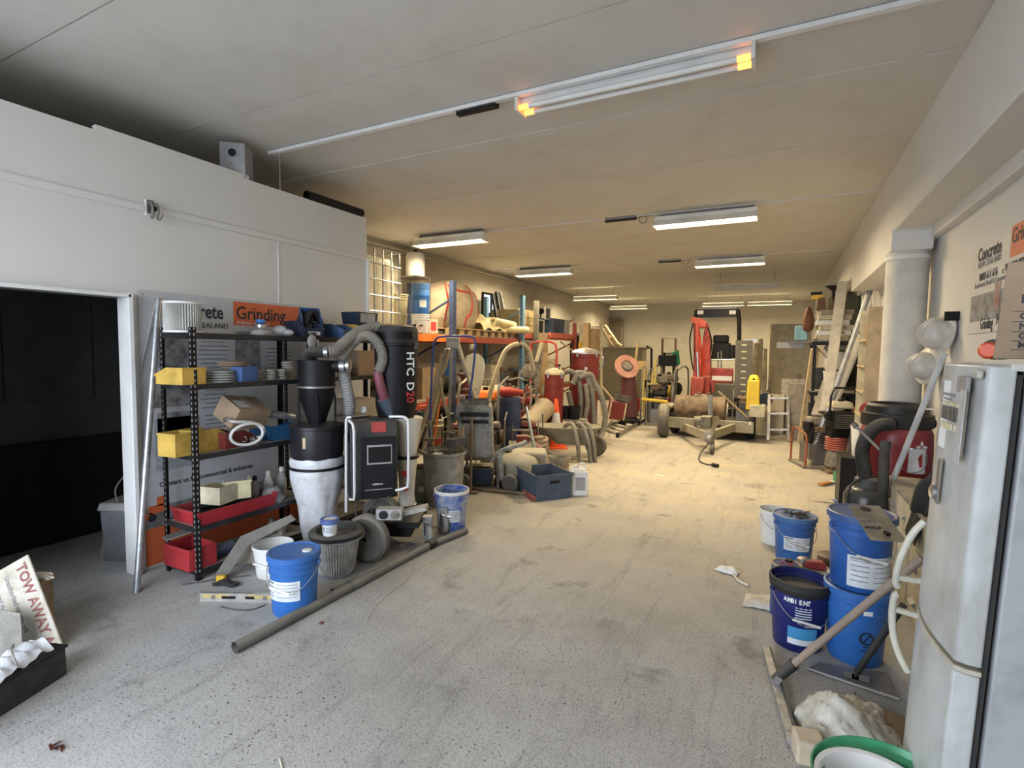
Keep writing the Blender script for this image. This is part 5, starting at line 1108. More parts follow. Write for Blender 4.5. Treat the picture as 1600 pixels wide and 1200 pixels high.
# ================================================================== LEFT JUMBLE
# aluminium step ladder behind the blue handle
f = Fr(708, 762); q = f.q; D = .55
t = TF('step_ladder', 'dusty aluminium step ladder opened behind the grey floor grinder', 'ladder', f)
top = q(707, 533, D)
lg = mat('dusty_ladder', (.36, .33, .27), rough=.5, metal=.3, dust=.4)
part('rail', B().bar(q(764, 690, D - .1), q(713, 530, D), .09, .03), lg, t); part('rail', B().bar(q(650, 700, D + .2), q(698, 545, D), .06, .03), lg, t); part('rail', B().bar(q(662, 700, D + .5), q(702, 545, D + .1), .06, .03), lg, t)
part('rear_leg', B().bar(q(700, 690, D), q(706, 545, D + .02), .04, .02), lg, t); part('top_cap', B().bar(q(698, 536, D), q(718, 536, D), .16, .14), lg, t, bev=.01)
for k in range(6):
    y_ = 560 + k * 24; xx = 722 + k * 7.8; part('tread', B().bar(q(xx - 14, y_, D + .15), q(xx + 4, y_, D - .02), .08, .02), lg, t)
S('blue_strap_bundle', 'bundle of blue and silver strap hanging inside the step ladder', 'strap', B().bar(q(704, 555, D + .2), q(702, 588, D + .2), .10, .03).bar(q(703, 588, D + .2), q(708, 604, D + .2), .05, .03), bluem, f.o, f.rz)
# long poles leaning left of the ladder
for i, (a_, b_, r_, m_, lb) in enumerate((((662, 700), (700, 548), .016, woodg, 'grey'), ((668, 700), (703, 556), .015, MC['brown_steel'], 'brown'), ((655, 690), (690, 553), .014, wood, 'tan'), ((676, 704), (697, 560), .013, orange, 'orange brown'))):
    S('leaning_pole', '%s pole in the sheaf of poles leaning left of the step ladder' % lb, 'pole', B().cyl(q(*a_, D + .3 + .08 * i) * 1.0, q(*b_, D + .35 + .08 * i), r_, n=7), m_, f.o, f.rz, 'poles leaning by the step ladder')
S('curved_handle', 'long pale bent handle leaning from the ladder down into the grey tub', 'handle', B().tube([q(688, 590, .3), q(690, 612, .25), q(697, 640, .2), q(707, 668, .1), q(712, 690, .05)], .02, n=8, smooth=4), mat('khaki_handle', (.36, .31, .21), rough=.7), f.o, f.rz)
# round table of tins
f2 = Fr(677, 735); q2 = f2.q; D2 = .35; k2 = f2.w(1, D2)
t = TF('round_stand', 'round pale topped stand holding tins behind the tub of tools', 'stand', f2); c = q2(677, 664, D2)
part('round_top', B().lathe([(.001, c.z - .01), (16 * k2, c.z - .01), (16 * k2, c.z + .008), (.001, c.z + .008)], (c.x, D2, 0), 28), cream, t); part('stand_body', B().lathe([(12 * k2, 0), (12 * k2, c.z - .01)], (c.x, D2, 0), 20), rust, t)
part('red_flange', ring((c.x, D2, 0), 12 * k2, 14 * k2, c.z * .55, c.z * .68), redm, t)
for i, dx in enumerate((-.06, .07)): S('tin_can', ['left dusty tin on the round pale stand', 'right wider tin on the round pale stand'][i], 'can', B().lathe([(.045 + .02 * i, 0), (.045 + .02 * i, .06), (.04 + .02 * i, .065), (.001, .065)], n=20), dusty, f2.M @ Vector((c.x + dx, D2, c.z + .009)), 0)
f3_ = f2
S('orange_nozzle', 'small orange topped nozzle on a thin plate above the round stand', 'nozzle', B().cyl(q2(668, 632, D2), q2(668, 622, D2), .03, .012, n=12).bar(q2(655, 634, D2), q2(680, 634, D2), .12, .01).cyl(q2(667, 662, D2), q2(667, 634, D2), .012, n=8), mat('nozzle_orange', (.75, .12, .04), rough=.6), f2.o, f2.rz)
S('blue_hose_coil', 'small dark blue coil hanging behind the white dust sleeve', 'hose', B().tube([q2(655 + 6 * math.cos(a * .7), 655 + 12 * math.sin(a * .7), .2 + .01 * a) for a in range(16)], .016, n=7, smooth=3), bluef, f2.o, f2.rz)
f4 = Fr(690, 770); q4 = f4.q
for i, (x, y) in enumerate(((666, 560), (670, 600), (700, 605), (712, 590), (722, 610), (652, 610))):
    engine('pump_unit', ['dusty pump with a round head high behind the blue handle', 'rusty pump below the round headed one', 'small engine seen through the step ladder', 'red painted pump seen through the step ladder legs', 'small orange engine right of the ladder rungs', 'dim pump behind the black filter tower'][i], 'pump', Vector((-4.55 - .14 * (i % 2), V(x, y, X=-4.6).y, .868 if i % 2 else .868 + .0)) if 0 else Vector((-5.30, 5.05 + .40 * i, .869)), R(8 * i), .72 - .05 * (i % 3), (cream, redp, orange)[i % 3], (dusty, redm, steel)[i % 3])
# white oval panel
f5 = Fr(745, 740); q5 = f5.q; ov = [q5(x, y, 1.0) for x, y in ((745, 628), (731, 590), (727, 570), (729, 556), (738, 552), (748, 553), (756, 561), (758, 572), (756, 590), (750, 612))]
S('oval_panel', 'white oval plastic panel hung beside the blue handle', 'panel', B().ext(ov, (0, .03, 0)), mat('oval_white', (.80, .77, .64), rough=.5, var=.08), f5.o, f5.rz)
# big cream hose loop
hl = T('loop_hose', 'large pale beige hose looping high between the oval panel and the red trolley', 'hose', f5.o, f5.rz)
part('hose_run', B().tube([q5(764, 642, .9), q5(764, 625, .9), q5(770, 600, .9), q5(778, 575, .95), q5(790, 548, 1.0), q5(806, 538, 1.05), q5(820, 540, 1.1), q5(828, 552, 1.2), q5(834, 580, 1.3)], .035, n=10, smooth=6, corr=.04, pitch=.04), mat('beige_hose', (.44, .37, .25), rough=.7, dust=.3), hl)
part('rubber_tie', B().bar(q5(815, 545, 1.05), q5(808, 523, 1.05), .03, .02), blackm, hl)
# blue drum and lid items
f = Fr(796, 722); q = f.q; k = f.w(1, .3)
t = TF('blue_barrel', 'dark blue plastic barrel behind the floor grinder arm', 'barrel', f); part('barrel_body', B().lathe([(15 * k, 0), (16 * k, .1), (17 * k, 50 * k), (16.5 * k, 52 * k), (17 * k, 54 * k), (16 * k, 92 * k), (.001, 93 * k)], (0, .3, 0), 28), bluef, t)
part('barrel_lid', ring((0, .3, 0), 15 * k, 17.5 * k, 88 * k, 95 * k), bluef, t)
tt_ = f.M @ Vector((0, .3, 95 * k))
t = T('fuel_can', 'red and white conical can lying on the dark blue barrel', 'can', tt_); part('can_body', B().lathe([(.075, 0), (.08, .12), (.035, .36), (.001, .38)], (-.16, .0, .082), 20, (1, .1, 0)), mat('can_red', (.48, .05, .03), rough=.5), t)
f = Fr(822, 715); q = f.q
t = TF('floor_roll', 'thick dusty brown roll of sheet tilted over the machines right of the blue barrel', 'roll', f); part('roll_body', B().cyl(q(824, 668, .3), q(852, 636, .9), .175, n=26), mat('roll_brown', (.38, .29, .19), rough=.85, dust=.4), t); part('inner_roll', B().cyl(q(823, 669, .29), q(852, 636, .91), .06, n=14), woodg, t)
engine('red_compressor', 'red compressor with a dusty tank under the thick brown roll', 'compressor', V(824, 716, Z=0), R(15), .9, redm, redm)
engine('red_generator', 'bright red topped generator behind the blue barrel', 'generator', V(812, 686, Z=0), R(-10), 1.25, mat('gen_red', (.60, .07, .06), rough=.5, dust=.2), redm)
engine('power_trowel', 'dusty grey engine with a guard frame between the hose loop and the red drum vacuum', 'machine', V(845, 678, Z=0), R(40), 1.25, cream, dusty)
S('dust_block', 'low dusty rounded block on the floor between the grinder and wheelbarrow', 'block', B().box(0, 0, 0, .5, .42, .36, tx=.92, ty=.9), MC['dust_caked'], V(826, 745, Z=0), FACE, bev=.03)
S('grey_pipe_stand', 'slim grey pipe propped slanting beside the wheelbarrow leg', 'pipe', B().cyl((0, 0, 0), (-.35, .3, .85), .022, n=10), galv, V(842, 738, Z=0))
# red trolley handle + upright tool
f = Fr(850, 700); q = f.q
t = TF('hand_trolley', 'red tube hand trolley standing in front of the rack beside the red drum vacuum', 'trolley', f)
part('trolley_frame', B().tube([q(829, 690, .6), q(829, 560, .6), q(830, 536, .6), q(840, 534, .6), q(860, 534, .6), q(868, 538, .6), q(870, 550, .6), q(867, 690, .6)], .02, n=10), mat('trolley_red', (.55, .05, .04), rough=.45), t)
part('cross_bar', B().cyl(q(829, 620, .6), q(868, 620, .6), .015, n=8).cyl(q(829, 660, .6), q(868, 660, .6), .015, n=8), MC['trolley_red'], t)
part('toe_plate', B().bar(q(829, 690, .55), q(867, 690, .55), .2, .01), dusty, t)
t = TF('concrete_saw', 'tall dusty tool with a pale grip leaning before the red trolley', 'saw', f); part('shaft', B().bar(q(838, 600, .3), q(845, 548, .3), .09, .06), dusty, t); part('grip', B().bar(q(838, 565, .25), q(847, 535, .3), .05, .05), cream, t); part('saw_head', B().lathe([(.13, 0), (.13, .03), (.05, .05)], q(826, 580, .28), 24, (0, -1, 0)), dusty, t); part('stand', B().bar(q(840, 690, .3), q(838, 598, .3), .06, .05), dusty, t)
t = TF('wooden_prop', 'brown square timber post standing behind the dusty saw', 'timber', f); part('timber', B().bar(q(849, 690, .8), q(849, 520, .8), .16, .1), wood, t)
# red drum vacuums
def redvac(label, px, py, wpx, ytop, lid, m=redm, d=.3):
    f = Fr(px, py); k = f.w(1, d); h = f.q(px, ytop, d).z; r = wpx / 2 * k
    t = TF('drum_vacuum', label, 'vacuum', f)
    part('drum', B().lathe([(r * .92, h * .22), (r * .95, h * .26), (r, h * .96), (r * 1.03, h * .965), (r * 1.03, h)], (0, d, 0), 32), m, t); part('lower_cone', B().lathe([(r * .6, .10), (r * .92, h * .22)], (0, d, 0), 24), m, t)
    part('lid', B().lathe([(r * 1.05, h), (r * 1.05, h + .03), (r * .8, h + .08), (r * .3, h + .11), (.001, h + .12)], (0, d, 0), 32), lid, t)
    for s in (-1, 1): part('latch', B().box(s * r * .7, d - r * .78, h - .06, .03, .03, .10), galv, t)
    part('base_frame', B().box(0, d, .06, r * 2.1, r * 1.8, .04), dusty, t)
    for s in (-1, 1):
        tw, th_ = B(), B(); wheel(tw, th_, (s * r * 1.1, d, .13), .13, .06, (1, 0, 0)); w_ = part('wheel', tw, tyre, t); part('hub', th_, dusty, w_)
    return t, f, k, h, r
redvac('red drum vacuum with a dusty white rim, left of the tall red one', 866, 700, 30, 585, cream)
t, f, k, h, r = redvac('tallest red drum vacuum with a domed steel lid behind the grey hoses', 920, 692, 42, 553, alu, redm, .7)
part('white_logo', B().box(-.12, .7 - r * .99, h - .34, .2, .01, .03).box(-.02, .7 - r * .99, h - .30, .05, .01, .05), paper, t); part('data_plate', sector(B(), r * 1.0 + .003, h - .9, h - .62, -1.4, -.9, c=(0, .7, 0)), cream, t); part('side_clamp', B().tube([(r, .7, h - .02), (r + .08, .68, h - .08), (r + .06, .68, h - .24), (r, .7, h - .3)], .012, n=6, smooth=4), galv, t)
# hoses over it
q = f.q
for i, (pts, r_) in enumerate((([(870, 640), (868, 610), (875, 588), (890, 580), (903, 592), (908, 620), (905, 655), (895, 640), (888, 610)], .05), ([(895, 600), (905, 583), (918, 590), (926, 620), (928, 650), (930, 690)], .055), ([(905, 590), (922, 585), (930, 600), (940, 620), (946, 650), (940, 680)], .05), ([(915, 600), (918, 630), (914, 660), (922, 685)], .045))):
    S('grey_hose', ['grey hose coil hung in loops before the red drum vacuums', 'thick grey hose falling in front of the tallest red drum vacuum', 'grey hose bowing furthest right of the hose bundle', 'thinner grey hose in the middle of the hanging bundle'][i], 'hose', B().tube([q(x, y, .12 - .03 * i) for x, y in pts], r_, n=12, smooth=6, corr=.035, pitch=.045), hosem, f.o, f.rz, 'hoses before the red drum vacuums')
f = Fr(890, 672)
for i, x in enumerate((883, 897)):
    pail(['left black pail on the low plank behind the traffic cone', 'right black pail on the low plank behind the traffic cone'][i], V(x, 654, Y=8.75), black, .22, .10, .11, bail=None, ribs=False, rz=FACE, group='black pails behind the cone')
S('low_bench', 'low dusty plank bench carrying two black pails behind the traffic cone', 'bench', B().box(0, 0, -.03, .62, .34, .03).box(-.26, 0, -V(890, 654, Y=8.8).z, .04, .3, V(890, 654, Y=8.8).z - .03).box(.26, 0, -V(890, 654, Y=8.8).z, .04, .3, V(890, 654, Y=8.8).z - .03), dusty, V(890, 654, Y=8.78), FACE)
# red box, brush machine, pink disc
f = Fr(961, 672); q = f.q
t = TF('red_box', 'scratched dark red metal box leaning before the ladder on the floor', 'box', f); p_ = [q(x, y, 0) for x, y in ((950, 655), (974, 657), (979, 630), (956, 626))]
part('box_shell', B().ext(p_, (0, .25, .03)), redm, t, bev=.01); part('edge_trim', B().bar(p_[0], p_[3], .03, .03).bar(p_[1], p_[2], .03, .03), cream, t); part('bristle_top', B().bar(q(962, 620, .1), q(984, 624, .1), .18, .12), MC['bristle'], t)
S('yellow_broom_handle', 'thin pale broom handle slanting down from the tallest red vacuum to the red box', 'handle', B().cyl(q(939, 602, .2), q(958, 624, .1), .018, n=8), woodp, f.o, f.rz)
f = Fr(984, 665); q = f.q
t = TF('polisher', 'upright floor polisher with a pink round head pad', 'polisher', f); part('pink_disc', B().lathe([(.13, -.01), (.28, -.02), (.28, .03), (.14, .04), (.13, -.01)], q(979, 573, 0), 30, (.2, -1, .5)), mat('pink_pad', (.50, .25, .19), rough=.7), t)
part('disc_hub', B().lathe([(.14, 0), (.10, .06), (.03, .08)], q(979, 573, 0), 18, (.2, -1, .5)), dusty, t); part('body', B().cyl(q(984, 650, .15), q(982, 585, .1), .2, .16, n=20), mat('maroon_body', (.10, .025, .03), rough=.5, dust=.3), t); part('base', B().lathe([(.26, 0.01), (.26, .12), (.15, .2)], (0, .15, 0), 24), black, t)
engine('drill_rig', 'dark core drill rig right of the polisher with the pink pad', 'drill', f.M @ Vector((.72, .25, 0)), .2, 1.25, blackm, redm)
f = Fr(1012, 660); q = f.q
t = TF('yellow_frame_cart', 'pale yellow tube frame cart standing beyond the ladder on the floor', 'cart', f); yf = mat('cart_yellow', (.70, .58, .20), rough=.5, dust=.25)
b = B()
for pts in ([(1003, 640), (1006, 580), (1020, 580), (1016, 640)], [(1024, 650), (1024, 565), (1027, 560)], [(1010, 600), (1028, 600)], [(1008, 630), (1026, 632)], [(1028, 650), (1020, 590)]): b.tube([q(x, y, .2) for x, y in pts], .03, n=7)
part('tube_frame', b, yf, t); part('cart_plate', B().bar(q(1003, 618, .25), q(1014, 618, .25), .15, .15), yf, t)
S('plywood_sheet', 'small yellow plywood panel with a stick behind the pink pad', 'board', B().ext([q(991, 577, .6), q(1010, 577, .6), q(1010, 564, .6), q(991, 564, .6)], (0, .03, 0)).cyl(q(993, 564, .62), q(997, 535, .62), .035, n=6).bar(Vector((q(993, 577, .62).x, .62, 0)), q(993, 577, .62), .05, .05).bar(Vector((q(1008, 577, .62).x, .62, 0)), q(1008, 577, .62), .05, .05), mat('ply_yellow', (.66, .50, .24), rough=.7), f.o, f.rz)
t = TF('red_crate', 'red plastic crate on the floor beyond the end of the lying ladder', 'crate', Fr(1003, 645)); part('crate_body', B().tray(0, .2, 0, .5, .4, .38, .02), redp, t); part('crate_rim', B().box(0, -.01, .34, .56, .02, .04), redp, t)
# ladder on the floor
A0, A1 = V(945, 683, Z=.04), V(1033, 640, Z=.04); B0, B1 = V(968, 686, Z=.04), V(1050, 640, Z=.04)
A0, A1, B0, B1 = V(942, 672, Z=.04), V(1012, 639, Z=.04), V(966, 680, Z=.04), V(1033, 641, Z=.04)
t = T('extension_ladder', 'aluminium ladder lying flat on the dusty floor left of the trailer', 'ladder', (0, 0, 0)); lal = mat('ladder_alu', (.80, .76, .64), rough=.5)
part('rail', B().bar(A0, A1, .035, .08), lal, t); part('rail', B().bar(B0, B1, .035, .08), steel, t)
for k in range(12): part('rung', B().bar(A0.lerp(A1, (k + .5) / 12), B0.lerp(B1, (k + .5) / 12), .06, .04), lal, t)
for p_ in (A0, B0): part('end_cap', B().bar(p_ - Vector((.0, .08, 0)), p_ + Vector((0, .02, 0)), .05, .10), blackm, t)
S('barrow_handle', 'bent grey steel handle on the floor between wheelbarrow and ladder', 'handle', B().tube([V(925, 700, Z=.05), V(940, 680, Z=.2), V(950, 665, Z=.12), V(970, 657, Z=.1)], .03, n=8, smooth=4), dusty)

# ================================================================== BACK WALL THINGS
def atb(px, py, Y): return V(px, py, Y=Y)
a, b_ = atb(958, 620, 17.5), atb(1000, 620, 17.5)
t = T('work_bench', 'dusty grey bench by the back left corner under the timber offcuts', 'bench', (a.x - .1, 17.5, 0)); part('bench_top', B().box(.2, .3, atb(940, 545, 17.5).z, 1.8, .7, .06), dusty, t); hb = atb(940, 545, 17.5).z
part('bench_front', B().box(.2, .3, .0, 1.7, .6, hb - .001), mat('dim_khaki', (.20, .18, .14), rough=.8), t)
for i, (x0, y0, x1, y1) in enumerate(((938, 506, 958, 540), (945, 508, 966, 538), (950, 525, 970, 540), (943, 520, 962, 541))):
    S('timber_offcut', '%s pale board in the slanting heap on the back corner bench' % ('leftmost', 'second', 'lowest', 'middle')[i], 'timber', B().bar(atb(x1, y1, 17.5), atb(x0, y0, 17.7), .10, .06), woodp, group='offcuts on the back bench')
t = T('display_case', 'wooden framed glass board on the left part of the back wall', 'frame', (0, 0, 0)); b = B(); c = [atb(905, 495, 19.6), atb(972, 500, 19.6), atb(972, 560, 19.6), atb(905, 560, 19.6)]
for i in range(4): b.bar(c[i], c[(i + 1) % 4], .08, .08)
b.bar(atb(905, 508, 19.6), atb(972, 512, 19.6), .05, .05); part('frame', b, woodg, t); part('back_board', B().add([p + Vector((0, .06, 0)) for p in c] + [p + Vector((0, .09, 0)) for p in c], [(0, 1, 2, 3), (7, 6, 5, 4)]), mat('board_khaki', (.26, .23, .16), rough=.6), t)
S('timber_post', 'thick brown square post rising above the tallest red vacuum', 'post', B().bar(Vector((atb(917, 575, 12.6).x, 12.6, 0)), atb(917, 505, 12.6), .14, .14), wood)
S('dark_coat', 'dark coat hanging behind the yellow post at the rack end', 'coat', B().lathe([(.20, -1.80), (.22, -.4), (.24, 0), (.16, .3), (.05, .38)], n=16, jit=.1), darkcloth, Vector((atb(903, 545, 13.9).x, 13.9, 1.801)))
S('slim_pale_pole', 'slim pale pole standing upright right of the brown square post', 'pole', B().cyl(Vector((atb(940, 620, 13.2).x, 13.2, 0)), atb(940, 494, 13.2), .035, n=8), cream)
t = T('hanging_tarp', 'folded brown canvas hung between the brown post and the slim pale pole', 'tarp', atb(930, 540, 13.3)); part('canvas', B().grid(lambda u, v: ((u - .5) * .34, .05 * math.sin(u * 12), (v - .5) * .9), 14, 4, .02), woodp, t); part('hook_bar', B().cyl((-.3, 0, .5), (.25, 0, .48), .015, n=6), galv, t)
# hand trucks etc near the back wall
def loopframe(name, label, cat, pts, Y, m, r=.025, extra=None):
    o = atb(*pts[0], Y); o = Vector((o.x, Y, 0)); t = T(name, label, cat, o); P_ = [atb(x, y, Y) - o for x, y in pts]; P_[0].z = 0
    if abs(pts[-1][1] - pts[0][1]) < 5: P_[-1].z = 0
    part('frame', B().tube(P_, r, n=8), m, t)
    if extra:
        for nm, b, mm in extra(o): part(nm, b, mm, t)
    return t
loopframe('wooden_easel', 'brown square wooden frame standing against the back wall', 'frame', [(1034, 610), (1035, 529), (1056, 529), (1056, 610)], 17.5, MC['brown_steel'], .04, lambda o: [('cross_bar', B().cyl(atb(1034, 553, 17.5) - o, atb(1056, 553, 17.5) - o, .03, n=7), MC['brown_steel'])])
loopframe('tool_stand', 'dark bent steel handle rising before the back wall, left of the wooden frame', 'stand', [(1018, 610), (1018, 545), (1010, 541)], 16, blackm, .035)
loopframe('hand_truck', 'dark hand truck with a green box handle left of the excavator arm', 'hand truck', [(1036, 620), (1038, 551), (1052, 551), (1054, 620)], 15, blackm, .03, lambda o: [('cargo_box', B().box(atb(1043, 570, 15).x - o.x, .1, atb(1043, 572, 15).z, .5, .3, .3), black), ('green_grip', B().tube([atb(1050, 553, 15) - o, atb(1058, 548, 15) - o, atb(1060, 570, 15) - o], .05, n=8), green)])
engine('petrol_engine', 'dusty petrol engine on a stand just left of the excavator arm', 'engine', Vector((-2.62, 12.9, 0)), .1, 1.7, dusty, yelp)
engine('petrol_engine', 'dim black engine beyond the pale yellow frame cart', 'engine', Vector((atb(1040, 600, 14).x, 14.3, 0)), -.3, 1.7, dusty, blackm)
roll('folded_roll', 'yellow pole lying level across to the trailer tyre', atb(1003, 624, 11.2), atb(1043, 628, 11.2), .035, yelp, 'pole').location = (0, 0, 0)
# ================================================================== TRAILER AND EXCAVATOR
TX, TY = -1.0, 10.65
tr_m = mat('dusty_trailer', (.34, .31, .22), rough=.75, dust=.5); t = T('trailer', 'dusty low plant trailer parked at the back with drawbar to the front', 'trailer', (TX, TY, 0)); o = Vector((TX, TY, 0))
tq = lambda px, py, dy=0: V(px, py, Y=TY + dy) - o
zt_, zb_ = tq(1100, 655).z, tq(1100, 672).z
xl, xr = tq(1041, 660).x, tq(1178, 660).x
part('front_beam', B().box((xl + xr) / 2, .03, zb_, xr - xl, .06, zt_ - zb_), tr_m, t, bev=.01)
part('deck', B().box((xl + xr) / 2, 1.9, zb_ + .04, xr - xl - .3, 3.6, .07), steel, t)
for x in (xl + .1, xr - .1): part('side_rail', B().box(x, 1.9, zb_, .08, 3.7, .16), tr_m, t)
hp = tq(1108, 702, -1.6)
for px in (1070, 1146): part('drawbar', B().bar(tq(px, 668), Vector((tq(1105, 690, -1.5).x, -1.45, .28)), .07, .14), tr_m, t)
hb_ = B().ext([tq(x, y, -.12) for x, y in ((1088, 650), (1122, 650), (1134, 672), (1080, 672))], (0, .02, 0)); hd_ = part('headboard', hb_, tr_m, t)
part('hole', B().lathe([(.04, 0), (.04, .004)], tq(1086, 668, -.125), 14, (0, -1, 0)).lathe([(.035, 0), (.035, .004)], tq(1094, 660, -.125), 14, (0, -1, 0)).lathe([(.04, 0), (.04, .004)], tq(1124, 667, -.125), 14, (0, -1, 0)), blackm, hd_, stuff=True)
part('mast', B().cyl(tq(1110, 660, -.2), tq(1110, 618, -.2), .045, n=14), greyp, t)
part('coupling', B().bar(Vector((tq(1105, 690, -1.5).x, -1.2, .30)), Vector((tq(1105, 690, -1.5).x + .03, -1.62, .30)), .12, .12).ball((tq(1108, 690, -1.6).x, -1.62, .26), .07), steel, t)
part('winch', B().box(tq(1102, 676, -.9).x, -.8, .34, .16, .3, .20).lathe([(.08, -.1), (.08, .1)], (tq(1102, 676, -.9).x - .1, -.85, .45), 14, (1, 0, 0)), dusty, t)
part('jockey_wheel', B().lathe([(.09, -.03), (.10, 0), (.09, .03)], (hp.x + .04, -1.55, .10), 20, (1, 0, 0)), tyre, t); part('jockey_leg', B().cyl((hp.x + .04, -1.55, .12), (hp.x + .04, -1.5, .42), .03, n=10), dusty, t)
for px in (1043, 1172): part('marker_light', B().box(tq(px, 660).x, -.012, tq(px, 664).z, .045, .02, .06), white, t)
for s, x in ((-1, xl - .02), (1, xr + .02)):
    for k in range(2):
        tw, th_ = B(), B(); wheel(tw, th_, (x - s * .1, .55 + k * 1.9, .27), .27, .17, (1, 0, 0)); w_ = part('wheel', tw, rubber, t); part('hub', th_, galv, w_)
    part('mudguard', B().box(x + s * .02, .55, .56, .24, .75, .03), tr_m, t)
part('toolbox', B().box(tq(1183, 640).x, .2, tq(1183, 652).z, .26, .4, .22), cream, t, bev=.01)
part('trailer_plug_cable', B().tube([Vector((hp.x, -1.6, .2)), Vector((hp.x - .1, -1.75, .06)), V(1092, 716, Z=.012) - o, V(1095, 722, Z=.012) - o, V(1106, 726, Z=.012) - o, V(1114, 726, Z=.015) - o], .012, n=6, smooth=5), rubc, t)
part('plug', B().cyl(V(1113, 726, Z=.03) - o, V(1122, 728, Z=.03) - o, .028, n=10), blackm, t)
tw, th_ = B(), B(); wheel(tw, th_, (0, 0, .33), .33, .2, (1, .15, 0)); sp_ = T('spare_tyre', 'big dusty tyre standing against the left side of the trailer', 'tyre', V(1036, 682, Z=0)); w_ = part('tyre', tw, tyre, sp_); part('rim', th_, dusty, sp_)
# excavator
EY = 12.6; eo = Vector((-1.1, EY, 0)); ex = T('mini_excavator', 'orange mini excavator with black roll bar loaded on the trailer', 'excavator', eo)
eq = lambda px, py, dy=0: V(px, py, Y=EY + dy) - eo
or_ = mat('digger_orange', (.40, .040, .014), rough=.4, dust=.08, var=.3); ord_ = mat('digger_dark_red', (.30, .04, .025), rough=.5, dust=.2)
part('roll_bar', B().tube([eq(1087, 612), eq(1087, 500), eq(1088, 486), eq(1093, 483), eq(1148, 483), eq(1153, 486), eq(1155, 500), eq(1155, 612)], .045, n=10), blackm, ex)
part('canopy', B().box((eq(1089, 490).x + eq(1152, 490).x) / 2, .5, eq(1120, 484).z, eq(1152, 490).x - eq(1089, 490).x, 1.1, .06), steel, ex, bev=.02)
part('canopy_front', B().box((eq(1089, 490).x + eq(1152, 490).x) / 2, -.04, eq(1120, 496).z, eq(1151, 490).x - eq(1090, 490).x, .03, .17), blackm, ex)
for px in (1095, 1145): part('work_light', B().box(eq(px, 488).x, -.07, eq(px, 491.5).z, .13, .04, .085), white, ex)
part('seat_back', B().box(eq(1125, 550).x, .35, eq(1125, 563).z, .46, .14, .40, tx=.82), mat('seat_black', (.012, .012, .015), rough=.7), ex, bev=.04); part('head_rest', B().box(eq(1124, 530).x, .35, eq(1124, 536).z, .34, .12, .19), MC['seat_black'], ex, bev=.04); part('arm_rest', B().box(eq(1144, 555).x, .2, eq(1144, 560).z, .10, .3, .3), MC['seat_black'], ex, bev=.03)
part('lever_guard', B().tube([eq(1110, 562, -.1), eq(1148, 562, -.1)], .018, n=8).tube([eq(1122, 590, -.1), eq(1122, 550, -.1)], .016, n=8).tube([eq(1127, 590, -.1), eq(1127, 548, -.1)], .016, n=8).tube([eq(1111, 590, -.1), eq(1111, 562, -.1)], .014, n=8), galv, ex)
z0 = eq(1125, 598).z
part('front_cowl', B().box(eq(1128, 590).x, -.12, z0, eq(1146, 590).x - eq(1110, 590).x, .08, eq(1125, 575).z - z0), or_, ex, bev=.02); part('cowl_decal', B().box(eq(1126, 590).x, -.165, eq(1125, 594).z, .5, .006, .10), white, ex); part('body_right', B().box(eq(1155, 590).x, .2, z0, .12, .5, .36), or_, ex, bev=.02)
part('turret_base', B().box(eq(1128, 600).x, .3, .62, 1.25, 1.3, z0 - .62), mat('khaki_frame', (.09, .09, .065), rough=.7, dust=.3), ex, bev=.02)
for px in (1089, 1150):
    x = eq(px, 610).x; b = B()
    b.ext([(x - .12, -.2, .265), (x - .12, 1.6, .265), (x - .12, 1.75, .45), (x - .12, 1.6, .62), (x - .12, -.2, .62), (x - .12, -.35, .45)], (.24, 0, 0)); tk = part('track', b, rubber, ex)
    g_ = B()
    for k in range(14): g_.box(x, -.18 + k * .13, .615, .25, .03, .02)
    for k in range(4): g_.box(x, -.3, .32 + k * .08, .25, .05, .02)
    part('track_grousers', g_, rubber, tk, stuff=True)
# boom
bo = B(); pts = [(1096, 600), (1096, 560), (1098, 530), (1102, 508), (1107, 508), (1109, 530), (1110, 570), (1110, 600)]
bo.ext([eq(x, y, -.55) for x, y in pts], (0, .14, 0)); part('boom', bo, or_, ex, bev=.01)
part('stick', B().ext([eq(x, y, -.95) for x, y in ((1083, 590), (1085, 545), (1083, 500), (1090, 500), (1096, 545), (1096, 590), (1090, 615), (1086, 615))], (0, .14, 0)), or_, ex, bev=.01)
part('stick_head', B().ext([eq(x, y, -1.0) for x, y in ((1079, 502), (1080, 495), (1095, 497), (1104, 503), (1103, 512), (1090, 512))], (0, .22, 0)), ord_, ex, bev=.01)
part('hydraulic_ram', B().cyl(eq(1089, 505, -1.05), eq(1089, 550, -1.05), .04, n=12), ord_, ex); part('ram_rod', B().cyl(eq(1089, 545, -1.05), eq(1091, 590, -1.05), .022, n=10), chrome, ex)
part('hydraulic_hose', B().tube([eq(1083, 505, -1.0), eq(1078, 530, -.98), eq(1080, 560, -.9), eq(1084, 580, -.9)], .016, n=6, smooth=5).tube([eq(1106, 512, -.55), eq(1112, 535, -.5), eq(1108, 570, -.45), eq(1112, 600, -.4)], .016, n=6, smooth=5), blackm, ex)
part('swing_post', B().box(eq(1103, 605, -.4).x, -.45, .62, .22, .3, .55), ord_, ex, bev=.02); part('knuckle', B().box(eq(1091, 600, -.95).x, -.95, eq(1091, 618, -.95).z, .26, .3, .40), ord_, ex, bev=.03)
part('red_guard', B().ext([eq(x, y, -.7) for x, y in ((1110, 590), (1117, 602), (1117, 612), (1113, 614))], (0, .05, 0)), or_, ex)
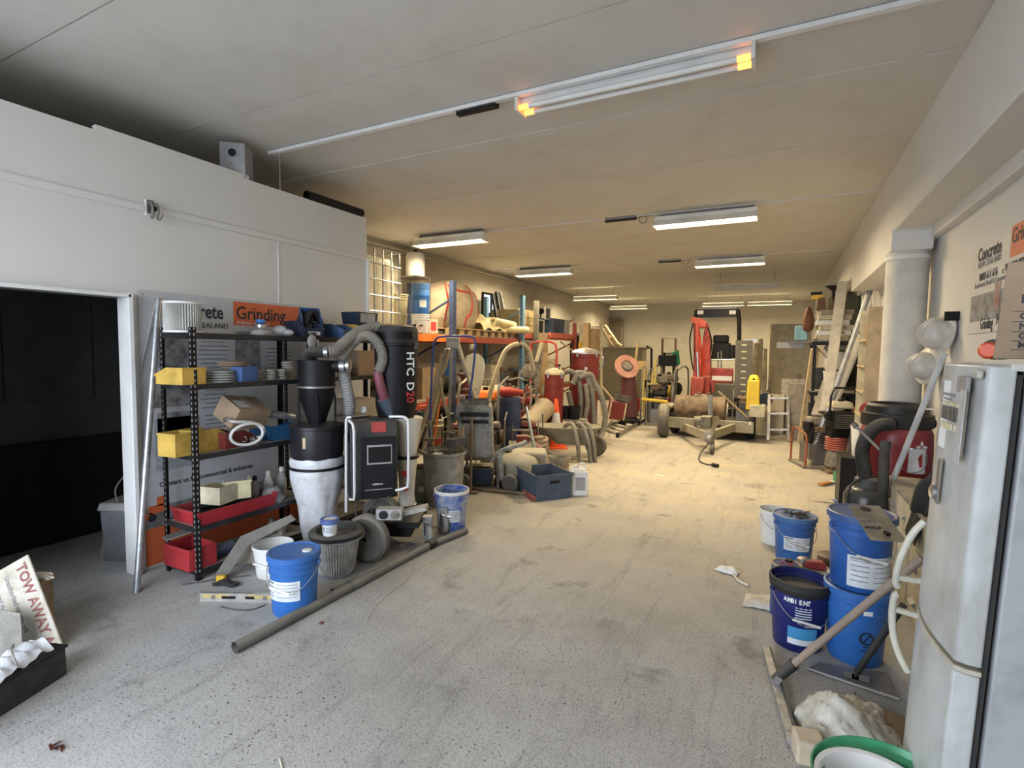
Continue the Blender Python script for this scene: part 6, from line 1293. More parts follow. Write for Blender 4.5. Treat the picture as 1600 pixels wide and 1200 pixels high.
# wide bucket laid on the deck
c0 = eq(1056, 636, -1.5); c1 = eq(1134, 636, -1.5); r_ = .25; zc = .54
pr = [(-1.5 + .02 + r_ * math.cos(a), zc + r_ * math.sin(a)) for a in [math.pi * (1.45 - k * .11) for k in range(12)]]
sh = [(y, z) for y, z in pr] + [(y + (.02 if y < -1.4 else 0), z - .02) for y, z in pr[::-1]]
b = B(); n_ = len(pr)
b.grid(lambda u, v: (c0.x + (c1.x - c0.x) * v, pr[min(n_ - 1, int(u * (n_ - 1) + .5))][0], pr[min(n_ - 1, int(u * (n_ - 1) + .5))][1]), n_ - 1, 6, .02)
for x in (c0.x, c1.x - .02): b.ext([(x, y, z) for y, z in pr], (.02, 0, 0))
part('wide_bucket', b, rust, ex); part('bucket_ears', B().box(eq(1092, 620, -1.45).x, -1.35, zc + .12, .05, .2, .2).box(eq(1098, 620, -1.45).x + .1, -1.35, zc + .12, .05, .2, .2), rust, ex); part('bucket_pin', B().cyl((eq(1085, 618, -1.4).x, -1.35, zc + .26), (eq(1110, 618, -1.4).x, -1.35, zc + .26), .03, n=10), steel, ex)
# loading ramp and things to the right of the excavator
t = T('loading_ramp', 'dark perforated steel loading ramp standing right of the excavator roll bar', 'ramp', (0, 0, 0)); a, b_ = V(1160, 640, Y=12.2), V(1163, 532, Y=12.3)
part('ramp_plate', B().bar(a, b_, .34, .05), mat('ramp_dark', (.10, .09, .07), rough=.6, dust=.3), t); b = B()
for k in range(10): p_ = a.lerp(b_, (k + .7) / 10.5); b.box(p_.x, p_.y - .028, p_.z, .10, .003, .03)
part('ramp_slots', b, cream, t, stuff=True); part('ramp_hook', B().bar(b_, b_ + Vector((.25, 0, .0)), .03, .05), galv, t)
S('steel_rod', 'long rusty rod lying slanted over the trailer deck, right of the bucket', 'rod', B().cyl(V(1122, 612, Y=11.2), V(1170, 655, Y=11.0), .03, n=8), MC['brown_steel'])
engine('petrol_engine', 'rusty engine lying on the trailer right of the wide bucket', 'engine', Vector((V(1160, 640, Y=11.4).x, 11.5, .275)), .1, .85, rust, dusty)
b = B(); b.box(0, 0, 0, .44, .22, .10)
t = T('bollard_cover', 'yellow plastic post cover standing on the cream toolbox at the trailer corner', 'cover', V(1176, 640, Y=10.85)); part('cover_body', B().box(0, 0, 0, .24, .2, .56, tx=.86).box(0, 0, .56, .20, .16, .10, tx=.6, ty=.6), mat('cover_yellow', (.80, .56, .04), rough=.45, var=.08), t, bev=.02); part('hole', B().lathe([(.02, 0), (.02, .003)], (0, -.085, .58), 12, (0, -1, 0)), blackm, t)
for i, (x0, y0, x1, y1, w_) in enumerate(((1170, 640, 1182, 537, .13), (1180, 650, 1189, 530, .12), (1189, 650, 1196, 545, .10))):
    S('dusty_moulding', ['left dusty wrapped moulding in the bundle leaning on the white door edge', 'middle dusty moulding, tallest of the leaning bundle', 'right dusty moulding next to the white door edge'][i], 'moulding', B().tube([V(x0, y0, Y=14 + .1 * i), V((x0 + x1) / 2 + 2, (y0 + y1) / 2, Y=14.2 + .1 * i), V(x1, y1, Y=14.4 + .1 * i)], [w_ * .5, w_ * .55, w_ * .4], n=8), mat('dusty_foam', (.56, .49, .36), rough=.9, var=.2, dust=.4), group='mouldings by the white door edge')
a = V(1201, 645, Y=16.5); w0 = V(1262, 645, Y=16.5).x - a.x; h0 = V(1201, 506, Y=16.5).z
t = T('leaning_door', 'tall brown door panel with a pale edge standing near the back wall', 'door', (a.x, 16.5, 0)); part('door_leaf', B().box(w0 / 2, .03, 0, w0, .05, h0), mat('door_khaki', (.50, .45, .35), rough=.7), t); part('pale_edge', B().box(-.02, .03, 0, .06, .06, h0), cream, t)
# boxes, step ladder, leaning timbers
carton('cardboard_box', 'large white printed carton behind the aluminium step ladder', 'box', Vector((V(1200, 640, Y=12.2).x, 12.4, 0)), .62, .5, .80, -.05, cardl)
f = Fr(1217, 690, rz=0)
q = f.q; t = TF('step_ladder', 'small aluminium step ladder standing right of the trailer', 'ladder', f)
for x0, x1, d0, d1 in ((1200, 1202, 0, .3), (1232, 1231, 0, .3)): part('front_rail', B().bar(q(x0, 688, d0), q(x1, 616, d1), .05, .03), alu, t); part('rear_leg', B().bar(q(x0 + 3, 682, .75), q(x1, 620, d1 + .05), .03, .02), alu, t)
for k, y_ in enumerate((671, 646, 622)): part('tread', B().bar(q(1201, y_, .08 + .1 * k), q(1232, y_, .08 + .1 * k), .10, .03), alu, t)
S('blue_lid_drum', 'small drum with a blue end beside the top of the small step ladder', 'drum', B().lathe([(.13, 0), (.13, .3)], V(1196, 624, Y=11.6), 20, (0, 1, 0)), navy)
S('timber_bundle', 'bundle of grey offcuts standing behind the step ladder and carton', 'timber', clump(12, 1.0, .3, 1.2, .12, (.02, .04)), woodg, Vector((V(1215, 620, Y=14).x, 14.0, 0)))
S('white_board', 'pale scratched board standing at the left of the right hand rack', 'board', B().box(0, 0, 0, .55, .03, 1.15), mat('scratched_white', (.50, .47, .40), rough=.7, c2=(.30, .27, .22), scale=12), Vector((V(1243, 620, Y=12.5).x, 12.5, 0)))
t = S('brown_board', 'dusty brown board standing on edge right of the step ladder', 'board', B().box(0, 0, 0, .34, .04, 1.1), woodg, Vector((V(1243, 690, Y=11.4).x, 11.4, 0)))
# ================================================================== ADDED DARK GEAR UNDER THE RACK, MORE GEAR BEFORE IT
dm = [mat('dim_' + n, c, rough=.7, dust=.25, var=.25, scale=7) for n, c in (('olive', (.10, .095, .06)), ('black', (.02, .02, .02)), ('brown', (.14, .09, .05)), ('maroon', (.16, .03, .025)), ('slate', (.06, .07, .085)), ('umber', (.07, .05, .035)))]  # dark colours for gear added to deepen the shade in the racks
def motor(name, label, cat, loc, rz, s, m, m2):
    t = T(name, label, cat, loc, rz)
    part('motor_body', B().cyl((-.2 * s, 0, .17 * s), (.16 * s, 0, .17 * s), .15 * s, n=18), m, t); part('fan_cover', B().cyl((.16 * s, 0, .17 * s), (.24 * s, 0, .17 * s), .155 * s, .11 * s, n=18), m2, t)
    part('terminal_box', B().box(-.02 * s, 0, .30 * s, .16 * s, .14 * s, .09 * s), m2, t); part('feet', B().box(0, 0, 0, .34 * s, .26 * s, .04 * s), m2, t)
    part('lift_handle', B().tube([(-.15 * s, 0, .32 * s), (-.15 * s, 0, .46 * s), (.12 * s, 0, .46 * s), (.12 * s, 0, .32 * s)], .012 * s, n=6), steel, t); return t
def coil(name, label, loc, r, m, n_=5, rt=.022):
    pts = []
    for k in range(n_ * 12): a = k * math.pi / 6; pts.append(((r + .01 * math.sin(k)) * math.cos(a), (r + .012 * math.cos(k * .7)) * math.sin(a), rt + k * rt * 2.1 / 12))
    return S(name, label, 'hose', B().tube(pts, rt, n=7, smooth=2), m, loc)
def binbox(name, label, loc, rz, sx, sy, sz, m):
    t = T(name, label, 'crate', loc, rz); part('crate_body', B().tray(0, 0, 0, sx, sy, sz, .012, tx=1.06, ty=1.04), m, t)
    b = B()
    for k in range(5): b.box(-sx * .42 + k * sx * .21, -sy / 2 - .008, .02, .02, .016, sz - .05)
    part('ribs', b, m, t); part('crate_contents', B().box(0, 0, .02, sx * .8, sy * .8, sz * .75).cyl((-sx * .2, 0, sz * .6), (sx * .2, .05, sz * 1.15), .03), dm[2], t); return t
N_ = ['first', 'second', 'third', 'fourth', 'fifth', 'sixth', 'seventh', 'eighth', 'ninth', 'tenth', 'eleventh', 'twelfth', 'thirteenth', 'fourteenth', 'fifteenth', 'sixteenth']
rg = random.Random(4)
for i in range(15):  # gear added in dark colours so the space under the rack reads shaded
    y = 5.05 + i * .53; x = -5.32 + rg.uniform(-.06, .08); k = i % 4; lb = '%s along the floor under the pallet rack, counted from the office wall' % N_[i]; x -= .05; loc = (x, y, 0)
    if k == 0: motor('electric_motor', 'dim old motor, ' + lb, 'motor', loc, rg.uniform(0, 3), .95, dm[i % 6], dm[(i + 2) % 6])
    elif k == 1: binbox('parts_crate', 'dim full crate, ' + lb, loc, R(90), .40, .5, .42, dm[(i + 1) % 6])
    elif k == 2: pail('dim old pail, ' + lb, loc, dm[(i + 3) % 6], .45, .17, .2, bail=None, ribs=True)
    else: coil('hose_coil', 'added dark coil, ' + lb, loc, .2, dm[i % 6], 6, .03)
j = 0
for y in (7.65, 8.1, 8.5, 9.4, 9.75, 10.35, 10.8, 12.3, 12.75):  # more dark gear added to shade the lower shelf
    x = -5.25 + rg.uniform(-.06, .1); lb = '%s on the lower rack shelf beyond the oval panel' % N_[j]; loc = (x, y, .869)
    if j % 3 == 0: motor('electric_motor', 'dark motor, ' + lb, 'motor', loc, rg.uniform(0, 3), 1.15, dm[(j + 1) % 6], dm[j % 6])
    elif j % 3 == 1: binbox('parts_crate', 'dark heaped crate, ' + lb, loc, R(90), .36, .45, .36, dm[(j + 2) % 6])
    else: pail('dark pail, ' + lb, loc, dm[(j + 3) % 6], .36, .14, .16, bail=None)
    j += 1
# in front of the rack
def gp(px, py): return V(px, py, Z=0)
coil('hose_coil', 'brown hose coil on the floor left of the dark blue barrel', gp(778, 742), .22, hosem, 4, .03)
coil('hose_coil', 'dusty hose coil heaped behind the low rounded block', gp(836, 722) + Vector((0, .0, 0)), .18, MC['roll_brown'], 6, .03)
motor('electric_motor', 'dusty motor lying just right of the dark blue barrel', 'motor', gp(818, 726), .5, 1.1, dusty, redm)
binbox('parts_crate', 'red crate of scrap behind the dark blue barrel', gp(790, 700) + Vector((-.1, .25, 0)), .4, .5, .40, .62, redm)
engine('petrol_engine', 'dusty engine standing between ladder foot and dark blue barrel', 'engine', gp(768, 722), .4, .95, dusty, dm[2])
engine('petrol_engine', 'tall orange topped engine in the gap left of the loop hose', 'engine', gp(757, 700), .2, 1.55, orange, dm[1])
motor('electric_motor', 'cream dusted motor on a crate beside the loop hose foot', 'motor', gp(764, 690) + Vector((0, 0, .63)), .2, 1.3, cream, dusty)
binbox('parts_crate', 'tall dark crate carrying the cream dusted motor', gp(764, 690), .2, .6, .5, .62, dm[0])
for i, (px, py, h, lb) in enumerate(((806, 706, 1.15, 'left'), (828, 690, 1.3, 'second'), (840, 690, 1.05, 'third'), (857, 690, 1.4, 'rightmost'))):
    p = gp(px, py); t = T('scarifier_handle', '%s bare handle bar in the row behind the thick brown roll' % lb, 'handle', p, .4)
    part('handle_frame', B().tube([(-.22, 0, 0), (-.22, .1, h * .6), (-.2, .25, h), (.2, .25, h), (.22, .1, h * .6), (.22, 0, 0)], .018, n=7, smooth=2), (dusty, mach, redm, cream)[i], t); part('grip', B().cyl((-.2, .25, h), (-.09, .25, h), .026, n=8).cyl((.09, .25, h), (.2, .25, h), .026, n=8), black, t)
for i, (px, py) in enumerate(((648, 705), (660, 712), (700, 700), (716, 704))):
    lb = ['behind the black extractor', 'under the round pale stand', 'between the ladder legs', 'behind the grey grinder body'][i]
    engine('pump_unit', 'dim brown pump on the floor ' + lb, 'pump', Vector((max(-4.42, gp(px, py).x), gp(px, py).y + .1 * i, 0)), .7 * i, .85, dm[(i + 2) % 6], dm[i % 6])
# right rack: dark crates added to deepen the shade inside it
for i, (x, y, z, m_) in enumerate(((.62, 10.3, .001, dm[1]), (.98, 10.35, .001, dm[5]), (.66, 10.45, 1.081, dm[4]), (.62, 10.5, .481, dm[1]))):
    binbox('parts_crate', ['black crate on the floor under the right hand rack', 'dark brown crate by the wall under the right hand rack', 'slate crate on the middle shelf of the right hand rack', 'black crate on the low shelf of the right hand rack'][i], (x, y, z), 0, .34, .5, .36, m_)
# ================================================================== RIGHT SIDE
# fridge
rzf = R(-1.34); FT = R(1.9)
FO = Vector((.50, 1.984, 0.002)); fg = T('fridge', 'tall dirty white fridge freezer at the right edge, door facing the room', 'fridge', FO, rzf); fg.rotation_euler = (0, FT, rzf)
def SF(*a, **k): o = S(*a, **k); o.location = FO; o.rotation_euler = (0, FT, rzf); return o
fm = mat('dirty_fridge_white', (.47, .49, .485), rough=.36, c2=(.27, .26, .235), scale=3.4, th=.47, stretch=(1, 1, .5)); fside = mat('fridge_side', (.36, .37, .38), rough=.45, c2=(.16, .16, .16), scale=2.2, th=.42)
FL = .54
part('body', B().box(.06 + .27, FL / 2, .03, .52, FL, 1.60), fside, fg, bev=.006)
part('top_panel', B().box(.06 + .26, FL / 2, 1.63, .58, FL + .006, .022), mat('fridge_top', (.50, .50, .45), rough=.5), fg, bev=.004)
def doorpoly(z): 
    p = [(.045, .0, z), (.01, .0, z)]; 
    for k in range(15):
        y = .012 + (FL - .024) * k / 14; p.append((-.005 - .045 * math.sin(math.pi * (.12 + .76 * k / 14)) ** 1.2, y, z))
    return p + [(.01, FL, z), (.045, FL, z)]
part('seal', B().box(.052, FL / 2, .06, .016, FL - .02, 1.56), rubc, fg)
dl = part('freezer_door', B().ext(doorpoly(.05), (0, 0, .66)), fm, fg, bev=.006); du = part('fridge_door', B().ext(doorpoly(.738), (0, 0, .905)), fm, fg, bev=.006)
part('door_lip', B().ext(doorpoly(.713), (0, 0, .014)), mat('lip_cream', (.45, .41, .33), rough=.5), dl)
FI = (Matrix.Translation(FO) @ Matrix.Rotation(rzf, 4, 'Z')).inverted()
hp_ = lambda px, py, Y: FI @ V(px, py, Y=Y)
hm = mat('handle_cream', (.55, .53, .44), rough=.4)
def hnd(pts, parent):
    P_ = [Vector((-.075 + .0 * i, FL - .055, z)) for i, z in enumerate(pts)]
    return P_
ys = FL - .03
part('handle', B().tube([(-.03, ys, 1.03), (-.06, ys, .98), (-.085, ys, .90), (-.098, ys, .82), (-.098, ys, .765), (-.088, ys, .752)], .013, n=10, smooth=4).bar((-.09, ys, .79), (-.02, ys, .795), .02, .018), hm, du, label='cream curved door handle')
part('handle', B().tube([(-.088, ys, .722), (-.098, ys, .71), (-.10, ys, .64), (-.088, ys, .55), (-.06, ys, .47), (-.03, ys, .42)], .013, n=10, smooth=4).bar((-.09, ys, .66), (-.02, ys, .655), .02, .018), hm, dl, label='cream curved freezer handle')
# notes on door: surface x at y
def fx(y): 
    k = (y - .012) / (FL - .024) * 14; return -.005 - .045 * math.sin(math.pi * (.12 + .76 * k / 14)) ** 1.2
def note(nm, y0, y1, z0, z1, m, parent, e=.004, lab=None):
    b = B().add([(fx(y0) - e, y0, z0), (fx(y1) - e, y1, z0), (fx(y1) - e, y1, z1), (fx(y0) - e, y0, z1), (fx(y0) - e + .002, y0, z0), (fx(y1) - e + .002, y1, z0), (fx(y1) - e + .002, y1, z1), (fx(y0) - e + .002, y0, z1)], [(0, 1, 2, 3), (7, 6, 5, 4), (0, 4, 5, 1), (2, 6, 7, 3), (1, 5, 6, 2), (3, 7, 4, 0)])
    return part(nm, b, m, parent, label=lab)
pn = SF('wall_calendar', 'printed calendar sheet held on the fridge door by magnets', 'calendar', B().add([(fx(y) - .004 - e, y, z) for e in (0, .0015) for y, z in ((.315, 1.355), (.085, 1.355), (.085, 1.585), (.315, 1.585))], [(0, 1, 2, 3), (7, 6, 5, 4), (0, 4, 5, 1), (1, 5, 6, 2), (2, 6, 7, 3), (3, 7, 4, 0)]), paper, FO, rzf)
def cal(nm, y0, y1, z0, z1, m, e=.0065): return note(nm, y0, y1, z0, z1, m, pn, e)
gr_ = mat('cal_photo', (.20, .19, .16), c2=(.05, .05, .05), scale=30); ye_ = mat('cal_yellow', (.50, .45, .20), c2=(.65, .62, .5), scale=26)
for i in range(3): cal('month_picture', .105 + i * .07, .165 + i * .07, 1.455, 1.50, gr_); cal('month_strip', .105 + i * .07, .165 + i * .07, 1.425, 1.445, ye_); cal('month_strip', .105 + i * .07, .165 + i * .07, 1.505, 1.515, ye_)
cal('heading', .19, .31, 1.535, 1.543, inkg); cal('heading', .21, .30, 1.522, 1.527, inkg)
def SFb(n, l, c, x, y, z, sx, sy, sz, m, bev=0): return SF(n, l, c, B().box(x, y, z, sx, sy, sz), m, bev=bev)
SFb('magnet', 'square brown grey magnet over the top of the calendar', 'magnet', fx(.10) - .014, .105, 1.555, .012, .11, .05, mat('magnet_grey', (.30, .29, .27), rough=.5), .003)
SFb('magnet', 'small rounded beige magnet high on the fridge door', 'magnet', fx(.035) - .010, .035, 1.602, .016, .055, .026, mat('magnet_beige', (.48, .45, .40), rough=.5), .007)
SFb('paper_strip', 'long folded pale grey paper strip hanging over the calendar edge', 'paper', fx(.07) - .026, .065, 1.34, .003, .055, .225, mat('paper_grey', (.46, .47, .46), rough=.7))
SFb('magnet', 'thin black lettered magnet strip left of the calendar', 'magnet', fx(.33) - .004, .33, 1.505, .003, .012, .07, inkg)
t = T('bottle_opener', 'worn metal bottle opener bar on the fridge door', 'opener', FO, rzf); t.rotation_euler = (0, FT, rzf); yo = .23
part('opener_bar', B().box(fx(yo) - .010, yo, 1.17, .006, .045, .15), steel, t, bev=.002); part('opener_hook', B().lathe([(.022, 0), (.026, .012), (.014, .016)], (fx(yo) - .013, yo + .010, 1.205), 16, (-1, 0, 0)), chrome, t)
# carton and ear muffs on the fridge
t = T('cardboard_box', 'brown cardboard carton with black printed lines standing on top of the fridge', 'box', Vector((V(1551, 558, Y=2.20).x, 2.20, 1.664)) + Matrix.Rotation(R(-20), 3, 'Z') @ Vector((.26, .06, 0)), R(-20))
part('box_body', B().box(0, 0, 0, .52, .12, .305, tx=.93, ty=.8), card, t, bev=.004)
def bt(s, sz, x, z, bold=0): text('lettering', s, sz, ink, t, basis((x, -.0575 + (z / .305) * .012 - .003, z), (1, 0, 0), (0, 0, 1)), bold, 1)
x0_ = -.205
bt('MK', .036, x0_, .175, .001); bt('Qty', .028, x0_, .125, .001); bt('Nett', .028, x0_ - .0, .093, .001); bt('Gross', .028, x0_, .063, .001); bt('Meas', .028, x0_, .035, .001)
b = B()
for z in (.148, .116, .085, .056, .028): b.box(.01, -.0575 + (z / .305) * .012 - .002, z, .46, .001, .0022)
part('printed_line', b, ink, t, stuff=True)
b = B(); b.box(-.17, -.0485, .225, .04, .001, .003).box(-.19, -.0485, .225, .003, .001, .04).box(-.10, -.0485, .262, .04, .001, .003).box(-.15, -.0485, .225, .003, .001, .04); part('printed_square', b, ink, t, stuff=True)
p = V(1545, 556, Y=2.40); t = T('ear_muffs', 'bright orange and black ear muff cup on the fridge beside the carton', 'ear muffs', (p.x, 2.40, 1.660), R(-20)); part('cup', B().lathe([(.024, 0), (.03, .015), (.022, .03)], (0, 0, .032), 18, (0, -1, 0)), mat('muff_orange', (.85, .12, .04), rough=.4), t); part('cushion', B().lathe([(.03, -.02), (.036, 0), (.03, .0)], (.012, 0, .036), 18, (0, -1, 0)), blackm, t); part('grey_shell', B().ball((.03, .0, .03), (.05, .03, .03)), greyp, t)
# two hard hats
def hat(label, c, ax, s=1):
    t = T('hard_hat', label, 'hard hat', c); hm_ = mat('hat_white', (.60, .58, .53), rough=.4, dust=.15, var=.09, scale=9)
    pr = [(.001, .148), (.05, .142), (.09, .120), (.115, .082), (.126, .04), (.130, .01), (.130, 0)]
    sh_ = part('shell', B().lathe([(r * s, z * s) for r, z in pr[::-1]], (0, 0, 0), 28, ax), hm_, t)
    part('brim', B().lathe([(.126 * s, -.006), (.168 * s, -.016), (.171 * s, -.006), (.128 * s, .014), (.126 * s, -.006)], (0, 0, 0), 28, ax), hm_, t)
    Q = Vector((0, 0, 1)).rotation_difference(Vector(ax))
    for a in (-.28, 0, .28): part('ridge', B().tube([Q @ Vector((.13 * s * math.cos(u) * 1.0, a * .13 * s, .158 * s * math.sin(u) * (1 - abs(a) * .25))) for u in [.5 + k * .27 for k in range(9)]], .006 * s, n=6), hm_, sh_)
    for k in range(5): part('vent_hole', B().lathe([(.006, 0), (.006, .002)], Q @ Vector((.118 * s * math.cos(1.9 + k * .16), .118 * s * math.sin(1.9 + k * .16), .085 * s)), 8, Q @ Vector((math.cos(1.9), math.sin(1.9), .6))), blackm, sh_)
    part('harness', B().lathe([(.115 * s, -.012), (.12 * s, 0)], (0, 0, 0), 24, ax), blackm, t); return t
h1 = V(1470, 522, X=1.12); hat('upper dusty white hard hat hung on the right wall above the fridge', h1, (-.95, -.25, .15)); S('hat_peg', 'black peg clip holding the upper hard hat to the wall', 'peg', B().box(0, 0, 0, .09, .03, .07), blackm, (1.155, h1.y - .12, h1.z + .10))
h2 = V(1447, 572, X=1.10); hat('lower white hard hat hung beside the pillar', h2, (-.9, -.45, .1), .92)
# sign on the right wall
a = V(1520, 390, X=1.19); sy0, sz1, sz0 = a.y, V(1520, 390, X=1.19).z, V(1514, 522, X=1.19).z
sn2 = T('company_sign', 'white printed company sign on the right wall above the fridge', 'sign', (1.2, sy0, sz0)); W2 = 2.4; H2 = sz1 - sz0
part('sign_board', B().box(-.005, -W2 / 2, 0, .008, W2, H2), mat('sign_white', (.62, .60, .56), rough=.5, var=.04), sn2)
def s2(px, py): p = V(px, py, X=1.19); return sy0 - p.y, p.z - sz0
def r2(nm, m, y0, y1, z0, z1): return part(nm, B().box(-.0098, -(y0 + y1) / 2, z0, .0012, y1 - y0, z1 - z0), m, sn2)
def t2(s, size, px, py, m, bold=0, sq=1.0):
    y, z = s2(px, py); return text('lettering', s, size, m, sn2, basis((-.0108, -y, z), (0, -1, 0), (0, 0, 1)), bold, sq)
yo_, zo_ = s2(1578, 403); _, zt2 = s2(1578, 356); r2('orange_panel', MC['sign_orange'], yo_, W2, zo_, zt2)
hC = s2(1530, 391)[1] - s2(1530, 411)[1]
t2('Concrete', hC * 1.38, 1528, 410, ink, .003, .90); t2('NEW ZEALAND', .062, 1528, 421, inkg, 0, 1.0); t2('0800 611 616', .076, 1530, 440, ink, 0, .82)
yq, zq = s2(1563, 425); 
t2('Grinding', hC * 1.38, 1581, 381, ink, .002, .9); t2('www.grinding', .095, 1570, 424, ink, .001, .9); t2('Residential, Retail & Commercial Floor Grinding', .05, 1523, 452, inkg, 0, .95)
r2('square_dot', inkg, s2(1565, 430)[0], s2(1565, 430)[0] + .03, s2(1565, 428)[1], s2(1565, 428)[1] + .03)
y0_, z0_ = s2(1516, 504); _, z1_ = s2(1516, 465); r2('photo_patch', MC['sign_photo'], .05, W2 - .3, z0_, z1_)
y1_, _ = s2(1557, 480); part('worker_print', B().box(-.0114, -y1_, z0_ + .06, .001, .09, .17), mat('worker_red', (.30, .06, .05), c2=(.4, .35, .3), scale=20), sn2)
t2('Grinding', .11, 1531, 515, ink, .0, .62); t2('Polishing', .10, 1556, 508, ink, .0, .62)
# grey conduit pole leaning beside the fridge
a, b_ = Vector((.74, 4.15, 0)), V(1476, 552, X=1.02)
a2 = V(1377, 795, X=.74)
dd = (b_ - a2); e_ = a2 - dd * (a2.z / dd.z) 
S('conduit_pole', 'long pale grey plastic conduit leaning up beside the fridge to the hard hat', 'pole', B().cyl(a2, b_, .020, n=14), mat('conduit_grey', (.50, .51, .52), rough=.4))
# low cabinet of drawers with things on it
cb = T('drawer_cabinet', 'cream low drawer cabinet with grey cup handles behind the fridge', 'cabinet', (.79, 3.72, 0)); CL = 1.26
crm = mat('cabinet_cream', (.55, .50, .38), rough=.6, var=.14, dust=.2)
part('carcass', B().box(.2, CL / 2, 0, .38, CL, .70), crm, cb, bev=.004); part('worktop', B().box(.19, CL / 2, .70, .41, CL + .03, .025), woodg, cb, bev=.003)
for i in range(3):
    for j in range(3):
        d_ = part('drawer', B().box(.005, .22 + i * .41, .05 + j * .215, .018, .385, .20), crm, cb, bev=.003); part('cup_handle', B().ext([(-.004, .22 + i * .41 - .05, .16 + j * .215), (-.03, .22 + i * .41 - .05, .145 + j * .215), (-.004, .22 + i * .41 - .05, .125 + j * .215)], (0, .10, 0)), greyp, d_)
p = V(1420, 745, Z=.727); p = Vector((.98, V(1424, 748, X=.98).y, .726))
t = T('paint_tin', 'shiny white paint tin with a red mark on the cabinet worktop', 'paint tin', p); part('tin_body', B().lathe([(.085, 0), (.085, .20)], n=28), mat('tin_gloss', (.78, .80, .84), rough=.15), t); part('tin_rim', B().lathe([(.088, .195), (.088, .206), (.07, .206), (.07, .20), (.0001, .20)], n=28), chrome, t); part('red_mark', B().at(None).add([(.0866 * math.cos(a), .0866 * math.sin(a), z) for a, z in ((-1.35, .13), (-1.0, .17), (-.95, .06), (-1.2, .05))] + [(.0872 * math.cos(a), .0872 * math.sin(a), z) for a, z in ((-1.35, .13), (-1.0, .17), (-.95, .06), (-1.2, .05))], [(4, 5, 6, 7), (0, 3, 2, 1), (0, 1, 5, 4), (1, 2, 6, 5), (2, 3, 7, 6), (3, 0, 4, 7)]), redp, t)
part('bail_wire', B().tube([(-.09, -.02, .15), (-.10, -.10, .07), (-.04, -.12, .01), (.06, -.09, .05), (.09, -.02, .15)], .003, n=5, smooth=4), steel, t)
t = T('black_jacket', 'crumpled black cloth and hose heaped at the near end of the cabinet', 'cloth', (.90, 3.92, .727)); part('cloth_heap', B().grid(lambda u, v: ((u - .5) * .26 + .03 * math.sin(v * 9), (v - .5) * .34, .25 * math.sin(math.pi * u) ** .6 * math.sin(math.pi * v) ** .5 + .02 * math.sin(u * 18 + v * 11) + .012), 18, 18, .006), darkcloth, t, ang=60)
part('cloth_tail', B().grid(lambda u, v: (-.10 - .05 * v, (u - .5) * .26 + .03, .03 - .22 * v + .02 * math.sin(u * 14)), 10, 6, .006), darkcloth, t)
# red vacuum with black motor ring
f = Fr(1398, 700, rz=FACE, Y=5.42); ro = Vector((f.o.x, 5.42, 0)); k = mpp(Vector((ro.x, 5.42, .9)))
zz = lambda py: V(1400, py, Y=5.42).z
t = T('drum_vacuum', 'wide dark red drum vacuum with a black open motor collar in front of the pillar', 'vacuum', (ro.x, 5.42, 0), FACE)
rd = mat('deep_red', (.26, .02, .025), rough=.35, dust=.15, var=.1)
part('drum', B().lathe([(30 * k, .18), (44 * k, .30), (47 * k, zz(745)), (48 * k, zz(700)), (47 * k, zz(675)), (42 * k, zz(662)), (36 * k, zz(655))], n=40), rd, t)
part('collar', B().lathe([(40 * k, zz(668)), (47 * k, zz(664)), (47 * k, zz(646)), (41 * k, zz(644)), (41 * k, zz(634)), (36 * k, zz(630)), (34 * k, zz(640)), (.001, zz(644))], n=40), mat('collar_black', (.010, .010, .011), rough=.5, dust=.12), t)
part('white_lever', B().box(22 * k, -36 * k, zz(636), .10, .03, .015), white, t)
for a in range(4): part('emblem_petal', B().at(Matrix.Translation((4 * k, -47.6 * k, zz(690))) @ Matrix.Rotation(a * math.pi / 2, 4, 'Y')).ext([(0, 0, .006), (.012, 0, .02), (0, 0, .05), (-.012, 0, .02)], (0, -.004, 0)), paper, t)
part('undercarriage', B().lathe([(.30, .08), (.30, .18)], n=24), blackm, t)
for s in (-1, 1): part('foot_wheel', B().lathe([(.07, -.02), (.07, .02)], (s * .22, -.12, .07), 16, (1, 0, 0)), tyre, t)
part('side_grip', B().cyl((46 * k, -.02, zz(660)), (53 * k, -.02, zz(660)), .05, n=14), black, t)
q = lambda px, py, Y: V(px, py, Y=Y)
S('black_hose', 'thick black hose curving from the red drum vacuum down to the black canister', 'hose', B().tube([q(1392, 664, 5.05), q(1375, 664, 5.0), q(1356, 680, 4.98), q(1347, 705, 4.98), q(1350, 730, 4.98), q(1352, 745, 4.98)], .05, n=14, smooth=6, corr=.02, pitch=.03), rubber)
S('black_hose', 'second black hose hanging straight beside the conduit pole', 'hose', B().tube([q(1384, 690, 4.85), q(1381, 720, 4.8), q(1380, 760, 4.75), q(1378, 800, 4.75)], .035, n=12, smooth=5), rubber)
S('steel_lance', 'thin dark rod slanting across the black hose in front of the red vacuum', 'rod', B().cyl(q(1333, 662, 5.0), q(1380, 708, 4.85), .012, n=8).cyl(q(1333, 662, 5.0), q(1338, 667, 4.98), .022, n=8), steel)
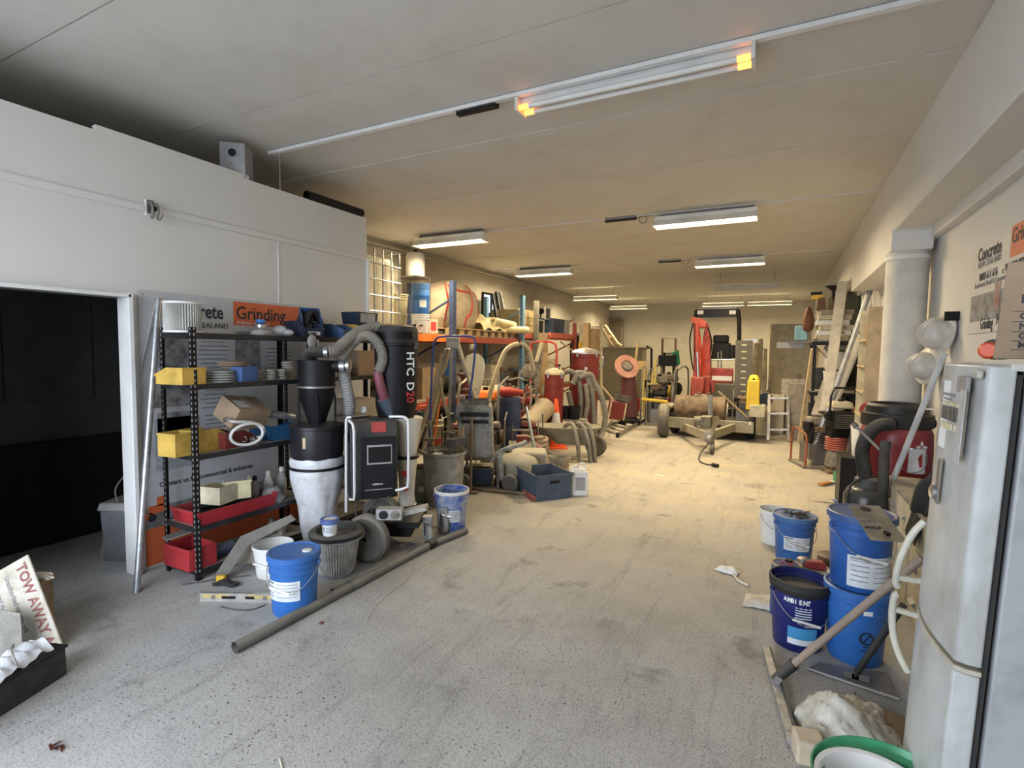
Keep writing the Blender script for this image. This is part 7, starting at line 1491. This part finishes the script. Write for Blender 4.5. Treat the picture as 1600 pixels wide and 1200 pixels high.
# black canister vacuum
bo_ = Vector((.58, 5.08, 0)); k = mpp(bo_ + Vector((0, 0, .4))); zz = lambda py: V(1355, py, Y=5.08).z
bx_ = V(1354, 800, Y=5.08).x
t = T('canister_vacuum', 'tall dusty black canister vacuum between the blue pails and the cabinet', 'vacuum', (bx_, 5.08, 0), FACE)
part('canister', B().lathe([(26 * k, 0.02), (31 * k, .06), (32 * k, zz(775)), (27 * k, zz(764)), (20 * k, zz(760))], n=32), mat('canister_black', (.014, .014, .015), rough=.3, dust=.25, scale=4), t); part('motor_head', B().lathe([(19 * k, zz(762)), (18 * k, zz(748)), (12 * k, zz(744)), (.001, zz(744))], n=28), mat('head_black', (.04, .04, .045), rough=.6, dust=.35), t)
part('carry_rail', B().tube([(-32 * k, -.02, .1), (-34 * k, -.02, zz(800)), (-30 * k, -.02, zz(760)), (-14 * k, -.04, zz(745)), (10 * k, -.04, zz(745)), (30 * k, -.02, zz(762)), (34 * k, -.02, zz(800))], .010, n=8, smooth=4), rubc, t)
# blue pail stack with the printed plate
bc = FP(1370, 1052, 47); bc.x -= .015
pail('lower bright blue pail of the stack beside the fridge', bc, bluem, .40, .132, .150, bail=None, lid=bluem, grip=False, rz=FACE)
lp_ = [o for o in COL.objects if o.name.startswith('bucket') and o.type == 'EMPTY'][-1]
part('warning_print', sector(sector(sector(B(), .1425, .10, .105, -2.0, -1.35), .143, .285, .29, -2.0, -1.35), .1415, .12, .125, -1.9, -1.4), ink, lp_)
part('stencil_mark', B().lathe([(.035, 0), (.035, .002), (.027, .002), (.027, 0), (.035, 0)], (-.035, -.140, .17), 24, (-.2, -1, 0)).at(Matrix.Translation((-.035, -.142, .17)) @ Matrix.Rotation(.8, 4, 'Y')).box(0, 0, -.03, .006, .002, .06), ink, lp_)
part('white_sticker', sector(B(), .1455, .295, .32, -1.95, -1.65), paper, lp_)
pail('upper blue pail with a white label, metal plate lying on its lid', bc + Vector((0, 0, .408)), blued if 0 else mat('pail_blue_deep', (.02, .095, .34), rough=.4, dust=.12), .40, .134, .152, lid=mat('pail_blue_lid', (.02, .08, .26), rough=.45, dust=.3), band=(.03, .20, -2.55, -.45), rz=FACE)
zt_ = .408 * 2 + .008
t = T('metal_plate', 'bent metal plate with black lettering lying across the upper blue pail', 'plate', (0, 0, 0)); ZP = .835
P4 = [V(1325, 789, Z=ZP + .06), V(1374, 791, Z=ZP + .06), V(1418, 848, Z=ZP), V(1360, 844, Z=ZP)]
part('plate', B().ext(P4, (0, 0, .003)), mat('plate_grey', (.36, .32, .26), rough=.4, metal=.4, var=.2), t)
ex_ = (P4[2] - P4[3]).normalized(); up_ = (P4[0] - P4[3]); up_ = (up_ - ex_ * up_.dot(ex_)).normalized()
text('lettering', 'HALF', .030, ink, t, basis(P4[3].lerp(P4[0], .30) + ex_ * .012 + Vector((0, 0, .0045)), ex_, up_), .001, 1); text('lettering', 'MMCC', .026, inkg, t, basis(P4[3].lerp(P4[0], .48) + ex_ * .004 + Vector((0, 0, .0045)), ex_, up_), .0005, 1)
part('dark_slot', B().at(basis(P4[3].lerp(P4[0], .88) + ex_ * .05 + Vector((0, 0, .004)), ex_, up_)).lathe([(.024, 0), (.024, .001)], (0.02, 0, 0), 18), blackm, t); part('tab', B().at(basis(P4[3].lerp(P4[0], .16) + ex_ * .085 + Vector((0, 0, .004)), ex_, up_)).box(0, 0, 0, .018, .028, .012), blackm, t)
S('yellow_container', 'yellow plastic container half hidden behind the blue pail stack', 'container', B().box(0, 0, 0, .10, .22, .22), mat('cont_yellow', (.58, .44, .10), rough=.5, dust=.2), V(1309, 880, Z=0) + Vector((.06, .0, 0)), .25, bev=.01)
# middle blue pail full of off cuts + white pail
c1_ = FP(1256, 888, 32)
pl_ = pail('blue pail heaped with black scraps, standing alone on the open floor', c1_, mat('pail_blue_mid', (.03, .12, .36), rough=.4, dust=.2), .375, .128, .147, band=(.12, .23, -2.6, -1.2), rz=FACE, lid=mat('pail_blue_mid2', (.05, .14, .34), rough=.5, dust=.2), grip=False)
b = B()
for k_ in range(26): a_ = random.uniform(0, 6.3); r__ = random.uniform(0, .10); x, y = r__ * math.cos(a_), r__ * math.sin(a_); b.bar((x, y, .385), (x + random.uniform(-.07, .07), y + random.uniform(-.05, .05), .385 + random.uniform(.0, .02)), random.uniform(.008, .02), .005)
S('black_offcuts', 'tangle of black and red scraps lying on top of the lone blue pail', 'scraps', b, mat('scrap_black', (.03, .02, .02), rough=.7, c2=(.15, .03, .03), th=.35), c1_, FACE)['kind'] = 'stuff'
pail('white pail tucked behind the left side of the lone blue pail', FP(1222, 856, 25), white, .30, .11, .125, bail='front', rz=FACE)
# dark blue/black pail and small cans
c2_ = FP(1270, 1029, 46)
pd = pail('open navy pail with a black rim and white printing, nearest the squeegee', c2_, mat('navy_pail', (.012, .018, .13), rough=.35, dust=.1), .385, .128, .148, bail='front', rimm=rubc, rz=FACE, ribs=False)
part('black_rim_band', B().lathe([(.151, .325), (.156, .33), (.160, .36), (.158, .392), (.150, .392), (.148, .33)], n=36), rubc, pd)
rr_ = lambda z: .128 + .02 * z / .385 + .003
part('light_blue_band', sector(B(), rr_(.08), .085, .15, -2.45, -1.35, rt=rr_(.15), n=14), mat('band_cyan', (.06, .28, .55), rough=.4, var=.1), pd); part('white_band', sector(B(), rr_(.05), .05, .083, -2.45, -1.40, rt=rr_(.08), n=14), label_w, pd)
b = B()
for i_ in range(5): sector(b, rr_(.2) + .0005, .205 + i_ * .014, .210 + i_ * .014, -2.2, -1.62, t=.001, n=6)
part('printed_lines', b, label_w, pd, stuff=True)
for i_, ch in enumerate('AMBIENT'):
    a_ = -2.62 + i_ * .135; text('lettering', ch, .036, paper, pd, basis((rr_(.30) * math.cos(a_), rr_(.30) * math.sin(a_), .288), (-math.sin(a_), math.cos(a_), 0), (0, 0, 1)), .0012, .8)
for i_, ch in enumerate('COMPACT'):
    a_ = -1.86 + i_ * .06; text('lettering', ch, .014, paper, pd, basis((rr_(.17) * math.cos(a_), rr_(.17) * math.sin(a_), .16), (-math.sin(a_), math.cos(a_), 0), (0, 0, 1)), .0004, .85)
def tinlet(label, c, r, h, m, top, print_=None):
    t = T('paint_tin', label, 'paint tin', c, FACE); part('tin_body', B().lathe([(r, 0), (r, h)], n=28), m, t); part('tin_lid', B().lathe([(r + .003, h - .006), (r + .003, h + .004), (r - .008, h + .004), (r - .012, h - .002), (.001, h - .002)], n=28), top, t)
    if print_: part('label', sector(B(), r + .001, h * .2, h * .85, -2.3, -1.0), print_, t)
    return t
t = tinlet('small blue tin with a tan top and red scrawl behind the navy pail', FP(1247, 985, 20) + Vector((-.04, .12, 0)), .085, .33, mat('tin_blue', (.02, .06, .24), rough=.3), mat('tin_tan', (.42, .32, .20), rough=.5), None); part('red_scrawl', B().tube([(-.04, 0, .331), (-.01, .02, .331), (.02, -.01, .331), (.045, .01, .331), (.02, -.03, .331)], .005, n=5, smooth=3), inkred, t); part('screw_cap', B().lathe([(.022, .33), (.022, .345)], (.035, .035, 0), 14), black, t)
cr_ = FP(1290, 955, 25)
t = tinlet('white tin under the red gear between navy pail and blue stack', cr_ + Vector((-.03, .10, 0)), .12, .20, white, mat('tin_dull', (.30, .26, .22), rough=.5), None)
t = T('red_guard_part', 'dusty red plastic guard part lying on the white tin', 'guard', cr_ + Vector((-.03, .10, .206)), .3); part('guard_body', B().box(0.01, 0, 0, .15, .09, .05, tx=.8, ty=.7), mat('guard_red', (.42, .03, .04), rough=.5, dust=.2), t, bev=.01); part('hub', B().lathe([(.05, 0), (.04, .05), (.02, .06)], (-.05, .02, 0), 16), steel, t)
t = T('brown_tin', 'shallow brown lidded tin squeezed between the red guard and the blue stack', 'tin', (cr_.x + .10, cr_.y + .30, 0)); part('tin_body', B().lathe([(.09, 0), (.09, .24), (.093, .245), (.085, .25), (.001, .246)], n=24), mat('brown_tin_m', (.17, .12, .08), rough=.5), t)
# white bag and mask
def bagmesh(label, name, c, rz, L_, W_, H_, m, cat='bag', seed=1, nu=26, nv=18):
    r_ = random.Random(seed); ph = [r_.uniform(0, 6) for _ in range(5)]
    return S(name, label, cat, B().grid(lambda u, v: ((u - .5) * L_ * (1 - .18 * v), (v - .5) * W_ * (1 - .25 * math.sin(u * 3 + ph[0])), .004 + H_ * (math.sin(math.pi * u) * math.sin(math.pi * v)) ** .6 * (1 + .25 * math.sin(u * 9 + v * 5 + ph[1])) + H_ * .12 * abs(math.sin(u * 17 + ph[2] + v * 8))), nu, nv, .004), m, c, rz, ang=60)
bagmesh('off white cloth dust bag lying flat on the concrete beside the navy pail', 'cloth_bag', V(1203, 945, Z=.001), R(5), .34, .26, .035, clothw)
S('bag_cord', 'pale cord running from the cloth bag to the crumpled dust mask', 'cord', B().tube([V(1170, 915, Z=.012), V(1155, 908, Z=.01), V(1148, 900, Z=.01), V(1142, 893, Z=.012)], .009, n=6, smooth=4), clothw)
bagmesh('crumpled white dust mask with grey print on the bare concrete', 'dust_mask', V(1138, 893, Z=.001), R(-20), .17, .10, .03, paper, 'mask', 5)
# squeegee
hd0, hd1 = V(1197, 1015, Z=.03), V(1238, 1160, Z=.03)
t = T('floor_squeegee', 'aluminium floor squeegee with a long wooden handle leaning toward the fridge', 'squeegee', (0, 0, 0))
part('squeegee_head', B().bar(hd0, hd1, .038, .028), mat('worn_alu', (.36, .35, .33), rough=.5, metal=.4, var=.2, scale=20), t, bev=.003); part('rubber_blade', B().bar(hd0 + Vector((.022, 0, -.005)), hd1 + Vector((.022, 0, -.005)), .008, .05), rubc, t)
s0 = V(1211, 1062, Z=.05); s1 = V(1240, 1036, Z=.12); e1 = V(1441, 872, Y=2.75)
dirh = (e1 - s0).normalized(); part('socket', B().cyl(s0, s0 + dirh * .14, .022, .026, n=14), rubc, t); part('bracket', B().bar(s0 - Vector((.0, .0, .02)), s0 + dirh * .04, .05, .03), steel, t)
part('wooden_handle', B().cyl(s0 + dirh * .13, e1, .0175, n=14), mat('handle_brown', (.26, .20, .155), rough=.65, dust=.2), t)
# bull float
f_ = [V(1262, 1045, Z=.012), V(1405, 1093, Z=.012), V(1398, 1076, Z=.012), V(1385, 1050, Z=.012), V(1280, 1035, Z=.012)]
t = T('bull_float', 'grey steel bull float blade on a dark handle in front of the blue pails', 'trowel', (0, 0, 0)); part('blade', B().ext([p - Vector((0, 0, .008)) for p in f_], (0, 0, .006)), steel, t); part('front_bead', B().tube([f_[4], f_[0], f_[0].lerp(f_[1], .3), f_[0].lerp(f_[1], .7), f_[1]], .007, n=8), alu, t)
m0 = V(1336, 1055, Z=.03); m1 = V(1412, 945, Y=3.0); part('float_handle', B().cyl(m0, m1, .016, n=12), rubc, t); part('float_bracket', B().bar(m0 - Vector((.05, 0, .0)), m0 + Vector((.06, 0, 0)), .03, .03).box(m0.x, m0.y, .012, .03, .03, .04), steel, t)
# foreground basin with plastic sheets
gb = V(1396, 1232, Z=.27)
t = T('green_basin', 'green round basin at the bottom edge by the fridge', 'basin', (gb.x, gb.y, 0)); part('basin_body', B().shell([(.15, 0), (.20, .24), (.225, .25), (.235, .27)], n=44), green, t)
t = T('white_bucket', 'white bucket standing inside the green basin', 'bucket', (gb.x - .05, gb.y - .02, .008)); part('pail_body', B().shell([(.12, 0), (.165, .255), (.175, .26)], n=40), white, t)
bagmesh('translucent crumpled plastic sheet heaped behind the green basin', 'plastic_sheet', V(1318, 1150, Z=.001), R(25), .40, .26, .13, mat('sheet_film', (.55, .52, .45), rough=.4, c2=(.38, .35, .29), scale=8), 'plastic', 9, 34, 26); sheet_ = [o for o in COL.objects if o.name.startswith('plastic_sheet')][-1]
for v_ in sheet_.data.vertices:
    if v_.co.z > .012: v_.co.z += .016 * abs(math.sin(v_.co.x * 61 + 9 * math.sin(v_.co.y * 23))) + .012 * abs(math.sin(v_.co.y * 83 + 5 * math.sin(v_.co.x * 37))); v_.co.x += .008 * math.sin(v_.co.y * 70)
S('cloth_scrap', 'pale crumpled cloth lump standing up behind the green basin with a wire through it', 'cloth', B().lathe([(.035, 0), (.045, .03), (.04, .06), (.046, .085), (.03, .11), (.001, .118)], n=18, jit=.28), clothw, V(1362, 1140, Z=.0), ang=70)
S('bent_wire', 'thin dark wire curving over the floor above the plastic sheet', 'wire', B().tube([V(1336, 1083, Z=.01), V(1345, 1105, Z=.03), V(1352, 1115, Z=.05), V(1362, 1128, Z=.08)], .003, n=5, smooth=4), ink)
S('cardboard_strip', 'folded brown cardboard strip on the floor between the glove and the fridge', 'cardboard', B().ext([V(1378, 1110, Z=.01), V(1390, 1115, Z=.06), V(1405, 1175, Z=.06), V(1396, 1168, Z=.01)], (0, .0, .006)).ext([V(1390, 1115, Z=.06), V(1412, 1120, Z=.01), V(1425, 1180, Z=.01), V(1405, 1175, Z=.06)], (0, 0, .006)), card)
S('foam_block', 'pale beige foam block at the bottom beside the squeegee end', 'foam', B().box(0, 0, 0, .11, .11, .10), mat('foam_beige', (.55, .46, .34), rough=.9), V(1262, 1185, Z=0), .2, bev=.012)
# items on the floor farther right
t = T('paint_brush', 'orange bristled brush with a long wire handle lying on the floor', 'brush', (0, 0, 0)); a_, b2 = V(1282, 757, Z=.02), V(1298, 754, Z=.02); part('bristles', B().bar(a_, b2, .06, .03), mat('brush_orange', (.50, .20, .08), rough=.8), t); part('ferrule', B().bar(b2, V(1303, 753, Z=.02), .06, .03), paper, t); part('handle', B().cyl(V(1303, 753, Z=.02), V(1325, 752, Z=.02), .01, n=6), steel, t)
S('blue_rag', 'small blue rag on the dusty floor left of the black canister', 'rag', B().grid(lambda u, v: ((u - .5) * .16, (v - .5) * .16, .01 + .02 * abs(math.sin(u * 8 + v * 6))), 8, 8, .004), bluem, V(1315, 787, Z=.001), .3)
bagmesh('dusty pale paper scrap beside the small blue rag', 'paper_scrap', V(1292, 783, Z=.001), R(10), .30, .14, .02, cardl, 'paper', 12)
S('paper_scrap', 'small pale green paper lying on the open floor before the trailer', 'paper', B().add([(0, 0, .002), (.14, -.03, .002), (.17, .05, .002), (.03, .09, .002), (0, 0, .0), (.14, -.03, .0), (.17, .05, .0), (.03, .09, .0)], [(0, 1, 2, 3), (7, 6, 5, 4), (0, 4, 5, 1), (1, 5, 6, 2), (2, 6, 7, 3), (3, 7, 4, 0)]), mat('pale_green', (.60, .66, .48), rough=.8), V(1020, 742, Z=0))
t = T('green_crate', 'green edged crate holding a red can left of the black hose', 'crate', V(1330, 768, Z=0), .3); part('crate_body', B().tray(.1, .2, 0, .3, .4, .17, .012), green, t); part('print', B().box(.1, -.003, .05, .16, .002, .05), paper, t)
t = T('red_can', 'round red fuel can standing in the green edged crate', 'can', V(1330, 768, Z=0) + Vector((.08, .16, .014))); part('can_body', B().lathe([(.09, 0), (.10, .04), (.10, .20), (.05, .26), (.02, .27)], n=20), redp, t); part('can_cap', B().lathe([(.025, .26), (.025, .30)], n=12), blackm, t)
# rammer and plate compactor
rc = V(1312, 742, Z=0); k = mpp(rc); f = Fr(1312, 742, rz=R(15)); q = f.q
t = TF('tamping_rammer', 'dusty upright tamping rammer with red bellows and a foot plate', 'rammer', f)
part('foot_plate', B().box(0, .16, 0, 34 * k, .34, .05, tx=.94, ty=.94).box(0, .16, .05, .2, .24, .05), rust, t, bev=.01); part('lower_leg', B().lathe([(.14, .09), (.13, .25), (.12, .32)], (0, .16, 0), 20), dusty, t)
bel = [(.13 + (.022 if i % 2 else 0), .32 + i * .016) for i in range(13)]; part('bellows', B().lathe(bel, (0, .16, 0), 26), mat('bellows_red', (.42, .07, .04), rough=.6, dust=.3), t, ang=60)
part('gear_case', B().box(0, .16, .50, .26, .24, .24), blackm, t, bev=.03); part('engine_block', B().box(.0, .08, .66, .30, .26, .22), blackm, t, bev=.03)
fn = B()
for i in range(8): fn.box(0, -.06, .66 + i * .025, .24, .03, .010)
part('cooling_fins', fn, steel, t, stuff=True); part('fuel_tank', B().box(0, .12, .92, .30, .24, .10, tx=.85, ty=.8), cream, t, bev=.03); part('tank_cap', B().lathe([(.035, 1.01), (.035, 1.05)], (0, .1, 0), 14), black, t)
part('air_filter', B().lathe([(.07, 0), (.07, .1)], (-.16, .05, .82), 18, (0, -1, .1)), black, t); part('orange_cover', B().box(.17, .05, .78, .05, .1, .16), mat('cover_orange', (.60, .22, .06), rough=.5), t)
part('guide_handle', B().tube([(-.2, -.1, .80), (-.21, -.14, 1.10), (-.17, -.14, 1.22), (.17, -.14, 1.22), (.21, -.14, 1.10), (.2, .3, .84), (-.2, .3, .84), (-.2, -.1, .80)], .014, n=8), blackm, t); part('throttle_lever', B().cyl((.20, -.1, .80), (.27, -.2, .66), .014, n=8), rubc, t)
f = Fr(1283, 735, rz=R(10)); 
engine('plate_compactor', 'orange and brown plate compactor behind the tamping rammer', 'compactor', f.o + Vector((-.05, .35, 0)), R(20), 1.15, dusty, mat('comp_orange', (.30, .08, .025), rough=.6, dust=.2), fm=MC['comp_orange'], fh=.62)
pc = [o for o in COL.objects if o.name.startswith('plate_compactor')][-1]
tw, th_ = B(), B(); wheel(tw, th_, (.12, -.34, .14), .14, .07, (.4, -1, 0)); w_ = part('wheel', tw, tyre, pc); part('pulley', th_, blackm, w_)
# right hand rack with boxes, poles
RZ = V(1275, 530, Y=9.8); t = T('steel_rack', 'black steel rack on the right holding tile boxes, poles leaning on it', 'rack', (.44, 9.8, 0)); RW = .66; RT = 1.92
for x in (0.03, RW - .03):
    for y in (.03, 1.17): part('post', B().box(x, y, 0, .05, .05, RT), blackm, t)
for z in (.45, 1.05, RT - .05):
    part('shelf', B().box(RW / 2, .6, z, RW, 1.2, .03), woodg, t); part('shelf_edge', B().box(RW / 2, -.005, z - .05, RW, .02, .06).box(-.005, .6, z - .05, .02, 1.2, .06), blackm, t)
part('brace', B().bar((.03, 0, RT - .1), (RW - .03, 0, 1.1), .03, .01).bar((.03, 0, .5), (RW - .03, 0, 1.05), .03, .01), blackm, t)
for i in range(6):
    m_ = (cardl, white, cardl, white, cardl, woodg)[i]
    t = T('tile_box', ['lowest flat white carton in the stack on the right rack top', 'second flat carton from the bottom, right rack top', 'third flat carton from the bottom, right rack top', 'fourth flat carton from the bottom, right rack top', 'fifth flat carton, brown edged, right rack top', 'topmost flat carton under the lumpy tools, right rack top'][i], 'box', (.70 + .02 * (i % 3), 10.0 + .03 * (i % 2), RT - .02 + i * .082), .05 * (i % 3), 'flat cartons on the right rack'); part('box_body', B().box(0, 0, 0, .46, .34, .078), m_, t, bev=.003); part('print', B().box(.08, -.172, .02, .12, .002, .04), inkg, t)
zt = RT - .02 + 6 * .082
t = T('hand_tools', 'brown and yellow power tools heaped on top of the flat cartons', 'tools', (.64, 10.0, zt)); part('tool_body', B().box(-.1, 0, 0, .14, .16, .2, tx=.7).lathe([(.08, 0), (.06, .25), (.02, .32)], (.08, 0, 0), 12, (.3, 0, 1), .2), mat('tool_brown', (.17, .09, .05), rough=.7), t); part('yellow_part', B().box(-.16, 0, .18, .16, .1, .07), yelp, t); part('black_head', B().box(-.18, 0, .25, .16, .12, .05), blackm, t)
t = T('black_funnel', 'black funnel cup standing above the dark green cabinet', 'funnel', V(1303, 447, Y=10.6)); part('funnel_cup', B().lathe([(.02, -.25), (.03, -.08), (.14, 0), (.13, 0), (.03, -.06)], n=20), blackm, t)
S('red_lump', 'orange brown tool bag hanging at the left of the flat cartons', 'tool bag', B().lathe([(.03, -.2), (.08, -.15), (.09, 0), (.05, .15), (.02, .22)], n=14, jit=.2), mat('orange_brown', (.13, .05, .025), rough=.7), V(1263, 500, Y=10.1))
t = T('blue_box', 'pale blue box on a bracket shelf left of the flat cartons', 'box', V(1251, 532, Y=11.0)); part('box_body', B().box(0, 0, 0, .20, .3, .26), mat('box_blue', (.16, .30, .38), rough=.5), t, bev=.01)
t = T('bracket_shelf', 'grey steel arm sticking out left of the right hand rack', 'shelf', V(1235, 534, Y=11.0)); part('arm', B().box(0, 0, -.12, .45, .06, .11).box(.15, 0, 0-.01, .40, .34, .01), steel, t)
# dark cabinet and tub behind poles
p0 = V(1312, 520, Y=10.6)
t = T('dark_cabinet', 'tall dark green cabinet behind the leaning poles under the beam', 'cabinet', (.97, 11.1, 0)); part('cabinet_body', B().box(.0, .5, 0, .42, 1.0, 2.75), mat('dark_green', (.07, .075, .055), rough=.6, dust=.15), t); part('cabinet_front', B().box(.0, -.01, .02, .40, .02, 2.7), mat('dark_green2', (.05, .055, .04), rough=.6), t)
for i, (z, n_) in enumerate(((1.10, 'paint pail on the middle shelf of the right rack, lower one'), (.48, 'white pail on the lowest shelf of the right rack'), (1.42, 'paint pail stacked above another on the right rack middle shelf'))): pail(n_, (.78, 10.15, z), white, .30, .14, .155, bail=None, rz=0, ribs=False)
bagmesh('lumpy white sack lying on the pails of the right hand rack', 'sack', Vector((.80, 10.3, 1.74)), 0, .4, .4, .12, clothw, 'sack', 6)
# leaning poles and timbers
def lean(label, a, b_, ya, yb, w_, d_, m, name='timber', cat='timber', rod=0):
    p0, p1 = V(*a, Y=ya), V(*b_, Y=yb); p0.z = max(p0.z, w_ * .4)
    S(name, label, cat, B().cyl(p0, p1, w_ / 2, n=14) if rod else B().bar(p0, p1, w_, d_), m)
lean('long pale timber leaning on the left side of the black rack', (1252, 697), (1274, 545), 10.75, 10.2, .13, .05, woodp)
lean('long white board leaning highest against the beam', (1287, 660), (1317, 440), 9.0, 9.75, .14, .04, mat('board_white', (.60, .55, .46), rough=.6, dust=.15))
lean('brown board leaning between white board and aluminium pole', (1278, 650), (1296, 596), 9.0, 9.5, .18, .05, woodg)
lean('shiny aluminium pole with a pale yellow foot leaning from floor to beam', (1263, 726), (1362, 447), 8.85, 9.1, .075, 0, galv, 'steel_pole', 'pole', 1)
lean('shorter pale grey board leaning beside the aluminium pole', (1293, 655), (1346, 522), 8.9, 9.2, .12, .04, mat('board_grey', (.50, .48, .43), rough=.6))
S('pole_foot', 'pale yellow tape foot at the bottom of the shiny aluminium pole', 'tape', B().cyl(V(1262, 728, Y=8.83), V(1265, 718, Y=8.83), .045, n=12), cream)
S('grey_angle_bar', 'grey steel angle leaning by the wall shelves behind the rammer', 'bar', B().bar(V(1318, 735, Y=8.5), V(1350, 610, Y=8.6), .05, .05), steel)
# wall shelves between rack and pillar
w0 = V(1347, 500, Y=8.1); t = T('open_bookcase', 'narrow tan open shelves between the leaning poles and the round pillar', 'shelves', (.90, 7.60, 0))
tan = mat('shelf_tan', (.38, .30, .20), rough=.8)
part('back_panel', B().box(.27, .35, .25, .015, .7, 2.0), tan, t); part('side_panel', B().box(.14, .70, .25, .28, .02, 2.0), cream, t); part('side_panel', B().box(.14, 0, .25, .28, .02, 2.0), tan, t)
for z in (.9, 1.2, 1.52, 1.84): part('shelf', B().box(.13, .35, z, .28, .68, .02), woodp, t)
part('plinth', B().box(.14, .35, 0, .26, .66, .25), tan, t)
for i, (z, y, m_, lb) in enumerate(((1.86, .45, card, 'brown carton on the top wall shelf left of the pillar'),)): carton('cardboard_box', lb, 'box', (1.05, 7.55 + y, z + .001), .22, .34, .20, 0, card)
t = T('spray_can', 'blue bottle with a red and yellow label on the wall shelf', 'bottle', (1.03, 8.0, 1.541)); part('bottle_body', B().lathe([(.055, 0), (.055, .20), (.03, .22)], n=18), inkblue, t); part('red_label', ring((0, 0, 0), .054, .057, .10, .20), redp, t); part('yellow_label', ring((0, 0, 0), .054, .0575, .05, .09), yelp, t)
carton('cardboard_box', 'low pile of papers on the third wall shelf down', 'box', (1.05, 8.0, .921), .2, .3, .06, 0, cardl)
t = T('red_valve', 'red painted valve wheel and bottles before the lower wall shelves', 'valve', V(1357, 640, Y=7.2)); part('valve_wheel', B().lathe([(.05, 0), (.09, .0), (.09, .03), (.05, .03), (.05, 0)], (0, 0, 0), 20, (0, -1, 0)).box(0, -.015, -.07, .02, .01, .14), redp, t); part('stem', B().cyl((0, .02, -V(1357, 640, Y=7.2).z), (0, .02, -.05), .03, n=10), redm, t)
pail('white and red printed pail behind the black motor collar', Vector((V(1353, 700, Y=6.9).x, 6.9, .55)), white, .34, .13, .15, bail=None, rz=0, ribs=False)
S('low_crate_stand', 'dark stand under the white and red printed pail', 'stand', B().box(0, 0, 0, .5, .45, .55), blackm, Vector((V(1353, 700, Y=6.9).x, 6.9, 0)))
t = T('window_brush', 'small grey spout and hook hanging where the pole meets the beam', 'fitting', V(1364, 446, Y=9.05)); part('hook', B().tube([(0, 0, 0), (.0, 0, .05), (.05, 0, .10), (.08, 0, .06)], .02, n=7, smooth=3), steel, t)
for x, y in ((1.19, 5.2),): S('wall_plug', 'small black plug hole on the cream wall beside the fridge top', 'socket', B().box(0, 0, 0, .015, .03, .03), blackm, V(1453, 615, X=1.19))
# cracks drawn as thin recess strips on the right wall and ceiling stains stay in the material
